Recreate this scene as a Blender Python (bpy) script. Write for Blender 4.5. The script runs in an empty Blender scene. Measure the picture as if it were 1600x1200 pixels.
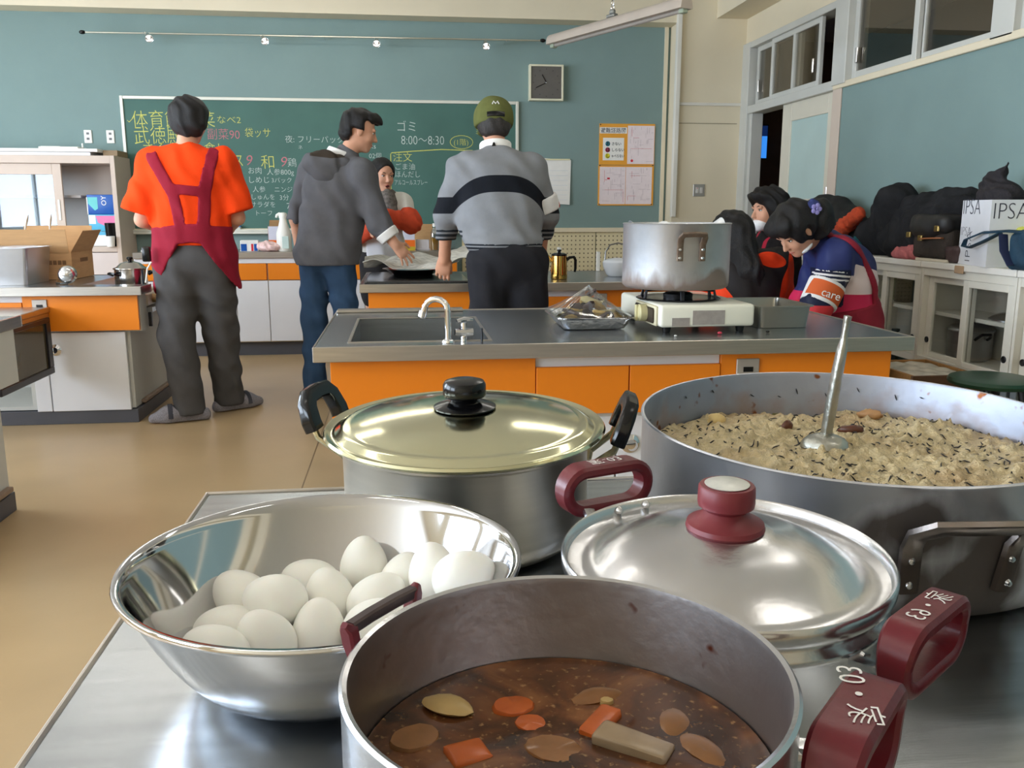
import bpy, bmesh, math, random
import numpy as np
from mathutils import Vector, Matrix
random.seed(7)
PI = math.pi
SC = bpy.context.scene
COL = SC.collection

# ---------------------------------------------------------------- camera, sky, lights, exposure
def S(r, g, b):
    f = lambda c: c / 12.92 if c <= 0.04045 else ((c + 0.055) / 1.055) ** 2.4
    return (f(r / 255.0), f(g / 255.0), f(b / 255.0), 1.0)

cam_data = bpy.data.cameras.new('camera')
cam = bpy.data.objects.new('camera', cam_data)
COL.objects.link(cam)
cam_data.sensor_width = 36.0
cam_data.lens = 30.825
cam_data.clip_start = 0.02
cam.location = (0.0, 0.0, 1.15)
cam.rotation_euler = (math.radians(90 - 11.149), 0.0, math.radians(-7.022))
SC.camera = cam

world = bpy.data.worlds.new('world')
SC.world = world
world.use_nodes = True
bgn = world.node_tree.nodes['Background']
bgn.inputs[0].default_value = (0.62, 0.78, 1.0, 1)
bgn.inputs[1].default_value = 0.8

def area_light(name, loc, rot, sx, sy, power, color):
    d = bpy.data.lights.new(name, 'AREA')
    d.shape = 'RECTANGLE'
    d.size, d.size_y = sx, sy
    d.energy = power
    d.color = color
    o = bpy.data.objects.new(name, d)
    COL.objects.link(o)
    o.location = loc
    o.rotation_euler = rot
    return o

DAY = (0.74, 0.86, 1.0)
WINDOWS_Y = [(-2.2, 0.2), (0.7, 3.1), (3.6, 6.0)]          # three windows of the left wall
for (ya, yb) in WINDOWS_Y:
    area_light('window_daylight', (-5.0, (ya + yb) / 2, 1.75), (0, -PI / 2, 0), 1.7, yb - ya - 0.1, 200, DAY)

SC.view_settings.view_transform = 'Standard'
SC.view_settings.look = 'None'
SC.view_settings.gamma = 1.0
SC.view_settings.use_curve_mapping = False
SC.view_settings.exposure = 0.0
try:
    SC.cycles.max_bounces = 10
    SC.cycles.glossy_bounces = 5
    SC.cycles.diffuse_bounces = 5
    SC.cycles.sample_clamp_indirect = 6.0
except Exception:
    pass

# ---------------------------------------------------------------- materials
MATS = {}
def mat(name, col, rough=0.5, metal=0.0, var=0.06, scale=8.0, bump=0.0, bscale=60.0, spec=0.5, trans=0.0,
        emit=None, estr=0.0, alpha=1.0, ior=1.45, stretch=None, coat=0.0, sss=0.0):
    if name in MATS:
        return MATS[name]
    m = bpy.data.materials.new(name)
    m.use_nodes = True
    nt = m.node_tree
    p = nt.nodes['Principled BSDF']
    p.inputs['Roughness'].default_value = rough
    p.inputs['Metallic'].default_value = metal
    p.inputs['Specular IOR Level'].default_value = spec
    p.inputs['Transmission Weight'].default_value = trans
    p.inputs['IOR'].default_value = ior
    p.inputs['Alpha'].default_value = alpha
    p.inputs['Coat Weight'].default_value = coat
    p.inputs['Base Color'].default_value = col
    if sss:
        p.inputs['Subsurface Weight'].default_value = sss
        p.inputs['Subsurface Radius'].default_value = (0.01, 0.005, 0.003)
    if emit:
        p.inputs['Emission Color'].default_value = emit
        p.inputs['Emission Strength'].default_value = estr
    tc = nt.nodes.new('ShaderNodeTexCoord')
    src = tc.outputs['Object']
    if stretch:
        mp = nt.nodes.new('ShaderNodeMapping')
        mp.inputs['Scale'].default_value = stretch
        nt.links.new(src, mp.inputs[0])
        src = mp.outputs[0]
    if var > 0:
        n = nt.nodes.new('ShaderNodeTexNoise')
        n.inputs['Scale'].default_value = scale
        n.inputs['Detail'].default_value = 4
        nt.links.new(src, n.inputs['Vector'])
        r = nt.nodes.new('ShaderNodeMapRange')
        r.inputs['From Min'].default_value = 0.3
        r.inputs['From Max'].default_value = 0.7
        r.inputs['To Min'].default_value = 1 - var
        r.inputs['To Max'].default_value = 1 + var
        nt.links.new(n.outputs['Fac'], r.inputs['Value'])
        mx = nt.nodes.new('ShaderNodeMix')
        mx.data_type = 'RGBA'
        mx.blend_type = 'MULTIPLY'
        mx.inputs[0].default_value = 1.0
        mx.inputs[6].default_value = col
        nt.links.new(r.outputs[0], mx.inputs[7])
        nt.links.new(mx.outputs[2], p.inputs['Base Color'])
    if bump > 0:
        n2 = nt.nodes.new('ShaderNodeTexNoise')
        n2.inputs['Scale'].default_value = bscale
        n2.inputs['Detail'].default_value = 3
        nt.links.new(src, n2.inputs['Vector'])
        b = nt.nodes.new('ShaderNodeBump')
        b.inputs['Strength'].default_value = bump
        b.inputs['Distance'].default_value = 0.01
        nt.links.new(n2.outputs['Fac'], b.inputs['Height'])
        nt.links.new(b.outputs[0], p.inputs['Normal'])
    MATS[name] = m
    return m

def banded(name, base, regions, rough=0.85, bump=0.25, bscale=350.0, var=0.07):
    """cloth whose colour regions are bounded by point attributes (sharp edge where the attribute crosses 0)"""
    m = mat(name, base, rough, 0, var, 14.0, bump, bscale, spec=0.2)
    nt = m.node_tree
    p = nt.nodes['Principled BSDF']
    prev = p.inputs['Base Color'].links[0].from_socket
    for (attr, col) in regions:
        a = nt.nodes.new('ShaderNodeAttribute')
        a.attribute_name = attr
        g = nt.nodes.new('ShaderNodeMath')
        g.operation = 'GREATER_THAN'
        g.inputs[1].default_value = 0.0
        nt.links.new(a.outputs['Fac'], g.inputs[0])
        mx = nt.nodes.new('ShaderNodeMix')
        mx.data_type = 'RGBA'
        nt.links.new(g.outputs[0], mx.inputs[0])
        nt.links.new(prev, mx.inputs[6])
        mx.inputs[7].default_value = col
        prev = mx.outputs[2]
    nt.links.new(prev, p.inputs['Base Color'])
    return m

# ---------------------------------------------------------------- mesh helpers
def bm_new():
    return bmesh.new()

def box(bm, x0, x1, y0, y1, z0, z1, bev=0.0, seg=1, mi=0, M=None):
    vs = [bm.verts.new((x, y, z)) for z in (z0, z1) for y in (y0, y1) for x in (x0, x1)]
    F = [(0, 2, 3, 1), (4, 5, 7, 6), (0, 1, 5, 4), (2, 6, 7, 3), (0, 4, 6, 2), (1, 3, 7, 5)]
    fs = [bm.faces.new([vs[i] for i in f]) for f in F]
    geom = vs
    if bev > 0:
        es = list({e for f in fs for e in f.edges})
        r = bmesh.ops.bevel(bm, geom=es, offset=bev, segments=seg, profile=0.5, affect='EDGES')
        geom = list({v for f in r['faces'] for v in f.verts} | {v for v in vs if v.is_valid})
        fs = list({f for v in geom for f in v.link_faces})
    for f in fs:
        if f.is_valid:
            f.material_index = mi
    if M is not None:
        bmesh.ops.transform(bm, matrix=M, verts=geom)
    return geom

def lathe(bm, prof, cx=0, cy=0, n=32, mi=0, M=None, close=False, a0=0.0, a1=2 * PI):
    """prof: list of (r, z) revolved about the z axis through (cx, cy)"""
    full = abs(a1 - a0 - 2 * PI) < 1e-6
    rings = []
    geom = []
    for (r, z) in prof:
        if r < 1e-6:
            v = bm.verts.new((cx, cy, z))
            rings.append([v]); geom.append(v)
        else:
            k = n if full else n + 1
            ring = [bm.verts.new((cx + r * math.cos(a0 + (a1 - a0) * i / n), cy + r * math.sin(a0 + (a1 - a0) * i / n), z)) for i in range(k)]
            rings.append(ring); geom += ring
    pairs = list(zip(rings[:-1], rings[1:]))
    if close:
        pairs.append((rings[-1], rings[0]))
    for A, B in pairs:
        m = n if full else n
        for i in range(m):
            j = (i + 1) % n if full else i + 1
            if len(A) == 1 and len(B) == 1:
                continue
            if len(A) == 1:
                f = bm.faces.new((A[0], B[j], B[i]))
            elif len(B) == 1:
                f = bm.faces.new((A[i], A[j], B[0]))
            else:
                f = bm.faces.new((A[i], A[j], B[j], B[i]))
            f.material_index = mi
            f.smooth = True
    if M is not None:
        bmesh.ops.transform(bm, matrix=M, verts=geom)
    return geom

def frames_along(pts, up=None):
    pts = [Vector(p) for p in pts]
    T = []
    for i in range(len(pts)):
        a = pts[max(0, i - 1)]; b = pts[min(len(pts) - 1, i + 1)]
        d = (b - a)
        T.append(d.normalized() if d.length > 1e-9 else Vector((0, 0, 1)))
    n = Vector(up) if up is not None else (Vector((0, 0, 1)) if abs(T[0].z) < 0.9 else Vector((1, 0, 0)))
    out = []
    for i, t in enumerate(T):
        n = (n - t * n.dot(t))
        if n.length < 1e-6:
            n = Vector((1, 0, 0)) - t * t.x
        n.normalize()
        out.append((pts[i], t, n.copy(), t.cross(n).normalized()))
    return out

def tube(bm, pts, r, n=8, cap=True, mi=0, closed=False, up=None, flat=None):
    """round tube (or flat=(w,h) half-sizes rectangular bar with rounded corners) along pts; r scalar or list"""
    fr = frames_along(pts, up)
    rings = []
    for i, (p, t, a, b) in enumerate(fr):
        ri = r[i] if isinstance(r, (list, tuple)) else r
        ring = []
        for k in range(n):
            an = 2 * PI * (k + 0.5) / n
            c, s = math.cos(an), math.sin(an)
            if flat:
                e = 0.45
                c2 = math.copysign(abs(c) ** e, c) * flat[0]; s2 = math.copysign(abs(s) ** e, s) * flat[1]
                ring.append(bm.verts.new(p + a * s2 * ri + b * c2 * ri))
            else:
                ring.append(bm.verts.new(p + a * c * ri + b * s * ri))
        rings.append(ring)
    pr = list(zip(rings[:-1], rings[1:]))
    if closed:
        pr.append((rings[-1], rings[0]))
    for A, B in pr:
        for k in range(n):
            f = bm.faces.new((A[k], A[(k + 1) % n], B[(k + 1) % n], B[k]))
            f.smooth = True; f.material_index = mi
    if cap and not closed:
        for ring, rev in ((rings[0], True), (rings[-1], False)):
            try:
                f = bm.faces.new(list(reversed(ring)) if rev else ring)
                f.material_index = mi
            except ValueError:
                pass
    return [v for rg in rings for v in rg]

def prism(bm, outline, y0, y1, axis='y', mi=0):
    """extrude a 2-D outline (list of (u, v)) between two depths along axis"""
    def pt(u, v, d):
        return (u, d, v) if axis == 'y' else (d, u, v) if axis == 'x' else (u, v, d)
    A = [bm.verts.new(pt(u, v, y0)) for u, v in outline]
    B = [bm.verts.new(pt(u, v, y1)) for u, v in outline]
    n = len(outline)
    fs = [bm.faces.new(A), bm.faces.new(list(reversed(B)))]
    for i in range(n):
        fs.append(bm.faces.new((A[i], B[i], B[(i + 1) % n], A[(i + 1) % n])))
    for f in fs:
        f.material_index = mi
    return A + B

def ball(bm, c, r, nu=16, nv=10, mi=0, M=None):
    """ellipsoid; r scalar or (rx, ry, rz)"""
    rx, ry, rz = (r, r, r) if not isinstance(r, (tuple, list)) else r
    prof = [(math.sin(PI * i / nv), -math.cos(PI * i / nv)) for i in range(nv + 1)]
    g = lathe(bm, prof, n=nu, mi=mi)
    T = Matrix.Translation(Vector(c)) @ (M.to_4x4() if M is not None else Matrix.Identity(4)) @ Matrix.Diagonal((rx, ry, rz, 1))
    bmesh.ops.transform(bm, matrix=T, verts=g)
    return g

def sheet(bm, fn, nu, nv, thick=0.0, mi=0):
    """grid surface fn(u, v) with u, v in 0..1; thick gives it a back side"""
    V = [[bm.verts.new(fn(i / nu, j / nv)) for j in range(nv + 1)] for i in range(nu + 1)]
    fs = []
    for i in range(nu):
        for j in range(nv):
            f = bm.faces.new((V[i][j], V[i + 1][j], V[i + 1][j + 1], V[i][j + 1]))
            f.smooth = True; f.material_index = mi
            fs.append(f)
    if thick:
        bmesh.ops.recalc_face_normals(bm, faces=fs)
        bmesh.ops.solidify(bm, geom=fs, thickness=thick)
    return fs

def link(o, parent=None):
    COL.objects.link(o)
    if parent is not None:
        o.parent = parent
    return o

def obj(name, bm, mats, parent=None, loc=None, rot=None, auto=35, norm=True, kind=None, label=None):
    me = bpy.data.meshes.new(name)
    if norm:
        bmesh.ops.recalc_face_normals(bm, faces=bm.faces[:])
    bm.to_mesh(me)
    bm.free()
    for m in (mats if isinstance(mats, (list, tuple)) else [mats]):
        me.materials.append(m)
    if auto:
        for p in me.polygons:
            p.use_smooth = True
        me.set_sharp_from_angle(angle=math.radians(auto))
    o = bpy.data.objects.new(name, me)
    link(o, parent)
    if loc is not None:
        o.location = loc
    if rot is not None:
        o.rotation_euler = rot
    if kind:
        o['kind'] = kind
    if label:
        o['label'] = label
    return o

def thing(name, label, cat, loc=(0, 0, 0), rot=(0, 0, 0), group=None):
    o = bpy.data.objects.new(name, None)
    o.empty_display_size = 0.05
    COL.objects.link(o)
    o.location = loc
    o.rotation_euler = rot if isinstance(rot, (tuple, list)) else (0, 0, rot)
    o['label'] = label
    o['category'] = cat
    if group:
        o['group'] = group
    return o

def tag(o, label, cat, group=None):
    o['label'] = label
    o['category'] = cat
    if group:
        o['group'] = group
    return o

def struct(name, bm, m, parent=None, **k):
    o = obj(name, bm, m, parent, **k)
    if parent is None:
        o['kind'] = 'structure'
    return o

def part_copy(o, parent, loc=None, rot=None):
    c = o.copy()
    link(c, parent)
    if loc is not None:
        c.location = loc
    if rot is not None:
        c.rotation_euler = rot
    return c

def dup(root, loc, rot=None, label=None, group=None):
    r = root.copy()
    COL.objects.link(r)
    r.location = loc
    if rot is not None:
        r.rotation_euler = rot if isinstance(rot, (tuple, list)) else (0, 0, rot)
    if label:
        r['label'] = label
    if group:
        r['group'] = group
    for ch in list(root.children):
        c = ch.copy(); link(c, r)
        for g in ch.children:
            link(g.copy(), c)
    return r

def text(name, s, size, m, parent=None, loc=(0, 0, 0), rot=(PI / 2, 0, 0), thin=0.0, ext=0.0006, align='LEFT', shear=0.0, sx=1.0):
    cu = bpy.data.curves.new(name, 'FONT')
    cu.body = s
    cu.size = size
    cu.align_x = align
    cu.offset = thin
    cu.extrude = ext
    cu.shear = shear
    cu.resolution_u = 3
    cu.fill_mode = 'BOTH'
    cu.materials.append(m)
    o = bpy.data.objects.new(name, cu)
    link(o, parent)
    o.location = loc
    o.rotation_euler = rot
    o.scale = (sx, 1, 1)
    return o

# ---------------------------------------------------------------- signed-distance mesher (organic bodies, cloth, bags)
def cap(a, b, ra, rb=None, k=0.02, e=None):
    return ('cap', np.array(a, float), np.array(b, float), ra, ra if rb is None else rb, k)

def ell(c, r, R=None, k=0.02):
    return ('ell', np.array(c, float), np.array(r, float), None if R is None else np.array(R, float), k)

def rbx(c, h, rad, R=None, k=0.02):
    return ('box', np.array(c, float), np.array(h, float), rad, None if R is None else np.array(R, float), k)

def cut(c, nrm):
    """keep the side the normal points away from"""
    return ('cut', np.array(c, float), np.array(nrm, float) / np.linalg.norm(nrm))

def sub(p):
    return ('sub', p)

def mask(f):
    """keep only where f(X, Y, Z) < 0"""
    return ('fn', f)

def _bounds(p):
    if p[0] == 'cap':
        r = max(p[3], p[4])
        return np.minimum(p[1], p[2]) - r, np.maximum(p[1], p[2]) + r
    if p[0] == 'ell':
        r = p[2].max() if p[3] is not None else p[2]
        return p[1] - r, p[1] + r
    r = np.linalg.norm(p[2]) if p[4] is not None else p[2]
    return p[1] - r, p[1] + r

def _eval(p, X, Y, Z):
    if p[0] == 'cap':
        a, b, ra, rb = p[1:5]
        d = b - a
        L2 = max(float(d @ d), 1e-9)
        px, py, pz = X - a[0], Y - a[1], Z - a[2]
        t = np.clip((px * d[0] + py * d[1] + pz * d[2]) / L2, 0, 1)
        return np.sqrt((px - t * d[0]) ** 2 + (py - t * d[1]) ** 2 + (pz - t * d[2]) ** 2) - (ra + (rb - ra) * t)
    if p[0] == 'ell':
        c, r, R = p[1:4]
        q = [X - c[0], Y - c[1], Z - c[2]]
        if R is not None:
            q = [R[0][i] * q[0] + R[1][i] * q[1] + R[2][i] * q[2] for i in range(3)]
        k0 = np.sqrt((q[0] / r[0]) ** 2 + (q[1] / r[1]) ** 2 + (q[2] / r[2]) ** 2)
        k1 = np.sqrt((q[0] / r[0] ** 2) ** 2 + (q[1] / r[1] ** 2) ** 2 + (q[2] / r[2] ** 2) ** 2) + 1e-9
        return k0 * (k0 - 1) / k1
    c, h, rad, R = p[1:5]
    q = [X - c[0], Y - c[1], Z - c[2]]
    if R is not None:
        q = [R[0][i] * q[0] + R[1][i] * q[1] + R[2][i] * q[2] for i in range(3)]
    q = [np.abs(q[i]) - (h[i] - rad) for i in range(3)]
    out = np.sqrt(np.maximum(q[0], 0) ** 2 + np.maximum(q[1], 0) ** 2 + np.maximum(q[2], 0) ** 2)
    return out + np.minimum(np.maximum(np.maximum(q[0], q[1]), q[2]), 0) - rad

def sdf_object(name, prims, res, m, parent=None, fine=(), disp=None, attrs=None, smooth=1, label=None, loc=None, stuff=False):
    """prims: list of cap/ell/rbx/cut/sub evaluated in order; fine: [(lo, hi, res)] boxes meshed more finely;
    disp(X, Y, Z) is added to the distance; attrs {name: f(P)} are stored as point attributes"""
    lo = np.full(3, 1e9); hi = np.full(3, -1e9)
    for p in prims:
        if p[0] in ('cut', 'sub', 'fn'):
            continue
        a, b = _bounds(p)
        lo = np.minimum(lo, a); hi = np.maximum(hi, b)
    lo -= 2.5 * res; hi += 2.5 * res
    ax = []
    for i in range(3):
        rng = sorted([(f[0][i], f[1][i], f[2]) for f in fine])
        c = [lo[i]]
        while c[-1] < hi[i]:
            st = res
            for (a, b, r) in rng:
                if a - res <= c[-1] <= b + res * 0.2:
                    st = min(st, r)
            c.append(c[-1] + st)
        ax.append(np.array(c, np.float32))
    shp = tuple(len(a) for a in ax)
    V = np.full(shp, 0.25, np.float32)
    G3 = (ax[0][:, None, None], ax[1][None, :, None], ax[2][None, None, :])
    pend = disp
    for p in prims:
        if pend is not None and p[0] in ('cut', 'fn'):
            V = V + pend(*G3).astype(np.float32); pend = None
        if p[0] == 'cut':
            d = (ax[0][:, None, None] - p[1][0]) * p[2][0] + (ax[1][None, :, None] - p[1][1]) * p[2][1] + (ax[2][None, None, :] - p[1][2]) * p[2][2]
            V = np.maximum(V, d.astype(np.float32))
            continue
        if p[0] == 'fn':
            V = np.maximum(V, p[1](ax[0][:, None, None], ax[1][None, :, None], ax[2][None, None, :]).astype(np.float32))
            continue
        q = p[1] if p[0] == 'sub' else p
        a, b = _bounds(q)
        k = q[-1]
        mar = 0.03 + k + res
        sl = []
        for i in range(3):
            s0 = max(0, int(np.searchsorted(ax[i], a[i] - mar)) - 1); s1 = min(shp[i], int(np.searchsorted(ax[i], b[i] + mar)) + 1)
            sl.append(slice(s0, s1))
        X = ax[0][sl[0]][:, None, None]; Y = ax[1][sl[1]][None, :, None]; Z = ax[2][sl[2]][None, None, :]
        d = _eval(q, X, Y, Z).astype(np.float32)
        W = V[sl[0], sl[1], sl[2]]
        if p[0] == 'sub':
            h = np.maximum(k - np.abs(W + d), 0) / max(k, 1e-6)
            V[sl[0], sl[1], sl[2]] = np.maximum(W, -d) + h * h * k * 0.25
        else:
            h = np.maximum(k - np.abs(W - d), 0) / max(k, 1e-6)
            V[sl[0], sl[1], sl[2]] = np.minimum(W, d) - h * h * k * 0.25
    if pend is not None:
        V = V + pend(*G3).astype(np.float32)
    V[0] = V[-1] = 0.2; V[:, 0] = V[:, -1] = 0.2; V[:, :, 0] = V[:, :, -1] = 0.2
    ins = V < 0
    cnt = np.zeros((shp[0] - 1, shp[1] - 1, shp[2] - 1), np.int8)
    offs = [(i, j, k) for i in (0, 1) for j in (0, 1) for k in (0, 1)]
    for (i, j, k) in offs:
        cnt += ins[i:shp[0] - 1 + i, j:shp[1] - 1 + j, k:shp[2] - 1 + k]
    act = (cnt > 0) & (cnt < 8)
    I, J, K = np.nonzero(act)
    n = len(I)
    idx = np.full(cnt.shape, -1, np.int64)
    idx[I, J, K] = np.arange(n)
    val = np.stack([V[I + i, J + j, K + k] for (i, j, k) in offs], 1)
    pos = np.stack([np.stack([ax[0][I + i], ax[1][J + j], ax[2][K + k]], 1) for (i, j, k) in offs], 1)
    acc = np.zeros((n, 3)); num = np.zeros(n)
    for e0 in range(8):
        for e1 in range(e0 + 1, 8):
            if sum(abs(offs[e0][t] - offs[e1][t]) for t in range(3)) != 1:
                continue
            c = (val[:, e0] < 0) != (val[:, e1] < 0)
            t = np.where(c, val[:, e0] / np.where(c, val[:, e0] - val[:, e1], 1), 0)
            acc += np.where(c[:, None], pos[:, e0] + (pos[:, e1] - pos[:, e0]) * t[:, None], 0)
            num += c
    P = acc / num[:, None]
    quads = []
    for axis in range(3):
        A = ins if True else None
        s0 = [slice(None)] * 3; s1 = [slice(None)] * 3
        s0[axis] = slice(0, shp[axis] - 1); s1[axis] = slice(1, shp[axis])
        ch = ins[tuple(s0)] != ins[tuple(s1)]
        E = np.nonzero(ch)
        E = [np.array(e) for e in E]
        u, w = (axis + 1) % 3, (axis + 2) % 3
        ok = (E[u] > 0) & (E[w] > 0) & (E[u] < shp[u] - 1) & (E[w] < shp[w] - 1)
        E = [e[ok] for e in E]
        sign = ins[E[0], E[1], E[2]]
        def cell(du, dw):
            q = [e.copy() for e in E]
            q[u] = q[u] + du; q[w] = q[w] + dw
            return idx[q[0], q[1], q[2]]
        a, b, c, d = cell(-1, -1), cell(0, -1), cell(0, 0), cell(-1, 0)
        Q = np.stack([a, b, c, d], 1)
        Q[~sign] = Q[~sign][:, ::-1]
        quads.append(Q)
    Q = np.concatenate(quads)
    Q = Q[(Q >= 0).all(1)]
    for _ in range(smooth):
        s = np.zeros((n, 3)); c = np.zeros(n)
        for i in range(4):
            np.add.at(s, Q[:, i], P[Q[:, (i + 1) % 4]]); np.add.at(c, Q[:, i], 1)
            np.add.at(s, Q[:, (i + 1) % 4], P[Q[:, i]]); np.add.at(c, Q[:, (i + 1) % 4], 1)
        P = 0.5 * P + 0.5 * s / np.maximum(c, 1)[:, None]
    me = bpy.data.meshes.new(name)
    me.vertices.add(n)
    me.vertices.foreach_set('co', P.astype(np.float32).ravel())
    me.loops.add(len(Q) * 4)
    me.loops.foreach_set('vertex_index', Q.astype(np.int32).ravel())
    me.polygons.add(len(Q))
    me.polygons.foreach_set('loop_start', np.arange(0, len(Q) * 4, 4, dtype=np.int32))
    me.polygons.foreach_set('use_smooth', np.ones(len(Q), bool))
    me.update(calc_edges=True)
    me.validate()
    for an, f in (attrs or {}).items():
        at = me.attributes.new(an, 'FLOAT', 'POINT')
        at.data.foreach_set('value', np.asarray(f(P), np.float32))
    for mm in (m if isinstance(m, (list, tuple)) else [m]):
        me.materials.append(mm)
    o = bpy.data.objects.new(name, me)
    link(o, parent)
    if label:
        o['label'] = label
    if loc is not None:
        o.location = loc
    return o

def folds2(amp, f, seed=0.0):
    """broad folds plus finer creases"""
    a, b_ = folds(amp, f, seed, 0.8), folds(amp * 0.55, f * 2.3, seed + 1.9, 0.6)
    return lambda X, Y, Z: a(X, Y, Z) + b_(X, Y, Z)

def folds(amp, f=22.0, seed=0.0, vert=0.5):
    """smooth wrinkle field for cloth"""
    def d(X, Y, Z):
        w = np.sin(X * f * 0.6 + seed) + np.sin(Y * f * 0.5 + 1.7 * seed + 1.0)
        v = np.sin((X + 0.35 * Y) * f + Z * f * vert + 1.3 * np.sin(Z * f * 0.45 + seed) + w) \
            + 0.6 * np.sin((Y - 0.4 * X) * f * 1.3 - Z * f * vert * 1.2 + 2.0 * seed + w * 0.7)
        return amp * v * 0.6
    return d
# ---------------------------------------------------------------- shared materials
TEAL = mat('teal_wall_paint', S(126, 149, 147), 0.75, 0, 0.03, 3.0, 0.10, 220)
CREAM = mat('cream_wall_paint', S(226, 214, 188), 0.7, 0, 0.03, 2.5, 0.08, 160)
WHITE_TRIM = mat('white_trim_paint', S(226, 222, 212), 0.5, 0, 0.02, 4.0)
GREY_TRIM = mat('grey_white_frame_paint', S(200, 200, 194), 0.5, 0, 0.03, 5.0)
ORANGE = mat('orange_laminate', S(236, 132, 22), 0.38, 0, 0.02, 3.0)
WHITE_LAM = mat('white_laminate', S(228, 228, 232), 0.35, 0, 0.02, 3.0)
KICK = mat('dark_grey_kickboard', S(82, 82, 88), 0.5, 0, 0.06, 6.0)
STEEL_TOP = mat('brushed_steel_worktop', S(170, 174, 177), 0.26, 1.0, 0.10, 5.0, 0.012, 40, stretch=(1.0, 14.0, 14.0))
STEEL_EDGE = mat('steel_edge', S(190, 184, 176), 0.32, 1.0, 0.08, 6.0, 0.02, 60, stretch=(1, 1, 20))
STEEL = mat('polished_steel', S(205, 205, 205), 0.16, 1.0, 0.04, 10.0)
CHROME = mat('chrome', S(230, 230, 232), 0.06, 1.0, 0.0)
DARK_METAL = mat('dark_metal', S(58, 58, 60), 0.35, 0.8, 0.08, 10.0)
BLACK_PLASTIC = mat('black_plastic', S(12, 12, 14), 0.18, 0, 0.0, spec=0.45)
GREY_PLATE = mat('grey_outlet_plate', S(176, 168, 160), 0.4, 0.4, 0.03, 20)
WHITE_PL = mat('white_plastic', S(236, 234, 226), 0.4, 0, 0.02, 10)
PAPER = mat('white_paper', S(238, 236, 232), 0.8, 0, 0.02, 20)

def glass_mat(name, tint=(0.9, 0.95, 0.95, 1), refl=0.12, frost=0.0):
    m = bpy.data.materials.new(name)
    m.use_nodes = True
    nt = m.node_tree
    nt.nodes.clear()
    out = nt.nodes.new('ShaderNodeOutputMaterial')
    tr = nt.nodes.new('ShaderNodeBsdfTransparent')
    tr.inputs[0].default_value = tint
    gl = nt.nodes.new('ShaderNodeBsdfGlossy')
    gl.inputs['Roughness'].default_value = 0.02 + frost
    fr = nt.nodes.new('ShaderNodeLayerWeight')
    pw = nt.nodes.new('ShaderNodeMath'); pw.operation = 'POWER'; pw.inputs[1].default_value = 4.0
    ad = nt.nodes.new('ShaderNodeMath'); ad.operation = 'MULTIPLY_ADD'; ad.inputs[1].default_value = 0.6; ad.inputs[2].default_value = refl
    nt.links.new(fr.outputs['Facing'], pw.inputs[0])
    mx = nt.nodes.new('ShaderNodeMixShader')
    nt.links.new(pw.outputs[0], ad.inputs[0])
    nt.links.new(ad.outputs[0], mx.inputs[0])
    nt.links.new(tr.outputs[0], mx.inputs[1])
    nt.links.new(gl.outputs[0], mx.inputs[2])
    nt.links.new(mx.outputs[0], out.inputs[0])
    return m
PANE = glass_mat('clear_pane_glass')
CAB_PANE = glass_mat('cupboard_pane_glass', (0.72, 0.8, 0.86, 1), 0.06)

# floor: tan sheet vinyl with welded seams
FLOOR = mat('tan_sheet_vinyl', S(178, 152, 114), 0.28, 0, 0.10, 1.6, 0.02, 90)
nt = FLOOR.node_tree
pn = nt.nodes['Principled BSDF']
prev = pn.inputs['Base Color'].links[0].from_socket
tcn = nt.nodes.new('ShaderNodeTexCoord'); sx = nt.nodes.new('ShaderNodeSeparateXYZ')
nt.links.new(tcn.outputs['Object'], sx.inputs[0])
ma = nt.nodes.new('ShaderNodeMath'); ma.operation = 'ADD'; ma.inputs[1].default_value = 9.451
mw = nt.nodes.new('ShaderNodeMath'); mw.operation = 'MODULO'; mw.inputs[1].default_value = 1.8
ml = nt.nodes.new('ShaderNodeMath'); ml.operation = 'LESS_THAN'; ml.inputs[1].default_value = 0.006
nt.links.new(sx.outputs[0], ma.inputs[0]); nt.links.new(ma.outputs[0], mw.inputs[0]); nt.links.new(mw.outputs[0], ml.inputs[0])
mxn = nt.nodes.new('ShaderNodeMix'); mxn.data_type = 'RGBA'
nt.links.new(ml.outputs[0], mxn.inputs[0]); nt.links.new(prev, mxn.inputs[6]); mxn.inputs[7].default_value = S(120, 96, 66)
nt.links.new(mxn.outputs[2], pn.inputs['Base Color'])

XL, XR, YF, YB, ZC = -5.0, 2.97, -3.0, 7.85, 3.05
b = bm_new(); box(b, XL - 0.1, 5.2, YF, 10.2, -0.1, 0.0); struct('floor', b, FLOOR)
b = bm_new(); box(b, XL - 0.1, 5.2, YF, 10.2, ZC, ZC + 0.1); struct('ceiling', b, mat('ceiling_board', S(228, 224, 216), 0.8, 0, 0.02, 5))
b = bm_new(); box(b, XL - 0.1, 3.07, YB, YB + 0.12, 0, ZC)
wb = struct('wall_back', b, TEAL)
b = bm_new(); box(b, XL, XR, YF - 0.12, YF, 0, ZC); struct('wall_front', b, CREAM)
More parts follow.
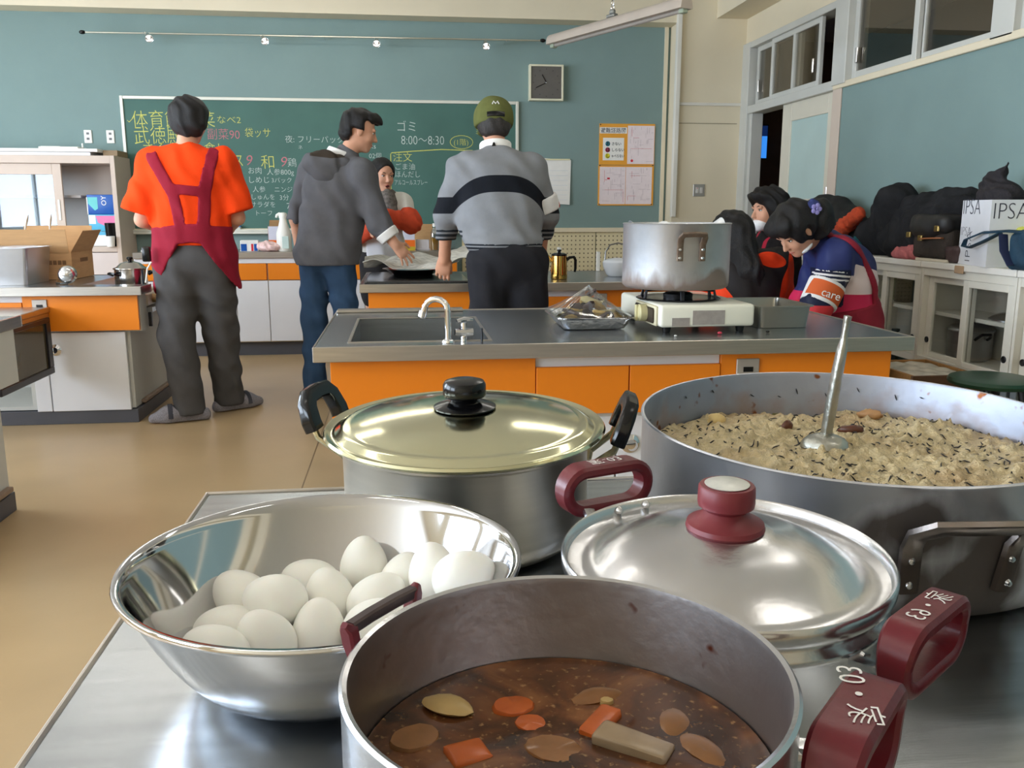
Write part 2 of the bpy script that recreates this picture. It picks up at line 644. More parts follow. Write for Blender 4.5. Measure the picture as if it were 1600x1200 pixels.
# left wall with three window openings
b = bm_new()
box(b, XL - 0.12, XL, YF, YB, 0, 0.9); box(b, XL - 0.12, XL, YF, YB, 2.6, ZC)
ys = [YF] + [v for w in WINDOWS_Y for v in w] + [YB]
for i in range(0, len(ys), 2):
    box(b, XL - 0.12, XL, ys[i], ys[i + 1], 0.9, 2.6)
struct('wall_left', b, CREAM)
for i, (ya, yb) in enumerate(WINDOWS_Y):
    b = bm_new()
    for (p, q) in ((ya, ya + 0.05), ((ya + yb) / 2 - 0.035, (ya + yb) / 2 + 0.035), (yb - 0.05, yb)):
        box(b, XL - 0.08, XL + 0.03, p, q, 0.9, 2.6)
    box(b, XL - 0.08, XL + 0.03, ya, yb, 0.9, 0.95); box(b, XL - 0.08, XL + 0.03, ya, yb, 2.55, 2.6); box(b, XL - 0.08, XL + 0.03, ya, yb, 1.85, 1.9)
    struct('window_%d' % (4 + i), b, GREY_TRIM)
# beam over the back wall, along the right wall
b = bm_new(); box(b, XL, 2.36, 7.64, YB, 2.715, ZC); struct('trim_1', b, CREAM)
b = bm_new(); box(b, XL, 2.335, 7.825, YB, 2.722, 2.75); box(b, 2.305, 2.335, 7.825, YB, 1.0, 2.722); struct('trim_2', b, CREAM)
b = bm_new(); box(b, 2.36, XR, 7.65, YB, 0, ZC); struct('wall_pillar', b, CREAM)
b = bm_new(); box(b, 2.70, XR, YF, 7.65, 2.76, ZC); struct('trim_3', b, CREAM)
b = bm_new(); box(b, XL, 2.305, 7.80, YB, 0.965, 1.005, 0.004); struct('trim_4', b, CREAM)
# pegboard under the rail: two boards with a joint
PEG = mat('cream_pegboard', S(228, 216, 178), 0.6, 0, 0.02, 6)
nt = PEG.node_tree; pn = nt.nodes['Principled BSDF']; prev = pn.inputs['Base Color'].links[0].from_socket
tcn = nt.nodes.new('ShaderNodeTexCoord'); vm = nt.nodes.new('ShaderNodeVectorMath'); vm.operation = 'SCALE'; vm.inputs['Scale'].default_value = 1 / 0.038
fr = nt.nodes.new('ShaderNodeVectorMath'); fr.operation = 'FRACTION'; sb = nt.nodes.new('ShaderNodeVectorMath'); sb.operation = 'SUBTRACT'; sb.inputs[1].default_value = (0.5, 0, 0.5)
mu = nt.nodes.new('ShaderNodeVectorMath'); mu.operation = 'MULTIPLY'; mu.inputs[1].default_value = (1, 0, 1)
ln = nt.nodes.new('ShaderNodeVectorMath'); ln.operation = 'LENGTH'; lt = nt.nodes.new('ShaderNodeMath'); lt.operation = 'LESS_THAN'; lt.inputs[1].default_value = 0.17
for a_, b_ in ((tcn.outputs['Object'], vm.inputs[0]), (vm.outputs[0], fr.inputs[0]), (fr.outputs[0], sb.inputs[0]), (sb.outputs[0], mu.inputs[0]), (mu.outputs[0], ln.inputs[0]), (ln.outputs['Value'], lt.inputs[0])):
    nt.links.new(a_, b_)
mxn = nt.nodes.new('ShaderNodeMix'); mxn.data_type = 'RGBA'
nt.links.new(lt.outputs[0], mxn.inputs[0]); nt.links.new(prev, mxn.inputs[6]); mxn.inputs[7].default_value = S(120, 108, 84)
nt.links.new(mxn.outputs[2], pn.inputs['Base Color'])
for (a, c) in ((0.52, 1.72), (1.727, 2.30)):
    b = bm_new(); box(b, a, c, 7.825, YB, 0.08, 0.965, 0.003); struct('wall_back_panel', b, PEG, wb)
b = bm_new(); box(b, 2.345, 2.385, 7.60, 7.655, 1.1, 2.9, 0.004)
box(b, 2.375, 2.95, 7.632, 7.652, 2.045, 2.07, 0.003); struct('trim_5', b, WHITE_TRIM)
b = bm_new(); box(b, 2.36, 2.92, 7.6475, 7.65, 1.895, 1.901); struct('trim_6', b, mat('crack_groove_line', S(150, 138, 112), 0.8, 0, 0))  # thin crack groove across the pillar, drawn as a darker strip

# ---- right wall: door, transoms, sill, teal panel
b = bm_new()
box(b, XR, XR + 0.1, YF, 5.86, 0, 1.97); box(b, XR, XR + 0.1, 5.86, 5.96, 0, 1.97)
struct('wall_right', b, TEAL)
b = bm_new(); box(b, XR, XR + 0.1, YF, YB, 2.54, ZC); box(b, XR, XR + 0.1, 7.60, YB, 0, 2.54); struct('wall_right_upper', b, CREAM)
b = bm_new(); box(b, XR - 0.02, XR + 0.12, YF, 5.98, 1.965, 2.005, 0.004); struct('trim_7', b, CREAM)
b = bm_new(); box(b, XR - 0.012, XR, 5.865, 5.985, 0, 1.97, 0.003); struct('trim_8', b, mat('pinkish_beige_post', S(206, 190, 176), 0.6, 0, 0.02))
# door frame
b = bm_new()
box(b, XR - 0.025, XR + 0.12, 7.50, 7.655, 0, 2.55, 0.004)
box(b, XR - 0.02, XR + 0.12, 5.97, 7.50, 1.965, 2.03, 0.004)
box(b, XR - 0.02, XR + 0.12, 5.97, 7.50, 2.50, 2.55, 0.004)
box(b, XR - 0.03, XR + 0.12, 5.80, 5.985, 1.99, 2.56, 0.004)
box(b, XR + 0.00, XR + 0.10, 7.44, 7.50, 0, 1.97, 0.003)
struct('door_frame_1', b, GREY_TRIM)

def sash(name, y0, y1, z0, z1, x, fw=0.045, glass=PANE, m=GREY_TRIM, handle=None, t=0.03):
    b = bm_new()
    box(b, x, x + t, y0, y0 + fw, z0, z1, 0.003); box(b, x, x + t, y1 - fw, y1, z0, z1, 0.003)
    box(b, x, x + t, y0 + fw, y1 - fw, z0, z0 + fw, 0.003); box(b, x, x + t, y0 + fw, y1 - fw, z1 - fw, z1, 0.003)
    s = struct(name, b, m)
    b = bm_new(); box(b, x + t * 0.4, x + t * 0.6, y0 + fw * 0.8, y1 - fw * 0.8, z0 + fw * 0.8, z1 - fw * 0.8)
    obj('pane', b, glass, s)
    if handle is not None:
        b = bm_new(); box(b, x - 0.012, x, handle - 0.012, handle + 0.012, z0 + 0.10, z0 + 0.20, 0.004); obj('catch', b, CHROME, s)
    return s
DIMPANE = glass_mat('corridor_pane_glass', (0.80, 0.78, 0.74, 1), 0.10)
sash('window_1', 6.62, 7.46, 2.03, 2.50, XR + 0.03, 0.04, DIMPANE, handle=7.40)
sash('window_2', 6.24, 7.10, 2.03, 2.50, XR + 0.00, 0.04, DIMPANE, handle=6.33)
b = bm_new(); box(b, XR + 0.0, XR + 0.03, 6.66, 6.70, 2.07, 2.46); struct('window_2_bar', b, GREY_TRIM)
sash('window_7', 5.05, 5.80, 2.005, 2.74, XR + 0.02, 0.05, DIMPANE, handle=5.74)
sash('window_8', 4.32, 5.09, 2.005, 2.74, XR + 0.055, 0.05, DIMPANE, handle=4.37)
b = bm_new(); box(b, XR - 0.02, XR + 0.12, 4.16, 4.33, 1.99, 2.76, 0.004); struct('trim_9', b, GREY_TRIM)
sash('window_9', 3.35, 4.17, 2.005, 2.74, XR + 0.02, 0.05, DIMPANE, handle=4.10)
sash('window_10', 2.55, 3.38, 2.005, 2.74, XR + 0.055, 0.05, DIMPANE)
b = bm_new(); box(b, XR, XR + 0.1, YF, 2.55, 1.97, 2.54); struct('wall_right_far', b, TEAL)
# sliding door (half open) with frosted pane
b = bm_new()
D0, D1, DZ = 5.985, 6.86, 1.965
box(b, XR + 0.02, XR + 0.055, D0, D0 + 0.115, 0.02, DZ, 0.003); box(b, XR + 0.02, XR + 0.055, D1 - 0.16, D1, 0.02, DZ, 0.003)
box(b, XR + 0.02, XR + 0.055, D0 + 0.115, D1 - 0.16, 1.83, DZ, 0.003); box(b, XR + 0.02, XR + 0.055, D0 + 0.115, D1 - 0.16, 0.02, 1.24, 0.003)
dr = struct('door_1', b, mat('door_cream_paint', S(214, 208, 192), 0.5, 0, 0.02))
b = bm_new(); box(b, XR + 0.03, XR + 0.04, D0 + 0.10, D1 - 0.145, 1.22, 1.85)
obj('pane', b, mat('frosted_pane', S(176, 200, 198), 0.35, 0, 0.04, 4.0, spec=0.6), dr)
b = bm_new(); box(b, XR + 0.012, XR + 0.022, D0 + 0.045, D0 + 0.07, 1.16, 1.32, 0.003); obj('pull_handle', b, CHROME, dr)
# the dim corridor beyond
COR = mat('corridor_wall_paint', S(150, 128, 112), 0.8, 0, 0.05)
b = bm_new(); box(b, 5.1, 5.2, YF, 10.2, 0, ZC); box(b, 3.07, 5.1, 10.1, 10.2, 0, ZC); box(b, 3.07, 5.1, YF - 0.1, YF, 0, ZC); box(b, 3.07, 3.17, 7.85, 10.1, 0, ZC)
struct('wall_corridor', b, COR)
b = bm_new(); box(b, 4.045, 4.225, 10.06, 10.1, 1.74, 2.13, 0.004); cw = struct('window_11', b, DARK_METAL)
b = bm_new(); box(b, 4.06, 4.21, 10.05, 10.062, 1.755, 2.0); obj('pane', b, mat('blue_dusk_pane', S(20, 60, 120), 0.2, 0, 0, emit=S(60, 150, 255), estr=0.9), cw)
b = bm_new(); box(b, 4.06, 4.21, 10.05, 10.062, 2.0, 2.115); obj('pane', b, mat('dark_blue_pane', S(10, 20, 50), 0.2, 0, 0, emit=S(20, 50, 110), estr=0.5), cw)

# ---------------------------------------------------------------- cooking counters
def counter(label, x0, x1, y0, y1, mirror=False, top=0.755, base_in=0.045, oh_l=0.04, oh_r=0.04, sink=None, notch=None, group='orange steel-topped cooking counters', left_open=None, latch=True):
    """steel-topped island: worktop (with lip and optional sink), orange front panels, drawers, doors, kickboard"""
    w = x1 - x0
    t = thing('cooking_counter', label, 'counter', (x0, y0, 0), 0, group)
    d = y1 - y0
    # worktop
    b = bm_new()
    zt, zb = top, top - 0.042
    if sink:
        sx0, sx1, sy0, sy1, sd = sink
        box(b, 0, sx0, 0, d, zb, zt); box(b, sx1, w, 0, d, zb, zt); box(b, sx0, sx1, 0, sy0, zb, zt); box(b, sx0, sx1, sy1, d, zb, zt)
        box(b, sx0 - 0.004, sx0, sy0, sy1, zt - sd, zb); box(b, sx1, sx1 + 0.004, sy0, sy1, zt - sd, zb)
        box(b, sx0, sx1, sy0 - 0.004, sy0, zt - sd, zb); box(b, sx0, sx1, sy1, sy1 + 0.004, zt - sd, zb); box(b, sx0, sx1, sy0, sy1, zt - sd - 0.004, zt - sd)
    elif notch:
        nx, ny = notch
        box(b, 0, nx, 0, d, zb, zt); box(b, nx, w, 0, ny, zb, zt)
        box(b, nx, w, ny, d, 0.60, 0.625)
    else:
        box(b, 0, w, 0, d, zb, zt)
    obj('worktop', b, STEEL_TOP, t)
    b = bm_new()
    e = 0.006
    box(b, -e, w + e, -e, 0, zb - 0.001, zt + 0.003, 0.002); box(b, -e, 0, 0, d if not notch else d, zb, zt + 0.003, 0.002)
    box(b, w, w + e, 0, d if not notch else notch[1], zb, zt + 0.003, 0.002); box(b, -e, (w + e) if not notch else notch[0], d, d + e, zb, zt + 0.003, 0.002)
    obj('steel_edge_band', b, STEEL_EDGE, t)
    # carcass
    a0, a1 = oh_l, w - oh_r
    p1 = 0.67 + (0.0) ; dl = 0.595                      # panel split measured from each end
    xs = [a0, w - 0.617 - 0.592, w - 0.617, a1 - 0.001]
    f = base_in
    b = bm_new()
    if left_open:
        box(b, left_open, a1 - 0.07, f + 0.06, d - 0.08, 0.08, 0.51); box(b, a0, left_open, d * 0.7, d - 0.08, 0.08, 0.51)
        box(b, a0, left_open, f + 0.06, d * 0.7, 0.08, 0.10)
        box(b, a0, a1, f + 0.04, d - 0.06, 0.51, zb - 0.002) if not notch else (box(b, a0, notch[0] - 0.02, f + 0.04, d - 0.06, 0.51, zb - 0.002), box(b, notch[0] - 0.02, a1, f + 0.04, notch[1], 0.51, zb - 0.002), box(b, notch[0] - 0.02, a1 - 0.02, notch[1], d - 0.06, 0.51, 0.595))
    elif sink:
        # the carcass is a ring of panels round the basin
        box(b, a0 + 0.07, a1 - 0.07, f + 0.06, f + 0.08, 0.08, 0.51); box(b, a0, a1, f + 0.02, f + 0.06, 0.51, zb - 0.002)
        box(b, a0, a0 + 0.03, f + 0.06, d - 0.05, 0.51, zb - 0.002); box(b, a1 - 0.03, a1, f + 0.06, d - 0.05, 0.51, zb - 0.002)
        box(b, a0 + 0.03, a1 - 0.03, d - 0.08, d - 0.05, 0.08, zb - 0.002); box(b, a0 + 0.07, a0 + 0.09, f + 0.08, d - 0.08, 0.08, 0.51); box(b, a1 - 0.09, a1 - 0.07, f + 0.08, d - 0.08, 0.08, 0.51)
    else:
        box(b, a0 + 0.07, a1 - 0.07, f + 0.06, d - 0.08, 0.08, 0.51); box(b, a0, a1, f + 0.04, d - 0.06, 0.51, zb - 0.002)
    obj('carcass', b, GREY_TRIM, t)
    b = bm_new(); box(b, xs[0], xs[1] - 0.002, f, f + 0.02, 0.52, zb - 0.004, 0.001); obj('front_panel', b, ORANGE, t)
    b = bm_new(); box(b, xs[2] + 0.002, xs[3], f, f + 0.02, 0.52, zb - 0.004, 0.001); obj('front_panel', b, ORANGE, t)
    xm = (xs[1] + xs[2]) / 2
    for (p, q) in ((xs[1] + 0.001, xm - 0.002), (xm + 0.002, xs[2] - 0.001)):
        b = bm_new(); box(b, p, q, f - 0.004, f + 0.018, 0.524, 0.675, 0.0015); obj('drawer', b, ORANGE, t)
    b = bm_new(); box(b, xs[1], xs[2], f + 0.012, f + 0.024, 0.675, zb - 0.004); obj('pull_recess', b, WHITE_LAM, t)
    ox = xs[2] + 0.052
    b = bm_new(); box(b, ox, ox + 0.075, f - 0.008, f, 0.585, 0.69, 0.002); op = obj('outlet_plate', b, GREY_PLATE, t)
    b = bm_new(); box(b, ox + 0.022, ox + 0.054, f - 0.010, f - 0.007, 0.648, 0.664); obj('socket', b, BLACK_PLASTIC, op)
    # doors
    n = 4
    dx0, dx1 = a0 + 0.075, a1 - 0.085
    for i in range(n):
        p = dx0 + (dx1 - dx0) * i / n; q = dx0 + (dx1 - dx0) * (i + 1) / n
        if left_open and q < left_open + 0.05:
            continue
        b = bm_new(); box(b, max(p, (left_open or -9) + 0.03) + 0.003, q - 0.003, f + 0.03, f + 0.05, 0.075, 0.508, 0.002)
        dd = obj('door', b, WHITE_LAM, t)
        if latch:
            cx = max(p, (left_open or -9) + 0.03) + 0.045
            b = bm_new(); lathe(b, [(0, 0), (0.030, 0), (0.031, 0.006), (0.022, 0.012), (0.016, 0.018), (0.0, 0.020)], n=20, M=Matrix.Translation((cx, f + 0.03, 0.415)) @ Matrix.Rotation(PI / 2, 4, 'X'))
            obj('round_latch', b, CHROME, dd)
    b = bm_new(); box(b, a0 + 0.055, a1 - 0.055, f + 0.04, d - 0.07, 0.0, 0.075, 0.002); obj('kickboard', b, KICK, t)
    b = bm_new(); box(b, a1 - 0.07, a1 - 0.045, f + 0.16, d - 0.10, 0.085, 0.105, 0.003); obj('foot_rail', b, mat('worn_foot_rail', S(150, 128, 110), 0.5, 0.2, 0.1, 20), t)
    return t

XM0, XM1 = -0.265, 1.61
c_fg = counter('nearest steel-topped counter carrying the eggs and the big pots', -0.281, 1.60, 0.26, 1.235)
c_mid = counter('orange-fronted counter with a sink and tap, carrying the white gas stove', XM0, XM1, 2.60, 3.565,
                sink=(0.10, 0.525, 0.10, 0.70, 0.17))
c_2nd = counter('orange counter under the newspaper and the gold coffee pot', -0.235, 1.64, 4.86, 5.83)
c_lc = counter('orange and white counter holding the cardboard box and framed niche', -3.27, -1.39, 4.87, 5.84, oh_r=0.03, notch=(1.52, 0.2), left_open=1.24)
c_nl = counter('counter whose lower corner just enters at the left edge', -3.40, -1.47, 2.60, 3.565, oh_r=0.002)

# sink hardware belongs to the mid counter: raised rim and drain
b = bm_new()
for (p, q, r_, s_) in ((0.09, 0.535, 0.09, 0.10), (0.09, 0.535, 0.70, 0.71), (0.09, 0.10, 0.10, 0.70), (0.525, 0.535, 0.10, 0.70)):
    box(b, p, q, r_, s_, 0.753, 0.758, 0.001)
obj('sink_rim', b, STEEL_EDGE, c_mid)
b = bm_new(); box(b, 0.0, 0.50, 0.905, 0.965, 0.755, 0.767, 0.003); obj('back_ledge', b, STEEL_EDGE, c_mid)

# slab and dark frame standing in for the nearer counter's top corner and niche (counter-local coordinates)
b = bm_new(); box(b, 0.3, 1.40, -0.38, 0.05, 0.622, 0.652, 0.003); box(b, 0.3, 1.395, -0.375, 0.04, 0.598, 0.622, 0.002)
obj('counter_end_slab', b, STEEL_EDGE, c_lc)
b = bm_new()
OX = 1.405
box(b, OX - 0.03, OX, -0.62, 0.02, 0.30, 0.335, 0.003); box(b, OX - 0.03, OX, -0.62, 0.02, 0.572, 0.598, 0.003)
box(b, OX - 0.03, OX, -0.035, 0.02, 0.335, 0.572, 0.003); box(b, OX - 0.03, OX, -0.62, -0.565, 0.335, 0.572, 0.003)
dv = obj('niche_frame', b, mat('niche_frame_enamel', S(42, 40, 44), 0.3, 0.3, 0.05, 20), c_lc)
b = bm_new(); box(b, OX - 0.022, OX - 0.010, -0.57, -0.03, 0.33, 0.575); obj('niche_panel', b, mat('khaki_niche_panel', S(74, 66, 46), 0.12, 0.0, 0.1, 6), dv)
# stove niche at its far end
b = bm_new(); box(b, 1.60, 1.85, 0.23, 0.66, 0.626, 0.70, 0.008); box(b, 1.64, 1.82, 0.28, 0.62, 0.70, 0.706)
ns = obj('niche_stove', b, mat('cream_stove_enamel', S(226, 220, 196), 0.35, 0, 0.03), c_lc)
b = bm_new(); lathe(b, [(0, 0), (0.026, 0), (0.024, 0.02), (0, 0.022)], n=16, M=Matrix.Translation((1.85, 0.34, 0.665)) @ Matrix.Rotation(PI / 2, 4, 'Y')); obj('knob', b, mat('tan_knob', S(170, 140, 84), 0.4), ns)
b = bm_new(); box(b, 1.50, 1.87, 0.205, 0.70, 0.60, 0.612); box(b, 1.855, 1.872, 0.203, 0.22, 0.52, 0.60); obj('niche_tray', b, DARK_METAL, c_lc)

# ---- back counter along the wall
t = thing('wall_counter', 'long counter under the chalkboard with orange drawers and white doors', 'counter', (-2.09, 7.2, 0))
W2 = 2.55
b = bm_new(); box(b, 0, W2, 0, 0.62, 0.785, 0.832, 0.002); obj('worktop', b, STEEL_EDGE, t)
b = bm_new(); box(b, 0.01, W2 - 0.02, 0.04, 0.60, 0.11, 0.784); obj('carcass', b, CREAM, t)
b = bm_new(); box(b, 0.0, W2 - 0.01, 0.02, 0.04, 0.744, 0.784); obj('pull_recess', b, WHITE_LAM, t)
nd = 5
for i in range(nd):
    p, q = 0.005 + i * (W2 - 0.02) / nd, 0.005 + (i + 1) * (W2 - 0.02) / nd
    b = bm_new(); box(b, p + 0.004, q - 0.010, 0.012, 0.04, 0.612, 0.742, 0.002); obj('drawer', b, ORANGE, t)
    for (u, v) in ((p, (p + q) / 2), ((p + q) / 2, q)):
        b = bm_new(); box(b, u + 0.003, v - 0.003, 0.014, 0.04, 0.118, 0.605, 0.002); obj('door', b, WHITE_LAM, t)
b = bm_new(); box(b, 0.02, W2 - 0.03, 0.06, 0.58, 0, 0.112); obj('kickboard', b, KICK, t)

# ---- glass-fronted cupboards along the right wall
CABW = mat('offwhite_cabinet_paint', S(222, 218, 206), 0.45, 0, 0.02, 5)
CAB_GLASS = glass_mat('cabinet_glass', (0.97, 0.98, 0.98, 1), 0.05)
CX0, CX1, CZ0, CZ1 = 0.0, 0.315, 0.38, 0.90
def low_cabinet(y0, y1, label):
    t = thing('glass_front_cabinet', label, 'cabinet', (2.645, y0, 0), 0, 'white glass-front cabinets along the right wall')
    w = y1 - y0
    b = bm_new()
    box(b, CX1 - 0.015, CX1, 0.0185, w - 0.0185, CZ0, CZ1 - 0.0325); box(b, 0.0, CX1, 0, 0.018, CZ0, CZ1 - 0.0325); box(b, 0, CX1, w - 0.018, w, CZ0, CZ1 - 0.0325)
    box(b, 0.001, CX1 - 0.016, 0.0185, w - 0.0185, CZ0, CZ0 + 0.035); box(b, 0.001, 0.04, 0.0185, w - 0.0185, CZ1 - 0.07, CZ1 - 0.031)
    obj('body', b, CABW, t)
    b = bm_new(); box(b, -0.012, CX1, 0.001, w - 0.001, CZ1 - 0.032, CZ1, 0.004); obj('top', b, mat('cabinet_top_paint', S(230, 226, 218), 0.4, 0, 0.02), t)
    b = bm_new(); box(b, 0.06, CX1 - 0.02, 0.02, w - 0.02, 0.63, 0.648); obj('shelf', b, CABW, t)
    for i, (p, q, x) in enumerate(((0.0195, w / 2 + 0.02, 0.005), (w / 2 - 0.02, w - 0.0195, 0.032))):
        b = bm_new(); f = 0.042
        box(b, x, x + 0.02, p, p + f, CZ0 + 0.0355, CZ1 - 0.0705, 0.002); box(b, x, x + 0.02, q - f, q, CZ0 + 0.0355, CZ1 - 0.0705, 0.002)
        box(b, x, x + 0.02, p + f, q - f, CZ0 + 0.0355, CZ0 + 0.06, 0.002); box(b, x, x + 0.02, p + f, q - f, CZ1 - 0.105, CZ1 - 0.0705, 0.002)
        dd = obj('door', b, CABW, t)
        b = bm_new(); box(b, x + 0.008, x + 0.012, p + f - 0.005, q - f + 0.005, CZ0 + 0.055, CZ1 - 0.10); obj('pane', b, CAB_GLASS, dd)
        cy = p + 0.022 if i == 0 else q - 0.022
        b = bm_new(); lathe(b, [(0, 0.002), (0.011, 0.002), (0.013, 0.0045), (0.016, 0.0035), (0.016, 0)], n=16, M=Matrix.Translation((x, cy, 0.50)) @ Matrix.Rotation(-PI / 2, 4, 'Y')); obj('finger_pull', b, DARK_METAL, dd)
    for (x, y) in ((0.03, 0.03), (0.03, w - 0.03), (CX1 - 0.04, 0.03), (CX1 - 0.04, w - 0.03)):
        b = bm_new(); box(b, x - 0.02, x + 0.02, y - 0.02, y + 0.02, 0, CZ0, 0.003); obj('leg', b, mat('grey_leg_paint', S(120, 128, 132), 0.5), t)
    return t
low_cabinet(2.80, 3.518, 'white glass-front cabinet in the run nearest us, mostly outside the frame')
cabB = low_cabinet(3.522, 4.238, 'white glass-front cabinet holding the large two-handled pot')
cabA = low_cabinet(4.242, 4.958, 'white glass-front cabinet under the heap of black coats')
low_cabinet(4.962, 5.678, 'white glass-front cabinet behind the woman in the tricolour jacket')
b = bm_new(); box(b, -0.017, -0.011, 0.36, 0.43, 0.858, 0.895, 0.004); obj('sticker', b, mat('tan_sticker', S(176, 146, 116), 0.7), cabB)
# ---------------------------------------------------------------- ceiling fluorescent fixtures (lit, over the room) 
TUBE = mat('lit_fluorescent_tube', S(255, 250, 240), 0.5, 0, 0, emit=(1.0, 0.975, 0.93, 1), estr=11.0)
def ceiling_lamp(x, y, label):
    t = thing('fluorescent_ceiling_light', label, 'ceiling light', (x, y, 2.78), 0, 'lit ceiling fluorescent lights')
    b = bm_new(); box(b, -0.63, 0.63, -0.11, 0.11, 0.03, 0.06, 0.004); box(b, -0.60, 0.60, -0.04, 0.04, 0.06, 0.10, 0.004); obj('housing', b, WHITE_TRIM, t)
    b = bm_new(); tube(b, [(0, 0, 0.10), (0, 0, 0.27)], 0.012); obj('stem', b, WHITE_TRIM, t)
    for s in (-0.06, 0.06):
        b = bm_new(); tube(b, [(-0.6, s, 0.012), (0.6, s, 0.012)], 0.016, 8); obj('tube', b, TUBE, t)
    return t
for (x, y) in ((-1.3, 0.2), (1.4, 0.2), (-1.3, 2.4), (1.4, 2.4), (-1.3, 4.6), (1.4, 4.3), (-0.6, 6.6), (-3.6, 2.4), (-3.6, 5.0)):
    ceiling_lamp(x, y, 'lit twin-tube fluorescent light under the ceiling')
# ---------------------------------------------------------------- pots, bowl and eggs on the nearest counter
TOPZ = 0.7555

def stained(name, base, rough, stain, z0, z1, amount=1.0, nscale=9.0, metal=1.0, spots=None, stretch=(1, 1, 1), patches=()):
    """worn metal: stains grow from z1 towards z0 (object space), broken up by noise; optional specks"""
    m = mat(name, base, rough, metal, 0.08, 12.0, 0.05, 70)
    nt = m.node_tree; p = nt.nodes['Principled BSDF']
    prev = p.inputs['Base Color'].links[0].from_socket
    tc = nt.nodes.new('ShaderNodeTexCoord'); sp = nt.nodes.new('ShaderNodeSeparateXYZ')
    nt.links.new(tc.outputs['Object'], sp.inputs[0])
    mr = nt.nodes.new('ShaderNodeMapRange'); mr.inputs['From Min'].default_value = z1; mr.inputs['From Max'].default_value = z0
    mr.inputs['To Min'].default_value = 0; mr.inputs['To Max'].default_value = 1
    nt.links.new(sp.outputs[2], mr.inputs['Value'])
    mp = nt.nodes.new('ShaderNodeMapping'); mp.inputs['Scale'].default_value = stretch
    nt.links.new(tc.outputs['Object'], mp.inputs[0])
    nz = nt.nodes.new('ShaderNodeTexNoise'); nz.inputs['Scale'].default_value = nscale; nz.inputs['Detail'].default_value = 6
    nt.links.new(mp.outputs[0], nz.inputs['Vector'])
    ad = nt.nodes.new('ShaderNodeMath'); ad.operation = 'ADD'
    nt.links.new(mr.outputs[0], ad.inputs[0]); nt.links.new(nz.outputs['Fac'], ad.inputs[1])
    for (c_, rad, am) in patches:
        ds = nt.nodes.new('ShaderNodeVectorMath'); ds.operation = 'DISTANCE'; ds.inputs[1].default_value = c_
        nt.links.new(tc.outputs['Object'], ds.inputs[0])
        pr_ = nt.nodes.new('ShaderNodeMapRange'); pr_.inputs['From Min'].default_value = rad; pr_.inputs['From Max'].default_value = rad * 0.35; pr_.inputs['To Max'].default_value = am
        nt.links.new(ds.outputs['Value'], pr_.inputs['Value'])
        a2 = nt.nodes.new('ShaderNodeMath'); a2.operation = 'ADD'
        nt.links.new(ad.outputs[0], a2.inputs[0]); nt.links.new(pr_.outputs[0], a2.inputs[1]); ad = a2
    r = nt.nodes.new('ShaderNodeMapRange'); r.inputs['From Min'].default_value = 0.85; r.inputs['From Max'].default_value = 1.25
    r.inputs['To Max'].default_value = amount
    nt.links.new(ad.outputs[0], r.inputs['Value'])
    mx = nt.nodes.new('ShaderNodeMix'); mx.data_type = 'RGBA'
    nt.links.new(r.outputs[0], mx.inputs[0]); nt.links.new(prev, mx.inputs[6]); mx.inputs[7].default_value = stain
    prev = mx.outputs[2]
    ra = nt.nodes.new('ShaderNodeMapRange'); ra.inputs['To Min'].default_value = rough; ra.inputs['To Max'].default_value = 0.7
    nt.links.new(r.outputs[0], ra.inputs['Value']); nt.links.new(ra.outputs[0], p.inputs['Roughness'])
    me = nt.nodes.new('ShaderNodeMapRange'); me.inputs['To Min'].default_value = metal; me.inputs['To Max'].default_value = 0.15
    nt.links.new(r.outputs[0], me.inputs['Value']); nt.links.new(me.outputs[0], p.inputs['Metallic'])
    if spots:
        n3 = nt.nodes.new('ShaderNodeTexNoise'); n3.inputs['Scale'].default_value = spots[1]; n3.inputs['Detail'].default_value = 2
        nt.links.new(tc.outputs['Object'], n3.inputs['Vector'])
        r3 = nt.nodes.new('ShaderNodeMapRange'); r3.inputs['From Min'].default_value = spots[2]; r3.inputs['From Max'].default_value = spots[2] + 0.06
        nt.links.new(n3.outputs['Fac'], r3.inputs['Value'])
        m3 = nt.nodes.new('ShaderNodeMix'); m3.data_type = 'RGBA'
        nt.links.new(r3.outputs[0], m3.inputs[0]); nt.links.new(prev, m3.inputs[6]); m3.inputs[7].default_value = spots[0]
        prev = m3.outputs[2]
    nt.links.new(prev, p.inputs['Base Color'])
    return m

BOWL_STEEL = mat('mirror_bowl_steel', S(206, 206, 208), 0.075, 1.0, 0.03, 6.0)
POT_STEEL = mat('satin_pot_steel', S(204, 198, 186), 0.36, 1.0, 0.05, 8.0, 0.02, 120, stretch=(1, 1, 12))
GOLD_LID = mat('pale_gold_lid', S(224, 222, 186), 0.13, 1.0, 0.03, 8.0)
GOLD_RIM = mat('pale_gold_rim', S(214, 202, 164), 0.2, 1.0, 0.03, 8.0)
ALU = mat('worn_aluminium', S(212, 212, 214), 0.24, 1.0, 0.07, 14.0, 0.04, 60)
ALU_IN = stained('aluminium_inner_wall', S(168, 162, 160), 0.36, S(132, 92, 68), 0.30, -0.20, 0.0, 40, spots=(S(110, 60, 42), 42, 0.70))
MAROON = mat('maroon_bakelite', S(98, 27, 35), 0.32, 0, 0.08, 30, 0.05, 80)
MAROON_K = mat('faded_maroon_knob', S(112, 37, 43), 0.42, 0, 0.08, 30)
PAINTW = mat('white_paint_marks', S(226, 222, 216), 0.7, 0, 0.1, 60)

def rounded_rect_path(w, h, r, n=5):
    P = []
    for (cx, cy, a) in ((w - r, h - r, 0), (-w + r, h - r, 90), (-w + r, -h + r, 180), (w - r, -h + r, 270)):
        for i in range(n + 1):
            t = math.radians(a + 90 * i / n)
            P.append((cx + r * math.cos(t), cy + r * math.sin(t)))
    return P

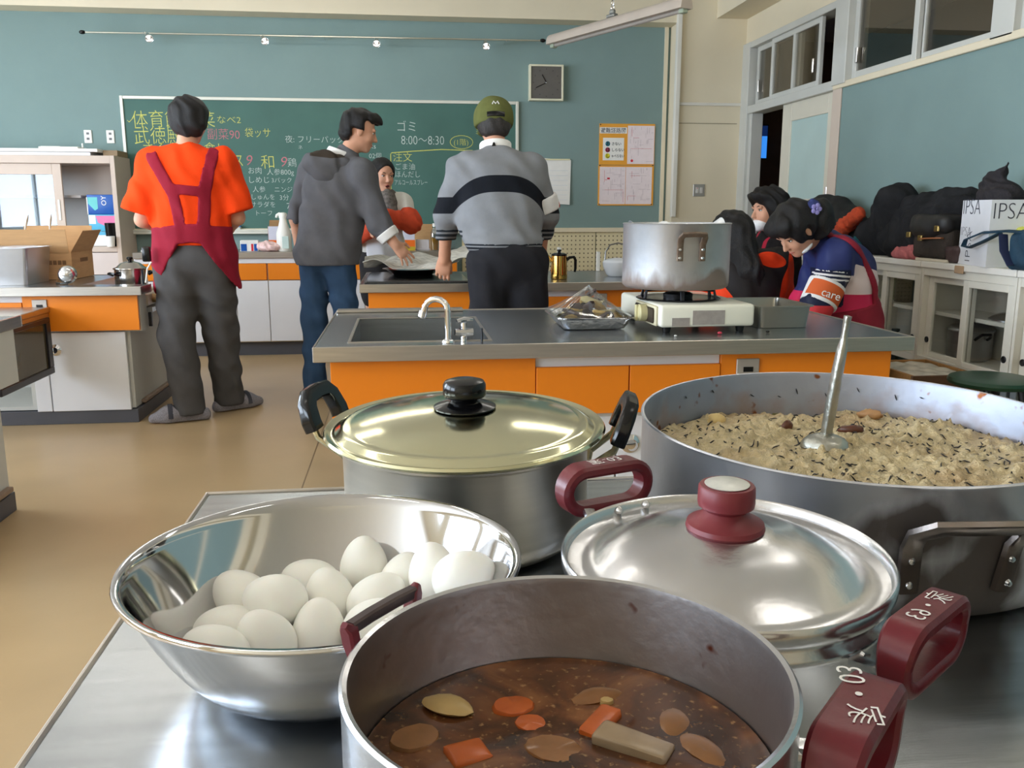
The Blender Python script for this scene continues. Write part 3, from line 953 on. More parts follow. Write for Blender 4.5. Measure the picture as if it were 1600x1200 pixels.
def loop_handle(parent, R, th, z, w=0.043, h=0.024, width=0.014, thick=0.0055, off=0.034, lean=0.0, marks=None, metal=ALU, twist=0.0):
    """closed maroon loop standing off the pot wall on a riveted bracket; th in degrees, z = loop centre (parent space)"""
    a = math.radians(th)
    o = Vector((math.cos(a), math.sin(a), 0)); t = Vector((-math.sin(a), math.cos(a), 0)); u = Vector((0, 0, 1))
    c = o * (R + off) + u * z
    ow, tw = o, t
    q = math.radians(twist); t = tw * math.cos(q) - ow * math.sin(q); o = ow * math.cos(q) + tw * math.sin(q)
    lean_v = (u * math.cos(lean) + o * math.sin(lean)); wid = (o * math.cos(lean) - u * math.sin(lean))
    b = bm_new()
    # bar of rectangular section swept round the loop
    P = rounded_rect_path(w, h, 0.0195, 7)
    rings = []
    n = len(P)
    for i in range(n):
        x, y = P[i]
        px, py = P[i - 1]; nx, ny = P[(i + 1) % n]
        d = Vector((nx - px, ny - py)).normalized(); nr = Vector((d.y, -d.x))
        wd = width * (1.0 + 0.25 * max(0, y / h))
        ring = []
        for (aa, bb) in ((-1, -0.45), (-0.8, -1), (0.8, -1), (1, -0.45), (1, 0.45), (0.8, 1), (-0.8, 1), (-1, 0.45)):
            q = Vector((x, y)) + nr * (bb * thick)
            ring.append(b.verts.new(c + t * q.x + lean_v * q.y + wid * (aa * wd)))
        rings.append(ring)
    for i in range(n):
        A, B = rings[i], rings[(i + 1) % n]
        for k in range(8):
            f = b.faces.new((A[k], A[(k + 1) % 8], B[(k + 1) % 8], B[k])); f.smooth = True
    hd = obj('handle', b, MAROON, parent, label='maroon loop handle with white painted marks' if marks else 'maroon loop handle')
    o, t = ow, tw
    zb = min(z - 0.012, 0.098)
    for s in (-1, 1):
        b = bm_new()
        p0 = o * (R + 0.001) + t * (s * 0.030) + u * zb
        p1 = o * (R + off - 0.012) + t * (s * 0.026) + u * (z - 0.016)
        tube(b, [p0 - t * s * 0.012, p0, p1], 1.0, 6, flat=(0.006, 0.0025))
        bmv = lathe(b, [(0, 0.003), (0.003, 0.0025), (0.004, 0)], n=8)
        bmesh.ops.transform(b, matrix=Matrix.Translation(p0 - t * s * 0.008 + o * 0.001) @ o.to_track_quat('Z', 'Y').to_matrix().to_4x4(), verts=bmv)
        obj('bracket', b, metal, hd)
    if marks:
        s_, size, flip, shift = marks
        top = c + lean_v * (h + thick + 0.0006)
        X = t * (-1 if flip else 1); Y = wid * (-1 if flip else 1)
        rot = Matrix((X, Y, X.cross(Y))).transposed().to_euler()
        text('painted_marks', s_, size, PAINTW, hd, top + X * shift - Y * size * 0.38, rot, thin=-0.0002, ext=0.0001, align='CENTER')
    return hd

# steel mixing bowl
def bowl_r(u):
    return 0.083 + (0.163 - 0.083) * u ** 0.52
t_bowl = thing('mixing_bowl', 'wide polished steel mixing bowl full of white eggs', 'bowl', (-0.073, 0.727, TOPZ))
b = bm_new()
H0 = 0.0985
out = [(0, 0.0), (0.070, 0.0), (0.079, 0.0015)] + [(bowl_r(i / 14), 0.002 + H0 * 0.985 * i / 14) for i in range(1, 15)]
rim = [(0.1655, H0 + 0.0005), (0.1688, H0 + 0.001), (0.1695, H0 + 0.003), (0.1685, H0 + 0.005), (0.1645, H0 + 0.0052)]
inn = [(bowl_r(i / 14) - 0.0015, 0.0035 + H0 * 0.985 * i / 14) for i in range(14, 0, -1)] + [(0.077, 0.0032), (0.07, 0.002), (0, 0.002)]
lathe(b, out + rim + inn, n=96)
obj('bowl_shell', b, BOWL_STEEL, t_bowl, auto=60)

# eggs
EGG = mat('white_eggshell', S(251, 249, 241), 0.48, 0, 0.015, 25, 0.03, 260, sss=0.15)
b = bm_new()
prof = []
for i in range(19):
    an = PI * i / 18
    zz = -math.cos(an)
    rr = math.sin(an) * (1 - 0.13 * zz)
    prof.append((0.0238 * rr, 0.0302 * zz))
prof[0] = (0, prof[0][1]); prof[-1] = (0, prof[-1][1])
lathe(b, prof, n=28)
egg0 = obj('egg', b, EGG, None, auto=0)
for p in egg0.data.polygons:
    p.use_smooth = True
EGGS = [  # x, y, z, tilt axis azimuth, tilt angle, label
    (-0.0460, 0.8371, 0.8020, 80, 8, 'white egg standing upright at the back of the pile in the bowl'),
    (0.0485, 0.7455, 0.8250, 20, 80, 'large white egg lying highest, at the right end of the bowl'),
    (0.0215, 0.7840, 0.8130, 100, 35, 'white egg half hidden behind the highest egg on the right'),
    (-0.0073, 0.8140, 0.7930, 60, 40, 'white egg tucked between the upright egg and the right-hand pair'),
    (-0.0980, 0.8300, 0.7894, 170, 70, 'white egg low at the back, just left of the upright egg'),
    (-0.0765, 0.7882, 0.7907, 120, 25, 'white egg in the middle of the pile, in front of the lower back egg'),
    (-0.0316, 0.7734, 0.7940, 30, 60, 'white egg in the middle, behind the broken maroon handle'),
    (-0.1231, 0.7665, 0.8021, 165, 82, 'white egg lying sideways on top of the left part of the pile'),
    (-0.1590, 0.7980, 0.7933, 150, 60, 'white egg peeping out behind the sideways egg on the left'),
    (-0.0826, 0.7424, 0.7814, 80, 12, 'big white egg standing in the front middle of the bowl'),
    (-0.1254, 0.7226, 0.7859, 200, 30, 'round-looking white egg at the front, left of the big front one'),
    (-0.0310, 0.7262, 0.7916, 10, 70, 'white egg at the front right, partly under the maroon handle'),
    (-0.1632, 0.7511, 0.7815, 190, 75, 'white egg mostly hidden low down at the left of the pile'),
    (-0.1625, 0.6951, 0.7900, 160, 70, 'white egg at the front left, cut off by the bowl rim')]
for i, (x, y, z, az, ti, lab) in enumerate(EGGS):
    o = egg0 if i == 0 else egg0.copy()
    if i:
        COL.objects.link(o)
    o.location = (x, y, z)
    a = math.radians(az)
    d = Vector((math.cos(a) * math.sin(math.radians(ti)), math.sin(a) * math.sin(math.radians(ti)), math.cos(math.radians(ti))))
    o.rotation_euler = d.to_track_quat('Z', 'Y').to_euler()
    tag(o, lab, 'egg', 'white eggs in the bowl')

# pot with the pale gold lid (lid is a thing resting on the pot)
t_b = thing('stew_pot', 'satin steel two-handled pot under the pale gold lid', 'pot', (0.0717, 1.0367, TOPZ + 0.0055), (0.0442, -0.0128, 0))
b = bm_new()
Rb = 0.1475
lathe(b, [(0, 0.0), (Rb - 0.03, 0.0), (Rb - 0.012, 0.004), (Rb - 0.003, 0.014), (Rb, 0.028), (Rb, 0.119), (Rb + 0.004, 0.123), (Rb + 0.010, 0.125), (Rb + 0.011, 0.128), (Rb + 0.009, 0.130), (Rb - 0.002, 0.129), (Rb - 0.003, 0.119), (Rb - 0.003, 0.02), (Rb - 0.03, 0.004), (0, 0.003)], n=96)
obj('pot_body', b, POT_STEEL, t_b, auto=50)
def arch_handle(parent, R, th, z, tilt=0.9):
    a = math.radians(th)
    o = Vector((math.cos(a), math.sin(a), 0)); t = Vector((-math.sin(a), math.cos(a), 0)); u = Vector((0, 0, 1))
    k = (o * math.cos(tilt) * 0.55 + u * math.sin(tilt) * 1.15).normalized()
    c = o * (R + 0.0345) + u * z
    w = 0.036
    P = [c + t * w, c + t * (w + 0.001) + k * 0.010, c + t * (w - 0.004) + k * 0.030, c + t * (w - 0.014) + k * 0.040, c + k * 0.042,
         c - t * (w - 0.014) + k * 0.040, c - t * (w - 0.004) + k * 0.030, c - t * (w + 0.001) + k * 0.010, c - t * w]
    b = bm_new(); tube(b, P, [1.1, 1.1, 1.05, 1, 0.95, 1, 1.05, 1.1, 1.1], 10, up=o, flat=(0.0105, 0.0085)); hd = obj('handle', b, BLACK_PLASTIC, parent, label='black handle')
    for s in (1, -1):
        b = bm_new()
        tube(b, [c + t * s * w + k * 0.004, c + t * s * w - k * 0.010, o * (R + 0.004) + t * s * 0.030 + u * (z - 0.030), o * (R + 0.001) + t * s * 0.022 + u * (z - 0.040)], 0.0042, 8)
        obj('wire_bracket', b, GOLD_RIM, hd)
arch_handle(t_b, Rb, 158, 0.127); arch_handle(t_b, Rb, -12, 0.127)
t_l = thing('pot_lid', 'shallow pale gold lid with a shiny black knob', 'lid', (0.0700, 1.0310, TOPZ + 0.0055 + 0.1303), (0.0442, -0.0128, 0))
b = bm_new()
lathe(b, [(0.1672, 0.0015), (0.1690, 0.004), (0.1672, 0.0068), (0.1636, 0.006), (0.1592, 0.0035), (0.1548, 0.0045), (0.1491, 0.0095), (0.1437, 0.011), (0.1402, 0.0105), (0.1358, 0.012), (0.1065, 0.0185), (0.0710, 0.0235), (0.0355, 0.0262), (0.0000, 0.027), (0.0000, 0.0255), (0.0710, 0.022), (0.1358, 0.0102), (0.1491, 0.0075), (0.1548, 0.0022), (0.1597, 0.0012)], n=96, close=False)
obj('lid_disc', b, GOLD_LID, t_l, auto=50)
b = bm_new()
lathe(b, [(0, 0.0265), (0.034, 0.0262), (0.0375, 0.0275), (0.0375, 0.029), (0.033, 0.031), (0.019, 0.0345), (0.0165, 0.038), (0.0175, 0.0405), (0.0245, 0.0415), (0.026, 0.0435), (0.0258, 0.0555), (0.0235, 0.0595), (0.017, 0.0615), (0, 0.062)], n=40)
obj('knob', b, BLACK_PLASTIC, t_l, auto=40, label='shiny black knob')

# pot C with the rounded aluminium lid
t_c = thing('aluminium_pot', 'aluminium pot with maroon loop handles under the domed lid', 'pot', (0.2455, 0.627, TOPZ))
Rc = 0.1195
b = bm_new()
lathe(b, [(0, 0), (Rc - 0.02, 0), (Rc - 0.006, 0.004), (Rc - 0.001, 0.016), (Rc, 0.03), (Rc, 0.094), (Rc + 0.003, 0.097), (Rc + 0.004, 0.103), (Rc + 0.001, 0.108), (Rc + 0.002, 0.113), (Rc - 0.001, 0.114), (Rc - 0.003, 0.11), (Rc - 0.003, 0.02), (0, 0.003)], n=80)
obj('pot_body', b, ALU, t_c, auto=50)
loop_handle(t_c, Rc + 0.002, 111, 0.138, w=0.045, h=0.019, width=0.010, off=0.046, marks=('家-03', 0.016, True, 0.0))
loop_handle(t_c, Rc + 0.002, -53, 0.113, w=0.048, h=0.020, width=0.0105, off=0.034, marks=('家・63', 0.018, True, 0.0))
t_cl = thing('pot_lid', 'domed aluminium lid with a maroon knob and raised rim', 'lid', (0.2445, 0.625, TOPZ + 0.1185), (0.034, -0.012, 0))
b = bm_new()
lathe(b, [(0.1251, 0.0005), (0.1270, 0.004), (0.1275, 0.0125), (0.1259, 0.0148), (0.1236, 0.013), (0.1222, 0.006), (0.1154, 0.0035), (0.1047, 0.0045), (0.1008, 0.007), (0.0911, 0.0145), (0.0756, 0.0225), (0.0562, 0.0288), (0.0388, 0.0312), (0.0349, 0.0335), (0.0194, 0.034), (0.0000, 0.034), (0.0000, 0.032), (0.0562, 0.027), (0.0911, 0.013), (0.1047, 0.003), (0.1154, 0.0012), (0.1222, 0.0008)], n=96, close=False)
obj('lid_disc', b, ALU, t_cl, auto=50)
b = bm_new()
lathe(b, [(0, 0.0335), (0.029, 0.0335), (0.0305, 0.0355), (0.0295, 0.039), (0.020, 0.044), (0.0165, 0.049), (0.0185, 0.052), (0.0215, 0.053), (0.022, 0.056), (0.0216, 0.068), (0.0205, 0.0695), (0.0, 0.0695)], n=40)
kb = obj('knob', b, MAROON_K, t_cl, auto=40, label='faded maroon knob')
b = bm_new(); lathe(b, [(0, 0.0693), (0.0165, 0.0695), (0.0172, 0.0703), (0.015, 0.0712), (0, 0.0714)], n=32); obj('knob_cap', b, mat('worn_silver_cap', S(214, 214, 208), 0.4, 0.7, 0.1, 90), kb)
for a in (118, 104):
    b = bm_new(); an = math.radians(a)
    o = Vector((math.cos(an), math.sin(an), 0))
    g = lathe(b, [(0, 0.004), (0.0025, 0.0035), (0.0038, 0.0012), (0.004, 0)], n=12)
    bmesh.ops.transform(b, matrix=Matrix.Translation(o * 0.1226 + Vector((0, 0, 0.0095))) @ (-o).to_track_quat('Z', 'Y').to_matrix().to_4x4(), verts=g)
    obj('rivet', b, ALU, t_cl)

# pot A with soup
t_a = thing('aluminium_pot', 'open aluminium pot of brown vegetable soup nearest to us', 'pot', (0.084, 0.435, TOPZ))
Ra = 0.1225
b = bm_new()
lathe(b, [(0, 0), (Ra - 0.02, 0), (Ra - 0.006, 0.004), (Ra - 0.001, 0.016), (Ra, 0.03), (Ra, 0.145), (Ra + 0.0008, 0.1485), (Ra - 0.001, 0.1502), (Ra - 0.0035, 0.149)], n=96)
lathe(b, [(Ra - 0.0035, 0.149), (Ra - 0.004, 0.145), (Ra - 0.004, 0.02), (Ra - 0.02, 0.004), (0, 0.003)], n=96, mi=1)
bmesh.ops.remove_doubles(b, verts=b.verts[:], dist=1e-5)
obj('pot_body', b, [ALU, ALU_IN], t_a, auto=50)
loop_handle(t_a, Ra, -18, 0.116, w=0.046, width=0.0120, off=0.030, marks=('家・03', 0.020, False, 0.004), twist=-26)
# broken left handle: bare strap with maroon stubs at both ends
a = math.radians(141); o_ = Vector((math.cos(a), math.sin(a), 0)); t_ = Vector((-math.sin(a), math.cos(a), 0)); u_ = Vector((0, 0, 1))
b = bm_new()
cc = o_ * (Ra + 0.0085) + u_ * 0.150
tube(b, [cc + t_ * 0.030, cc + t_ * 0.012 + u_ * 0.001, cc - t_ * 0.012 + u_ * 0.001, cc - t_ * 0.030], 1.0, 8, up=u_, flat=(0.004, 0.004))
hb = obj('handle', b, mat('dark_worn_strap', S(92, 80, 80), 0.35, 0.8, 0.1, 40), t_a, label='broken handle, bare strap between maroon stubs')
for s in (1, -1):
    b = bm_new()
    e = cc + t_ * s * 0.030
    tube(b, [e + u_ * 0.004 + t_ * s * 0.005, e + u_ * 0.000 + t_ * s * 0.001, e - u_ * 0.010 - t_ * s * 0.001, e - u_ * 0.026 - t_ * s * 0.004 - o_ * 0.001], [0.35, 0.8, 0.8, 0.55], 8, up=o_, flat=(0.0055, 0.0065))
    obj('handle_stub', b, MAROON, hb)
for s in (1, -1):
    b = bm_new()
    tube(b, [o_ * (Ra - 0.001) + t_ * s * 0.026 + u_ * 0.110, cc + t_ * s * 0.026 - u_ * 0.024 - o_ * 0.001], 0.003, 6)
    obj('bracket', b, ALU, hb)

def soup_material():
    m = mat('brown_broth', S(62, 30, 14), 0.06, 0, 0.0, spec=0.6)
    nt = m.node_tree; p = nt.nodes['Principled BSDF']
    tc = nt.nodes.new('ShaderNodeTexCoord')
    n1 = nt.nodes.new('ShaderNodeTexNoise'); n1.inputs['Scale'].default_value = 17; n1.inputs['Detail'].default_value = 5; n1.inputs['Distortion'].default_value = 0.9
    nt.links.new(tc.outputs['Object'], n1.inputs['Vector'])
    cr = nt.nodes.new('ShaderNodeValToRGB')
    cr.color_ramp.elements[0].position = 0.30; cr.color_ramp.elements[0].color = S(44, 26, 15)
    cr.color_ramp.elements[1].position = 0.66; cr.color_ramp.elements[1].color = S(132, 84, 48)
    e = cr.color_ramp.elements.new(0.46); e.color = S(74, 44, 26)
    e = cr.color_ramp.elements.new(0.54); e.color = S(100, 60, 34)
    nt.links.new(n1.outputs['Fac'], cr.inputs[0])
    n2 = nt.nodes.new('ShaderNodeTexNoise'); n2.inputs['Scale'].default_value = 190; n2.inputs['Detail'].default_value = 3
    nt.links.new(tc.outputs['Object'], n2.inputs['Vector'])
    r2 = nt.nodes.new('ShaderNodeMapRange'); r2.inputs['From Min'].default_value = 0.60; r2.inputs['From Max'].default_value = 0.74; r2.inputs['To Max'].default_value = 0.55
    nt.links.new(n2.outputs['Fac'], r2.inputs['Value'])
    mx = nt.nodes.new('ShaderNodeMix'); mx.data_type = 'RGBA'
    nt.links.new(r2.outputs[0], mx.inputs[0]); nt.links.new(cr.outputs[0], mx.inputs[6]); mx.inputs[7].default_value = S(196, 150, 96)
    nt.links.new(mx.outputs[2], p.inputs['Base Color'])
    bp = nt.nodes.new('ShaderNodeBump'); bp.inputs['Strength'].default_value = 0.10; bp.inputs['Distance'].default_value = 0.004
    n4 = nt.nodes.new('ShaderNodeTexNoise'); n4.inputs['Scale'].default_value = 30
    nt.links.new(tc.outputs['Object'], n4.inputs['Vector']); nt.links.new(n4.outputs['Fac'], bp.inputs['Height']); nt.links.new(bp.outputs[0], p.inputs['Normal'])
    return m
b = bm_new()
lathe(b, [(0, 0.0045), (Ra - 0.022, 0.0055), (Ra - 0.0052, 0.02), (Ra - 0.0052, 0.0910), (Ra - 0.0075, 0.0898), (Ra - 0.012, 0.0895), (0, 0.0895)], cx=0, cy=0, n=64)
soup = obj('vegetable_soup', b, soup_material(), None, loc=(0.084, 0.435, TOPZ), auto=30)
soup['kind'] = 'stuff'; soup['label'] = 'brown broth with bits of vegetable in the nearest pot'; soup['category'] = 'soup'

CARROT = mat('stewed_carrot', S(186, 90, 34), 0.25, 0, 0.12, 60, sss=0.1)
ONION = mat('stewed_onion', S(140, 96, 58), 0.2, 0, 0.15, 50, sss=0.1)
PALE = mat('pale_daikon', S(190, 160, 104), 0.3, 0, 0.12, 50, sss=0.1)
GREYP = mat('grey_konnyaku', S(154, 132, 104), 0.25, 0, 0.12, 60)
def soup_piece(name, x, y, kind, w, l, th, rz, m, lab, cat, dz=0.0015, tilt=0.06):
    w, l = w * 1.25, l * 1.25
    dz = dz - 0.0012
    b = bm_new()
    if kind == 'slab':
        box(b, -w / 2, w / 2, -l / 2, l / 2, -th / 2, th / 2, min(th, w) * 0.3, 2)
    elif kind == 'coin':
        lathe(b, [(0, -th / 2), (w / 2 * 0.9, -th / 2), (w / 2, -th / 4), (w / 2, th / 4), (w / 2 * 0.9, th / 2), (0, th / 2)], n=20)
        bmesh.ops.scale(b, vec=(1, l / w, 1), verts=b.verts[:])
    else:  # curled petal: bent leaf-shaped sheet with a pointed end
        def fn(u, v):
            a = (v - 0.5) * 1.9
            wd = w * 0.5 * (math.sin(PI * min(1, u * 0.96 + 0.04)) ** 0.6)
            return Vector(((u - 0.5) * l, math.sin(a) * wd, (1 - math.cos(a)) * wd * -0.55 + 0.004 * math.sin(PI * u)))
        sheet(b, fn, 10, 6, 0.0022)
    rnd = random.Random(int(x * 1e5) + 3)
    for v in b.verts:
        v.co += Vector((rnd.uniform(-1, 1), rnd.uniform(-1, 1), rnd.uniform(-1, 1))) * th * 0.05
    o = obj(name, b, m, None, loc=(x, y, TOPZ + 0.0895 + dz), rot=(tilt, tilt * 0.7, math.radians(rz)), auto=50)
    tag(o, lab, cat)
soup_piece('onion_piece', 0.0215, 0.4985, 'petal', 0.020, 0.028, 0.004, -30, PALE, 'cream onion petal with a pointed end floating at the left of the soup', 'vegetable', 0.004)
soup_piece('carrot_piece', 0.062, 0.496, 'coin', 0.022, 0.016, 0.008, 10, CARROT, 'flat carrot slice near the far side of the soup, beside the onion petal', 'vegetable', -0.0005)
soup_piece('onion_piece', 0.118, 0.502, 'petal', 0.016, 0.030, 0.004, 15, ONION, 'brown onion petal floating near the far right of the soup', 'vegetable', 0.001)
soup_piece('carrot_piece', 0.112, 0.472, 'slab', 0.012, 0.026, 0.010, -40, CARROT, 'bright carrot stick in the middle right of the soup', 'vegetable', 0.000)
soup_piece('konnyaku_piece', 0.126, 0.448, 'slab', 0.016, 0.036, 0.008, 55, GREYP, 'grey flat slice with a rough edge, front right in the soup', 'vegetable', 0.002)
soup_piece('carrot_piece', 0.030, 0.452, 'slab', 0.020, 0.016, 0.010, 20, CARROT, 'carrot chunk at the front left of the soup', 'vegetable', -0.001)
soup_piece('carrot_piece', 0.070, 0.478, 'coin', 0.016, 0.014, 0.008, 0, CARROT, 'small carrot bit almost sunk in the centre of the soup', 'vegetable', -0.002)
soup_piece('onion_piece', 0.158, 0.470, 'petal', 0.018, 0.030, 0.004, 70, ONION, 'translucent onion petal along the right side of the soup', 'vegetable', 0.0)
soup_piece('potato_piece', 0.000, 0.470, 'coin', 0.026, 0.020, 0.010, 30, ONION, 'dull brown potato piece near the left wall of the soup pot', 'vegetable', -0.002)
soup_piece('potato_piece', 0.080, 0.450, 'coin', 0.030, 0.020, 0.010, -20, ONION, 'brown potato piece at the front middle of the soup', 'vegetable', -0.003)
soup_piece('daikon_piece', 0.121, 0.4935, 'coin', 0.007, 0.005, 0.004, 0, PALE, 'tiny pale cube floating by the brown onion petal', 'vegetable', 0.002)
soup_piece('onion_piece', 0.165, 0.442, 'petal', 0.020, 0.034, 0.004, 110, ONION, 'onion petal at the front right edge of the soup', 'vegetable', 0.0)

# pot D: the big shallow rice pot
t_d = thing('rice_pot', 'huge shallow dented aluminium pot of seasoned rice with burnt sides', 'pot', (0.5390, 0.9850, TOPZ + 0.0080), (0.0326, -0.0076, 0))
Rd = 0.253
D_OUT = stained('burnt_aluminium_pot', S(206, 208, 216), 0.38, S(52, 36, 22), -0.03, 0.075, 0.9, 16.0, stretch=(1, 1, 0.5), patches=(((-0.085, -0.24, 0.085), 0.062, 0.8), ((0.015, -0.255, 0.070), 0.06, 0.8), ((-0.04, -0.25, 0.115), 0.05, 0.5), ((-0.03, -0.255, 0.02), 0.05, 0.5)))
D_IN = stained('rice_pot_inner_wall', S(158, 163, 176), 0.5, S(150, 112, 74), 0.02, 0.16, 0.6, 22, spots=(S(128, 80, 50), 38, 0.66))
b = bm_new()
lathe(b, [(0, 0), (Rd * 0.93, 0), (Rd * 0.965, 0.004), (Rd * 0.985, 0.014), (Rd, 0.03), (Rd, 0.138), (Rd + 0.0015, 0.1405), (Rd, 0.142), (Rd - 0.0025, 0.1415)], n=128)
lathe(b, [(Rd - 0.0025, 0.1415), (Rd - 0.0045, 0.137), (Rd - 0.0045, 0.03), (Rd * 0.95, 0.005), (0, 0.004)], n=128, mi=1)
bmesh.ops.remove_doubles(b, verts=b.verts[:], dist=1e-5)
obj('pot_body', b, [D_OUT, D_IN], t_d, auto=50)
HB = stained('sooty_steel_handle', S(150, 140, 134), 0.3, S(46, 34, 28), 0.06, 0.10, 0.9, 30)
SOOT = mat('burnt_soot_patch', S(40, 30, 22), 0.7, 0.1, 0.3, 40)
b = bm_new()
def dwall(th, out_, z):
    a = math.radians(th)
    return Vector((math.cos(a) * (Rd + out_), math.sin(a) * (Rd + out_), z))
tube(b, [dwall(-105, 0.004, 0.036), dwall(-105, 0.005, 0.082), dwall(-104.5, 0.012, 0.098), dwall(-101.5, 0.030, 0.112), dwall(-98, 0.036, 0.115), dwall(-88, 0.038, 0.115), dwall(-84, 0.032, 0.112), dwall(-81.5, 0.014, 0.098), dwall(-82.5, 0.005, 0.082), dwall(-84.5, 0.004, 0.036)],
     1.0, 10, up=(0, -1, 0.2), flat=(0.0105, 0.0045))
hd = obj('handle', b, HB, t_d, label='sooty steel bail handle riveted to the side')
b = bm_new()
for th in (-105, -83.6):
    for z in (0.045, 0.070):
        g = lathe(b, [(0, 0.0035), (0.0026, 0.003), (0.0042, 0.0)], n=10)
        a = math.radians(th); o = Vector((math.cos(a), math.sin(a), 0))
        bmesh.ops.transform(b, matrix=Matrix.Translation(dwall(th, 0.0085, z)) @ o.to_track_quat('Z', 'Y').to_matrix().to_4x4(), verts=g)
obj('rivets', b, ALU, hd)
b = bm_new()
tube(b, [dwall(70, 0.004, 0.052), dwall(70, 0.005, 0.085), dwall(72, 0.034, 0.116), dwall(80, 0.044, 0.119), dwall(92, 0.036, 0.116), dwall(95, 0.005, 0.085), dwall(95, 0.004, 0.052)], 1.0, 10, up=(0, 1, 0.2), flat=(0.0105, 0.0045))
obj('handle', b, HB, t_d)

# seasoned rice: one lumpy mass plus loose strands
rs = np.random.RandomState(5)
def rice_h(x, y):
    r = math.hypot(x, y)
    h = 0.105 + 0.005 * math.sin(9 * x + 2) * math.cos(8 * y + 1) + 0.0035 * math.sin(31 * x + 17 * y) + 0.003 * math.cos(41 * y - 23 * x)
    h += 0.010 * math.exp(-((x + 0.10) ** 2 + (y - 0.10) ** 2) / 0.012)
    return h - 0.008 * max(0, (r - 0.19) / 0.05)
NR, NA = 90, 260
cl = rs.rand(700, 3)
V = []; F = []
ca, sa = np.cos(np.linspace(0, 2 * PI, NA, endpoint=False)), np.sin(np.linspace(0, 2 * PI, NA, endpoint=False))
bumps = rs.uniform(-0.245, 0.245, (2600, 2)); bh = rs.uniform(0.001, 0.0058, 2600); bw = rs.uniform(0.0025, 0.0085, 2600)
Xr = np.array([[(0.2455 * (i / NR)) * c for c in ca] for i in range(1, NR + 1)]); Yr = np.array([[(0.2455 * (i / NR)) * s for s in sa] for i in range(1, NR + 1)])
Zr = np.vectorize(rice_h)(Xr, Yr)
for (bx, by), h_, w_ in zip(bumps, bh, bw):
    ri = math.hypot(bx, by)
    i0 = max(0, int((ri - 3 * w_) / 0.2455 * NR) - 1); i1 = min(NR, int((ri + 3 * w_) / 0.2455 * NR) + 1)
    if i0 >= i1:
        continue
    d2 = (Xr[i0:i1] - bx) ** 2 + (Yr[i0:i1] - by) ** 2
    Zr[i0:i1] += h_ * np.exp(-d2 / (w_ * w_ * 0.6))
Zr += rs.uniform(-0.0006, 0.0006, Zr.shape)
verts = [(0, 0, float(Zr[0].mean()))] + [(float(Xr[i, j]), float(Yr[i, j]), float(Zr[i, j])) for i in range(NR) for j in range(NA)]
faces = [(0, 1 + j, 1 + (j + 1) % NA) for j in range(NA)]
for i in range(NR - 1):
    for j in range(NA):
        a0, a1 = 1 + i * NA + j, 1 + i * NA + (j + 1) % NA
        faces.append((a0, a0 + NA, a1 + NA, a1))
me = bpy.data.meshes.new('seasoned_rice'); me.from_pydata(verts, [], faces); me.update()
for p in me.polygons:
    p.use_smooth = True
RICE = mat('seasoned_rice_grain', S(198, 180, 140), 0.40, 0, 0.24, 75, 0.55, 330, spec=0.6)
nt = RICE.node_tree; pn = nt.nodes['Principled BSDF']; prev = pn.inputs['Base Color'].links[0].from_socket
tcn = nt.nodes.new('ShaderNodeTexCoord'); nz = nt.nodes.new('ShaderNodeTexNoise'); nz.inputs['Scale'].default_value = 9; nz.inputs['Detail'].default_value = 4
nt.links.new(tcn.outputs['Object'], nz.inputs['Vector'])
r2 = nt.nodes.new('ShaderNodeMapRange'); r2.inputs['From Min'].default_value = 0.48; r2.inputs['From Max'].default_value = 0.72; r2.inputs['To Max'].default_value = 0.6
nt.links.new(nz.outputs['Fac'], r2.inputs['Value'])
mxn = nt.nodes.new('ShaderNodeMix'); mxn.data_type = 'RGBA'
nt.links.new(r2.outputs[0], mxn.inputs[0]); nt.links.new(prev, mxn.inputs[6]); mxn.inputs[7].default_value = S(172, 136, 94)
nt.links.new(mxn.outputs[2], pn.inputs['Base Color'])
me.materials.append(RICE)
rice = bpy.data.objects.new('seasoned_rice', me); COL.objects.link(rice); rice.location = (0.5375, 0.9805, TOPZ)
rice['kind'] = 'stuff'; rice['label'] = 'tan seasoned rice heaped in the huge shallow pot'; rice['category'] = 'rice'
def zat(x, y):
    i = min(NR - 1, max(0, int(math.hypot(x, y) / 0.2455 * NR) - 1)); j = int((math.atan2(y, x) % (2 * PI)) / (2 * PI) * NA) % NA
    return float(Zr[i, j])
b = bm_new()
for i in range(420):
    r = 0.238 * math.sqrt(rs.rand()); a = rs.rand() * 2 * PI
    x, y = r * math.cos(a), r * math.sin(a); d = rs.rand() * 2 * PI; L = rs.uniform(0.004, 0.011); k = rs.uniform(-0.4, 0.4)
    pts = []
    for s in (-1, -0.3, 0.4, 1):
        px_, py_ = x + math.cos(d + k * s) * L * s * 0.5, y + math.sin(d + k * s) * L * s * 0.5
        pts.append((px_, py_, zat(px_, py_) + 0.0012))
    tube(b, pts, [0.0004, 0.0009, 0.0009, 0.0004], 4, cap=False)
hj = obj('hijiki_strands', b, mat('black_hijiki', S(30, 28, 30), 0.4), rice, auto=0)
hj['kind'] = 'stuff'; hj['label'] = 'short black seaweed strands'
b = bm_new()
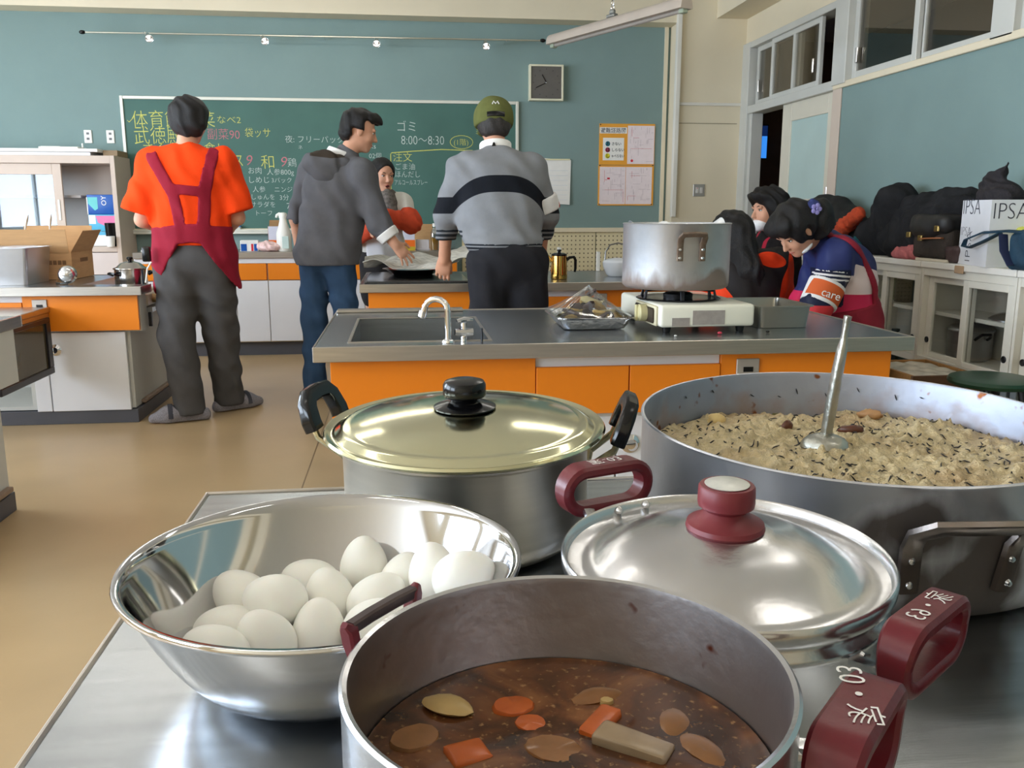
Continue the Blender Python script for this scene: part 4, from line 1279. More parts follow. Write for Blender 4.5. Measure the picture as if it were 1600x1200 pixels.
for (th, z, L, tl) in ((152, 0.124, 0.007, 0.2), (96, 0.125, 0.008, 0.5), (80, 0.130, 0.009, 1.2), (60, 0.136, 0.008, 1.0), (48, 0.130, 0.009, 1.2), (40, 0.134, 0.006, 0.3), (112, 0.136, 0.006, 0.9), (125, 0.134, 0.005, 0.8), (86, 0.122, 0.006, 0.4), (70, 0.124, 0.011, 1.0)):
    a = math.radians(th); rr = Rd - 0.006
    da = L / rr * 0.5
    tube(b, [(rr * math.cos(a - da * math.cos(tl)), rr * math.sin(a - da * math.cos(tl)), z - L * 0.5 * math.sin(tl)), (rr * math.cos(a), rr * math.sin(a), z), (rr * math.cos(a + da * math.cos(tl) * 0.8), rr * math.sin(a + da * math.cos(tl) * 0.8), z + L * 0.5 * math.sin(tl))], [0.0004, 0.001, 0.0004], 4, cap=False)
h2 = obj('hijiki_strands', b, MATS['black_hijiki'], rice, auto=0)
h2['kind'] = 'stuff'; h2['label'] = 'black seaweed strands stuck to the inner wall'
# larger bits in the rice
def rice_bit(name, x, y, r, m, lab, rz=0):
    b = bm_new(); ball(b, (0, 0, 0), r, 12, 8)
    rn = random.Random(int(x * 1e4))
    for v in b.verts:
        v.co *= rn.uniform(0.82, 1.15)
    o = obj(name, b, m, None, loc=(0.5375 + x, 0.9805 + y, TOPZ + zat(x, y) + r[2] * 0.35), rot=(0.1, 0.1, rz), auto=60)
    tag(o, lab, 'food')
MUSH = mat('brown_mushroom', S(88, 48, 30), 0.35, 0, 0.2, 60)
rice_bit('mushroom_piece', 0.030, 0.055, (0.016, 0.008, 0.006), MUSH, 'dark brown mushroom piece on the rice right of the ladle', 2.7)
rice_bit('mushroom_piece', -0.040, 0.090, (0.008, 0.006, 0.008), MUSH, 'small brown mushroom behind the ladle handle', 0.4)
rice_bit('leaf_piece', -0.005, 0.205, (0.011, 0.006, 0.006), mat('olive_leaf', S(96, 88, 40), 0.5, 0, 0.2, 50), 'olive leaf scrap by the far wall of the rice pot')
rice_bit('potato_piece', -0.115, 0.150, (0.013, 0.010, 0.009), mat('pale_potato', S(212, 186, 128), 0.4, 0, 0.1, 50), 'pale potato lump at the far left of the rice')
rice_bit('mushroom_piece', 0.120, 0.170, (0.018, 0.008, 0.008), mat('tan_tofu_skin', S(170, 128, 84), 0.5, 0, 0.15, 50), 'tan scrap stuck at the far wall right of the ladle', 2.4)

# ladle standing in the rice
LAD = mat('worn_ladle_aluminium', S(176, 176, 168), 0.34, 1.0, 0.12, 40, 0.15, 90)
t_ld = thing('ladle', 'worn aluminium ladle standing upright in the rice', 'ladle', (0.511, 0.990, TOPZ + 0.111))
b = bm_new()
lathe(b, [(0.030, -0.004), (0.0295, 0.001), (0.027, 0.006), (0.021, 0.0115), (0.012, 0.015), (0, 0.016)], n=32)
bmesh.ops.transform(b, matrix=Matrix.Rotation(-0.15, 4, 'X') @ Matrix.Rotation(0.10, 4, 'Y'), verts=b.verts[:])
obj('scoop', b, LAD, t_ld, auto=60)
b = bm_new(); tube(b, [(0.0, 0.000, 0.008), (0.000, -0.001, 0.022), (0.0015, -0.003, 0.045), (0.004, -0.009, 0.095), (0.006, -0.012, 0.122), (0.0065, -0.013, 0.132), (0.007, -0.0135, 0.140), (0.0078, -0.0145, 0.152), (0.0085, -0.0155, 0.162)],
              [0.0075, 0.0068, 0.0072, 0.0068, 0.0062, 0.0042, 0.0036, 0.0042, 0.0046], 12, flat=(1.0, 0.8))
obj('handle', b, LAD, t_ld, auto=60)
b = bm_new(); lathe(b, [(0, 0.017), (0.008, 0.0165), (0.0105, 0.013), (0.0105, 0.009)], n=16); obj('socket', b, LAD, t_ld)

# dark pan corner entering at the lower right edge
t_p = thing('griddle_pan', 'dark pan whose rim just enters at the lower right edge', 'pan', (0.62, 0.50, TOPZ))
b = bm_new()
lathe(b, [(0, 0), (0.105, 0), (0.118, 0.006), (0.126, 0.034), (0.129, 0.036), (0.127, 0.037), (0.123, 0.034), (0.115, 0.008), (0, 0.003)], n=64)
obj('pan_body', b, mat('black_iron', S(46, 46, 50), 0.4, 0.7, 0.1, 30), t_p, auto=50)
# ---------------------------------------------------------------- people
SKIN = mat('skin', S(214, 160, 132), 0.55, 0, 0.05, 25, 0.04, 300, sss=0.12)
HAIR = mat('black_hair', S(24, 21, 21), 0.45, 0, 0.15, 60, 0.5, 220, spec=0.4, stretch=(3, 3, 0.6))
EYE_W = mat('eye_white', S(232, 228, 222), 0.3)
EYE_D = mat('dark_iris', S(34, 22, 18), 0.2)
LIP = mat('lips', S(176, 92, 84), 0.45, 0, 0.05, 40)
MOUTHD = mat('open_mouth', S(70, 24, 24), 0.5)
MASKW = mat('white_face_mask', S(234, 236, 240), 0.85, 0, 0.03, 40, 0.1, 200)

def V3(p):
    return np.array(p, float)
def unit(v):
    v = np.array(v, float)
    return v / np.linalg.norm(v)

def head_frame(f, up=(0, 0, 1)):
    f = unit(f)
    s = unit(np.cross(f, up))
    u = np.cross(s, f)
    return s, f, u, np.array([s, f, u]).T

def head_prims(c, f, up=(0, 0, 1), neck=None, sc=1.0, open_mouth=False):
    s, f, u, R = head_frame(f, up)
    P = lambda a, b_, d: V3(c) + (s * a + f * b_ + u * d) * sc
    r = lambda *a: tuple(x * sc for x in a)
    pr = [ell(P(0, -0.010, 0.030), r(0.073, 0.092, 0.082), R, 0.02), ell(P(0, 0.026, -0.040), r(0.057, 0.062, 0.074), R, 0.04),
          ell(P(0, 0.062, -0.094), r(0.022, 0.018, 0.018), R, 0.03)]
    for g in (-1, 1):
        pr.append(ell(P(g * 0.034, 0.056, -0.030), r(0.022, 0.022, 0.024), R, 0.02))
        pr.append(ell(P(g * 0.030, 0.080, 0.022), r(0.022, 0.010, 0.008), R, 0.012))
        pr.append(ell(P(g * 0.0745, -0.006, -0.008), r(0.009, 0.018, 0.031), R, 0.006))
    pr.append(cap(P(0, 0.086, 0.012), P(0, 0.107, -0.030), 0.0065 * sc, 0.0105 * sc, 0.012))
    pr.append(ell(P(0, 0.097, -0.034), r(0.015, 0.010, 0.008), R, 0.006))
    for g in (-1, 1):
        pr.append(sub(ell(P(g * 0.031, 0.098, 0.005), r(0.017, 0.013, 0.009), R, 0.008)))
    pr.append(ell(P(0, 0.082, -0.060), r(0.020, 0.011, 0.006), R, 0.006))
    pr.append(ell(P(0, 0.080, -0.072 - (0.010 if open_mouth else 0)), r(0.018, 0.011, 0.006), R, 0.006))
    if neck is not None:
        pr.append(cap(P(0, -0.018, -0.06), neck, 0.050 * sc, 0.056 * sc, 0.03))
    return pr

def face_parts(root, c, f, up=(0, 0, 1), sc=1.0, open_mouth=False, look=(0, 0)):
    s, f, u, R = head_frame(f, up)
    P = lambda a, b_, d: Vector(V3(c) + (s * a + f * b_ + u * d) * sc)
    M = Matrix([list(R[i]) for i in range(3)])
    for g in (-1, 1):
        b = bm_new(); ball(b, P(g * 0.031, 0.0735, 0.004), (0.0125 * sc, 0.0105 * sc, 0.0055 * sc), 12, 8, M=M)
        e = obj('eye', b, EYE_W, root, auto=0)
        b = bm_new(); ball(b, P(g * 0.031 + look[0], 0.0812, 0.004 + look[1]), (0.0052 * sc, 0.0040 * sc, 0.0054 * sc), 10, 6, M=M); obj('iris', b, EYE_D, e, auto=0)
        b = bm_new(); tube(b, [P(g * 0.016, 0.0885, 0.024), P(g * 0.030, 0.0875, 0.029), P(g * 0.047, 0.077, 0.024)], [0.0022 * sc, 0.0030 * sc, 0.0014 * sc], 6); obj('eyebrow', b, HAIR, root)
        b = bm_new(); tube(b, [P(g * 0.018, 0.0840, 0.008), P(g * 0.031, 0.0845, 0.0105), P(g * 0.045, 0.0765, 0.0075)], 0.0013 * sc, 5); obj('eyelid_line', b, HAIR, root)
    b = bm_new()
    if open_mouth:
        ball(b, P(0, 0.084, -0.069), (0.015 * sc, 0.010 * sc, 0.011 * sc), 14, 8, M=M); o = obj('mouth', b, MOUTHD, root, auto=0)
        b = bm_new(); tube(b, [P(0.017, 0.087, -0.068), P(0, 0.096, -0.057), P(-0.017, 0.087, -0.068), P(0, 0.093, -0.083)], 0.0033 * sc, 6, closed=True); obj('lips', b, LIP, o, auto=0)
    else:
        tube(b, [P(0.021, 0.081, -0.066), P(0.008, 0.0895, -0.065), P(-0.008, 0.0895, -0.065), P(-0.021, 0.081, -0.066)], [0.0015 * sc, 0.0042 * sc, 0.0042 * sc, 0.0015 * sc], 6); obj('mouth', b, LIP, root, auto=0)

def hand_prims(w, d, n, th, curl=(0.25, 0.35, 0.3), spread=0.0, sc=1.0, thumb_open=0.6):
    """w wrist, d towards the fingertips, n out of the palm, th towards the thumb side"""
    d = unit(d); n = unit(n - d * np.dot(n, d)); th = unit(np.cross(d, n)) * np.sign(np.dot(np.cross(d, n), th))
    w = V3(w)
    R = np.array([th, d, n]).T
    pr = [cap(w - d * 0.03, w + d * 0.01, 0.026 * sc, 0.024 * sc, 0.02), ell(w + d * 0.045 * sc, (0.040 * sc, 0.052 * sc, 0.016 * sc), R, 0.015),
          ell(w + d * 0.07 * sc, (0.041 * sc, 0.026 * sc, 0.013 * sc), R, 0.012)]
    for i, (off, L) in enumerate(((0.030, 0.070), (0.0105, 0.078), (-0.0105, 0.072), (-0.0300, 0.056))):
        p = w + (d * (0.080 - (0.006 if i == 3 else 0)) + th * off) * sc
        a = 0.0
        dd = unit(d + th * (off * spread * 12))
        r0 = 0.0088 * sc * (0.9 if i == 3 else 1)
        pr.append(cap(p - dd * 0.03 * sc, p, r0, r0, 0.006))
        for (fr, cu, r1) in ((0.45, curl[0], 0.94), (0.30, curl[1], 0.86), (0.25, curl[2], 0.76)):
            a += cu
            q = p + (dd * math.cos(a) + n * math.sin(a)) * (L * fr * sc)
            pr.append(cap(p, q, r0, 0.0088 * sc * r1 * (0.9 if i == 3 else 1), 0.003))
            p = q; r0 = 0.0088 * sc * r1 * (0.9 if i == 3 else 1)
    p = w + (d * 0.022 + th * 0.028 + n * 0.004) * sc
    q = p + unit(d * (1 - thumb_open * 0.5) + th * thumb_open + n * 0.25) * 0.040 * sc
    t2 = q + unit(d * 0.9 + th * thumb_open * 0.35 + n * 0.35) * 0.034 * sc
    pr += [cap(w + d * 0.01, p, 0.018 * sc, 0.0135 * sc, 0.012), cap(p, q, 0.0130 * sc, 0.0105 * sc, 0.006), cap(q, t2, 0.0102 * sc, 0.0085 * sc, 0.003)]
    return pr

def around(p, r):
    p = V3(p)
    return (p - r, p + r)

def hand_fine(w, d, res=0.0042):
    w = V3(w); c = w + unit(d) * 0.085
    return (c - 0.10, c + 0.10, res)

def legs_prims(hips, knees, ankles, r, k=0.04):
    pr = []
    for i in (0, 1):
        pr += [cap(hips[i], knees[i], r[0], r[1], k), cap(knees[i], ankles[i], r[1] * 1.0, r[2], 0.03)]
    return pr

def foot_prims(ankle, toe, k=0.03):
    a, t = V3(ankle), V3(toe)
    heel = np.array([a[0], a[1], 0.035]) - unit([t[0] - a[0], t[1] - a[1], 0]) * 0.035
    ball_ = np.array([t[0], t[1], 0.026]) - unit([t[0] - a[0], t[1] - a[1], 0]) * 0.06
    return [cap(a, heel, 0.036, 0.034, k), cap(heel, ball_, 0.034, 0.034, k), cap(ball_, (t[0], t[1], 0.022), 0.034, 0.024, k)]

def polydist(px, pz, pts):
    """2-D distance from (px, pz) to a polyline"""
    best = None
    for (a, b_) in zip(pts[:-1], pts[1:]):
        d = (b_[0] - a[0], b_[1] - a[1])
        L2 = d[0] ** 2 + d[1] ** 2
        t = np.clip(((px - a[0]) * d[0] + (pz - a[1]) * d[1]) / L2, 0, 1)
        e = np.sqrt((px - a[0] - t * d[0]) ** 2 + (pz - a[1] - t * d[1]) ** 2)
        best = e if best is None else np.minimum(best, e)
    return best

# ======== man in the orange T-shirt
P1 = thing('person', 'man in an orange T-shirt and maroon apron seen from behind, standing by the left counter', 'person', (-1.14, 5.05, 0))
hc, hf = (0.012, 0.06, 1.635), (0.30, 0.93, -0.20)
sh = [(-0.185, 0.02, 1.415), (0.185, 0.02, 1.415)]
el = [(-0.265, 0.03, 1.105), (0.230, 0.05, 1.115)]
wr = [(-0.185, 0.27, 1.03), (0.13, 0.29, 1.04)]
hips = [(-0.105, 0.0, 0.90), (0.105, 0.02, 0.90)]
kn = [(-0.115, -0.03, 0.47), (0.095, 0.10, 0.48)]
an = [(-0.060, -0.075, 0.09), (0.105, 0.17, 0.09)]
toes = [(-0.245, -0.130, 0), (0.250, 0.285, 0)]
body = head_prims(hc, hf, neck=(0, 0.0, 1.47)) + [cap((-0.13, 0, 1.40), (0.13, 0, 1.40), 0.075, None, 0.05), ell((0, 0.01, 1.25), (0.175, 0.115, 0.20), None, 0.06), ell((0, 0.01, 1.02), (0.165, 0.115, 0.16), None, 0.06)]
for i in (0, 1):
    body += [cap(sh[i], el[i], 0.052, 0.042, 0.03), cap(el[i], wr[i], 0.042, 0.028, 0.02)]
    d = V3(wr[i]) - V3(el[i])
    body += hand_prims(wr[i], d + np.array([0.1 * (1 - 2 * i), 0, -0.05]), np.array([0.3 * (1 - 2 * i), 0, -1.0]), np.array([1.0 - 2 * i, 0, 0.2]), (0.5, 0.6, 0.4))
body += legs_prims(hips, kn, an, (0.085, 0.06, 0.042)) + foot_prims(an[0], toes[0]) + foot_prims(an[1], toes[1])
sdf_object('body', body, 0.010, SKIN, P1, fine=[hand_fine(wr[0], V3(wr[0]) - V3(el[0])), hand_fine(wr[1], V3(wr[1]) - V3(el[1])), (V3(hc) - 0.13, V3(hc) + 0.13, 0.006)])
torso = [cap((-0.140, -0.005, 1.365), (0.140, -0.005, 1.365), 0.088, None, 0.06), cap((-0.03, 0.0, 1.435), (-0.17, 0.0, 1.405), 0.060, 0.062, 0.05), cap((0.03, 0.0, 1.435), (0.17, 0.0, 1.405), 0.060, 0.062, 0.05), ell((0, -0.005, 1.27), (0.205, 0.140, 0.22), None, 0.06), ell((0, 0.00, 1.06), (0.205, 0.150, 0.20), None, 0.06), cap((0, -0.005, 1.43), (0.003, 0.005, 1.455), 0.072, 0.066, 0.04)]
ORANGE_T = mat('orange_tshirt_cotton', S(250, 72, 18), 0.85, 0, 0.05, 10, 0.2, 300, spec=0.2)
tee = [t_ for t_ in torso] + [cap(sh[0], (-0.272, 0.0, 1.150), 0.078, 0.090, 0.05), cap(sh[1], (0.242, 0.02, 1.150), 0.078, 0.088, 0.05)]
def sleeve_cut(X, Y, Z):
    l = np.where(X < -0.215, (-0.30) * (X + 0.30) + (-0.95) * (Z - 1.15), -1)
    r = np.where(X > 0.205, (0.30) * (X - 0.27) + (-0.95) * (Z - 1.15), -1)
    return np.maximum(np.maximum(l, r), (0.968 - Z)) + 0 * Y
tee += [mask(sleeve_cut), sub(cap((0.003, 0.02, 1.50), (0.004, 0.03, 1.58), 0.056, 0.07, 0.01))]
sdf_object('tshirt', tee, 0.009, ORANGE_T, P1, disp=folds(0.0075, 42.0, 0.6, 0.55))
GREYTR = mat('charcoal_trousers', S(82, 80, 80), 0.85, 0, 0.08, 12, 0.2, 300, spec=0.15)
tr = [ell((0, 0.0, 0.90), (0.192, 0.142, 0.14), None, 0.06)] + legs_prims([(-0.098, 0, 0.86), (0.098, 0.01, 0.86)], kn, [(-0.062, -0.07, 0.05), (0.105, 0.17, 0.05)], (0.118, 0.094, 0.084), 0.05) + [cut((0, 0, 1.0), (0, 0, 1)), cut((0, 0, 0.038), (0, 0, -1))]
sdf_object('trousers', tr, 0.010, GREYTR, P1, disp=folds(0.008, 36.0, 2.2, 0.9))
APR = mat('maroon_apron_cloth', S(146, 30, 50), 0.8, 0, 0.06, 12, 0.2, 280, spec=0.2)
strL = [(-0.185, 1.50), (-0.165, 1.43), (-0.055, 1.24), (-0.02, 1.03)]
strR = [(0.155, 1.50), (0.145, 1.43), (0.105, 1.26), (0.085, 1.03)]
def apron_mask(X, Y, Z):
    bk = Y < 0.06
    d = np.minimum(polydist(X, Z, strL), polydist(X, Z, strR)) - 0.031
    d = np.minimum(d, np.maximum(np.abs(Z - (1.258 - 0.10 * (X - 0.02))) - 0.026, np.abs(X - 0.03) - 0.085))
    band = np.maximum(np.abs(Z - 1.035 + 0.10 * np.abs(X - 0.02)) - 0.050, -1.0 + 0 * X)
    tri = np.maximum(np.maximum(0.68 - Z, Z - 1.01), 0.055 + 0.62 * (0.985 - Z) - np.abs(X - 0.01))
    side = tri
    front = np.maximum(np.maximum(0.76 - Z, Z - 1.38), np.maximum(0.02 - Y, np.abs(X) - 0.19))
    d = np.minimum(np.minimum(d, band), np.minimum(side, np.minimum(front, tri)))
    return d * 0.8 + 0 * Y
ap = [cap((-0.140, -0.005, 1.365), (0.140, -0.005, 1.365), 0.096, None, 0.06), cap((-0.03, 0.0, 1.435), (-0.17, 0.0, 1.405), 0.068, 0.070, 0.05), cap((0.03, 0.0, 1.435), (0.17, 0.0, 1.405), 0.068, 0.070, 0.05), ell((0, -0.005, 1.27), (0.214, 0.149, 0.228), None, 0.06), ell((0, 0.00, 1.06), (0.216, 0.160, 0.208), None, 0.06), ell((0, 0.015, 0.90), (0.234, 0.175, 0.17), None, 0.06), ell((0, 0.03, 0.74), (0.237, 0.175, 0.17), None, 0.06), mask(apron_mask)]
sdf_object('apron', ap, 0.008, APR, P1, disp=folds(0.005, 46.0, 1.1, 0.5))
hair = [ell(V3(hc) + (0, -0.012, 0.026), (0.106, 0.112, 0.104), None, 0.03), ell(V3(hc) + (0.0, -0.060, -0.035), (0.088, 0.060, 0.070), None, 0.03), cut(V3(hc) + (0.02, 0.075, 0.0), (0.28, 0.85, -0.42)), cut(V3(hc) + (0, 0, -0.088), (0.0, 0.35, -1)),
        sub(ell(V3(hc) + (0.095, 0.030, -0.022), (0.035, 0.04, 0.05), None, 0.02))]
sdf_object('hair', hair, 0.006, HAIR, P1, disp=folds(0.0065, 80.0, 0.3, 0.5), smooth=0)
SLIP = mat('grey_woven_slipper', S(140, 136, 142), 0.9, 0, 0.25, 180, 0.4, 260)
SLIPB = mat('dark_slipper_band', S(62, 62, 70), 0.85)
for (a_, t_) in zip(an, toes):
    a_, t_ = V3(a_), V3(t_); d = unit([t_[0] - a_[0], t_[1] - a_[1], 0])
    h = np.array([a_[0], a_[1], 0.028]) - d * 0.06; m_ = np.array([t_[0], t_[1], 0.030]) - d * 0.07
    sl = [cap(h, m_, 0.047, 0.052, 0.02), cap(m_, (t_[0], t_[1], 0.024), 0.050, 0.030, 0.03), ell(np.array([t_[0], t_[1], 0.045]) - d * 0.10, (0.056, 0.056, 0.045), None, 0.03), cut((0, 0, 0.004), (0, 0, -1)), sub(cap(np.array([a_[0], a_[1], 0.10]) - d * 0.05, np.array([a_[0], a_[1], 0.075]) + d * 0.04, 0.05, None, 0.01))]
    sl_o = sdf_object('slipper', sl, 0.006, SLIP, P1)
    q = np.array([t_[0], t_[1], 0.0]) - d * 0.085; sd = np.array([-d[1], d[0], 0])
    b = bm_new(); tube(b, [Vector(q + sd * (0.064 * math.cos(x)) + np.array([0, 0, 0.026 + 0.072 * math.sin(x)])) for x in np.linspace(0.05, PI - 0.05, 12)], 1.0, 8, up=Vector(d), flat=(0.003, 0.013)); obj('strap', b, SLIPB, sl_o)
b = bm_new(); box(b, -0.240, -0.198, -0.135, -0.10, 0.885, 0.965, 0.008, 2); pc = obj('phone_pouch', b, BLACK_PLASTIC, P1)
b = bm_new(); tube(b, [(-0.19, -0.145, 0.885), (-0.215, -0.140, 0.85), (-0.225, -0.135, 0.80), (-0.232, -0.13, 0.775)], 0.004, 6); obj('white_cord', b, WHITE_PL, pc)

# ======== man in the grey hooded jacket
P2 = thing('person', 'man in a grey hooded jacket and jeans, bending right with one hand on the newspaper', 'person', (-0.50, 5.50, 0))
bx = np.array([-0.50, 5.50, 0.0])
L = lambda x, y, z: tuple(V3((x, y, z)) - bx)
hc, hf = L(-0.240, 5.53, 1.622), (0.95, 0.16, -0.26)
sh = [L(-0.54, 5.63, 1.385), L(-0.225, 5.40, 1.365)]
el = [L(-0.655, 5.66, 1.10), L(-0.135, 5.40, 1.075)]
wr = [L(-0.640, 5.68, 0.875), L(-0.045, 5.385, 0.955)]
hips = [L(-0.545, 5.54, 0.90), L(-0.395, 5.46, 0.90)]
kn = [L(-0.555, 5.52, 0.49), L(-0.355, 5.47, 0.49)]
an = [L(-0.565, 5.49, 0.09), L(-0.345, 5.50, 0.09)]
body = head_prims(hc, hf, neck=L(-0.335, 5.51, 1.45)) + [cap(sh[0], sh[1], 0.065, None, 0.05), ell(L(-0.40, 5.50, 1.24), (0.165, 0.12, 0.20), None, 0.06), ell(L(-0.45, 5.50, 1.0), (0.15, 0.12, 0.16), None, 0.06)]
for i in (0, 1):
    body += [cap(sh[i], el[i], 0.05, 0.04, 0.03), cap(el[i], wr[i], 0.038, 0.027, 0.02)]
hd2 = (0.64, 0.05, -0.76)
body += hand_prims(wr[1], hd2, np.array([-0.40, 0.85, -0.30]), np.array([0.7, 0.3, 0.65]), (0.12, 0.32, 0.30), 0.9, thumb_open=0.9)
body += hand_prims(wr[0], (0.05, 0.02, -1.0), np.array([1.0, 0.2, 0]), np.array([0.2, 1, 0]), (0.3, 0.4, 0.3))
body += legs_prims(hips, kn, an, (0.078, 0.056, 0.04)) + foot_prims(an[0], (an[0][0] + 0.13, an[0][1] + 0.10, 0)) + foot_prims(an[1], (an[1][0] + 0.15, an[1][1] + 0.09, 0))
sdf_object('body', body, 0.009, SKIN, P2, fine=[hand_fine(wr[1], hd2), hand_fine(wr[0], (0, 0, -1)), (V3(hc) - 0.13, V3(hc) + 0.13, 0.0045)])
face_parts(P2, hc, hf, look=(0, -0.001))
HOODIE = mat('charcoal_fleece', S(100, 100, 104), 0.9, 0, 0.07, 16, 0.25, 320, spec=0.12)
jk = [cap(sh[0], sh[1], 0.086, None, 0.06), ell(L(-0.385, 5.50, 1.26), (0.205, 0.160, 0.20), None, 0.06), ell(L(-0.425, 5.50, 1.08), (0.195, 0.155, 0.20), None, 0.06), ell(L(-0.455, 5.50, 0.93), (0.190, 0.158, 0.15), None, 0.06), ell(L(-0.460, 5.50, 0.86), (0.190, 0.158, 0.16), None, 0.06),
      cap(sh[1], el[1], 0.078, 0.068, 0.04), cap(el[1], (V3(el[1]) * 0.70 + V3(wr[1]) * 0.30), 0.066, 0.060, 0.03), cap(sh[0], el[0], 0.078, 0.062, 0.04), cap(L(-0.35, 5.51, 1.42), L(-0.32, 5.52, 1.47), 0.088, 0.075, 0.05),
      mask(lambda X, Y, Z: np.maximum(np.where(np.abs(X + 0.0) < 0.33, 0.825 + 0.05 * X - Z, -1) + 0 * Y, np.where(X < -0.13, 1.085 - Z, -1) * 1.0 + 0 * Y) if False else np.maximum(0.830 - Z + 0 * X + 0 * Y, np.where((X < -0.115) & (Y > 0.115), 1.10 - Z, -1)))]
sdf_object('jacket', jk, 0.009, HOODIE, P2, disp=folds(0.009, 40.0, 3.1, 0.5))
hood = [ell(L(-0.470, 5.43, 1.425), (0.115, 0.080, 0.075), None, 0.04), ell(L(-0.435, 5.40, 1.370), (0.085, 0.055, 0.075), None, 0.04), cap(L(-0.52, 5.52, 1.45), L(-0.42, 5.60, 1.475), 0.036, 0.030, 0.03), cap(L(-0.42, 5.40, 1.45), L(-0.245, 5.42, 1.415), 0.042, 0.028, 0.04),
        cap(L(-0.245, 5.42, 1.415), L(-0.20, 5.52, 1.40), 0.028, 0.025, 0.03), cap(L(-0.42, 5.60, 1.475), L(-0.25, 5.62, 1.43), 0.03, 0.025, 0.03), sub(ell(L(-0.365, 5.50, 1.515), (0.110, 0.075, 0.062), None, 0.03))]
sdf_object('hood', hood, 0.006, banded('charcoal_hood_fleece', S(96, 96, 100), [('lining', S(62, 54, 46))], 0.9, 0.2), P2, disp=folds(0.006, 60.0, 1.3, 0.6), attrs={'lining': lambda P: np.minimum(P[:, 2] - 1.452 - 0.12 * np.abs(P[:, 0] - 0.10), 0.10 - np.abs(P[:, 0] - 0.075))})
b = bm_new(); tube(b, [L(-0.355 + 0.075 * math.cos(t), 5.515 + 0.072 * math.sin(t), 1.485 - 0.028 * math.cos(t)) for t in np.linspace(0, 2 * PI, 20, endpoint=False)], 1.0, 8, closed=True, flat=(0.008, 0.022)); obj('white_collar', b, PAPER, P2)
cu = V3(el[1]) * 0.42 + V3(wr[1]) * 0.58; cd = unit(V3(wr[1]) - V3(el[1]))
sdf_object('shirt_cuff', [cap(cu - cd * 0.035, cu + cd * 0.012, 0.073, 0.064, 0.01), cut(cu + cd * 0.022, cd), cut(cu - cd * 0.03, -cd)], 0.006, PAPER, P2, disp=folds(0.004, 40, 0.4))
DENIM = mat('dark_blue_denim', S(52, 74, 100), 0.85, 0, 0.16, 9, 0.25, 420, spec=0.15)
tr = [ell(L(-0.465, 5.50, 0.90), (0.165, 0.140, 0.13), None, 0.06)] + legs_prims([L(-0.54, 5.53, 0.87), L(-0.39, 5.47, 0.87)], kn, [L(-0.565, 5.49, 0.06), L(-0.345, 5.50, 0.06)], (0.098, 0.076, 0.068), 0.04) + [cut((0, 0, 0.05), (0, 0, -1)), cut((0, 0, 1.0), (0, 0, 1))]
sdf_object('jeans', tr, 0.010, DENIM, P2, disp=folds(0.008, 42.0, 0.9, 0.8))
for a_ in an:
    sdf_object('shoe', [p_ for p_ in foot_prims((a_[0], a_[1], 0.07), (a_[0] + 0.14, a_[1] + 0.10, 0))] + [cut((0, 0, 0.0), (0, 0, -1))], 0.008, mat('navy_canvas_shoe', S(30, 40, 58), 0.7), P2, disp=lambda X, Y, Z: -0.012 + 0 * (X + Y + Z))
s_, f_, u_, R_ = head_frame(hf)
H = lambda a, b_, c_: V3(hc) + s_ * a + f_ * b_ + u_ * c_
hair = [ell(H(0, -0.016, 0.036), (0.093, 0.110, 0.096), R_, 0.03), ell(H(0, -0.070, -0.020), (0.076, 0.050, 0.065), R_, 0.03), ell(H(0, 0.066, 0.088), (0.060, 0.045, 0.030), R_, 0.03), cap(H(0.02, 0.06, 0.10), H(0.015, 0.106, 0.072), 0.022, 0.010, 0.02),
        sub(rbx(H(0, 0.105, -0.030), (0.12, 0.090, 0.090), 0.02, R_, 0.02)), sub(rbx(H(0.0, -0.012, -0.060), (0.13, 0.036, 0.062), 0.02, R_, 0.02)), cut(H(0, -0.03, -0.080), -u_ + f_ * 0.2)]
sdf_object('hair', hair, 0.0055, HAIR, P2, disp=folds(0.006, 85.0, 1.9, 0.5), smooth=0)

# ======== man in the grey sweater and olive cap
P3 = thing('person', 'man in a grey navy-banded sweater and olive cap, leaning on the counter', 'person', (0.50, 4.45, 0))
bx = np.array([0.50, 4.45, 0.0])
hc, hf = L(0.487, 4.74, 1.600), (0.0, 0.95, -0.30)
sh = [L(0.322, 4.60, 1.350), L(0.660, 4.60, 1.350)]
el = [L(0.230, 4.63, 1.135), L(0.742, 4.63, 1.135)]
wr = [L(0.222, 4.79, 0.900), L(0.748, 4.80, 0.905)]
hips = [L(0.435, 4.44, 0.88), L(0.63, 4.44, 0.88)]
kn = [L(0.42, 4.44, 0.48), L(0.64, 4.44, 0.48)]
an = [L(0.42, 4.38, 0.09), L(0.65, 4.38, 0.09)]
body = head_prims(hc, hf, neck=L(0.49, 4.65, 1.44)) + [cap(sh[0], sh[1], 0.066, None, 0.05), ell(L(0.49, 4.57, 1.25), (0.17, 0.115, 0.20), None, 0.06), ell(L(0.52, 4.50, 1.02), (0.16, 0.12, 0.16), None, 0.06)]
hd3 = [(-0.10, 0.42, -0.90), (0.02, 0.42, -0.90)]
for i in (0, 1):
    body += [cap(sh[i], el[i], 0.05, 0.042, 0.03), cap(el[i], wr[i], 0.041, 0.029, 0.02)]
body += hand_prims(wr[0], hd3[0], np.array([0.25, 0.9, 0.40]), np.array([1, 0.0, 0.0]), (0.05, 0.75, 0.6), 0.2, 1.04, 0.2)
body += hand_prims(wr[1], hd3[1], np.array([-0.25, 0.9, 0.40]), np.array([-1, 0.0, 0.0]), (0.05, 0.75, 0.6), 0.2, 1.04, 0.2)
body += legs_prims(hips, kn, an, (0.085, 0.06, 0.042)) + foot_prims(an[0], (an[0][0], an[0][1] + 0.18, 0)) + foot_prims(an[1], (an[1][0], an[1][1] + 0.18, 0))
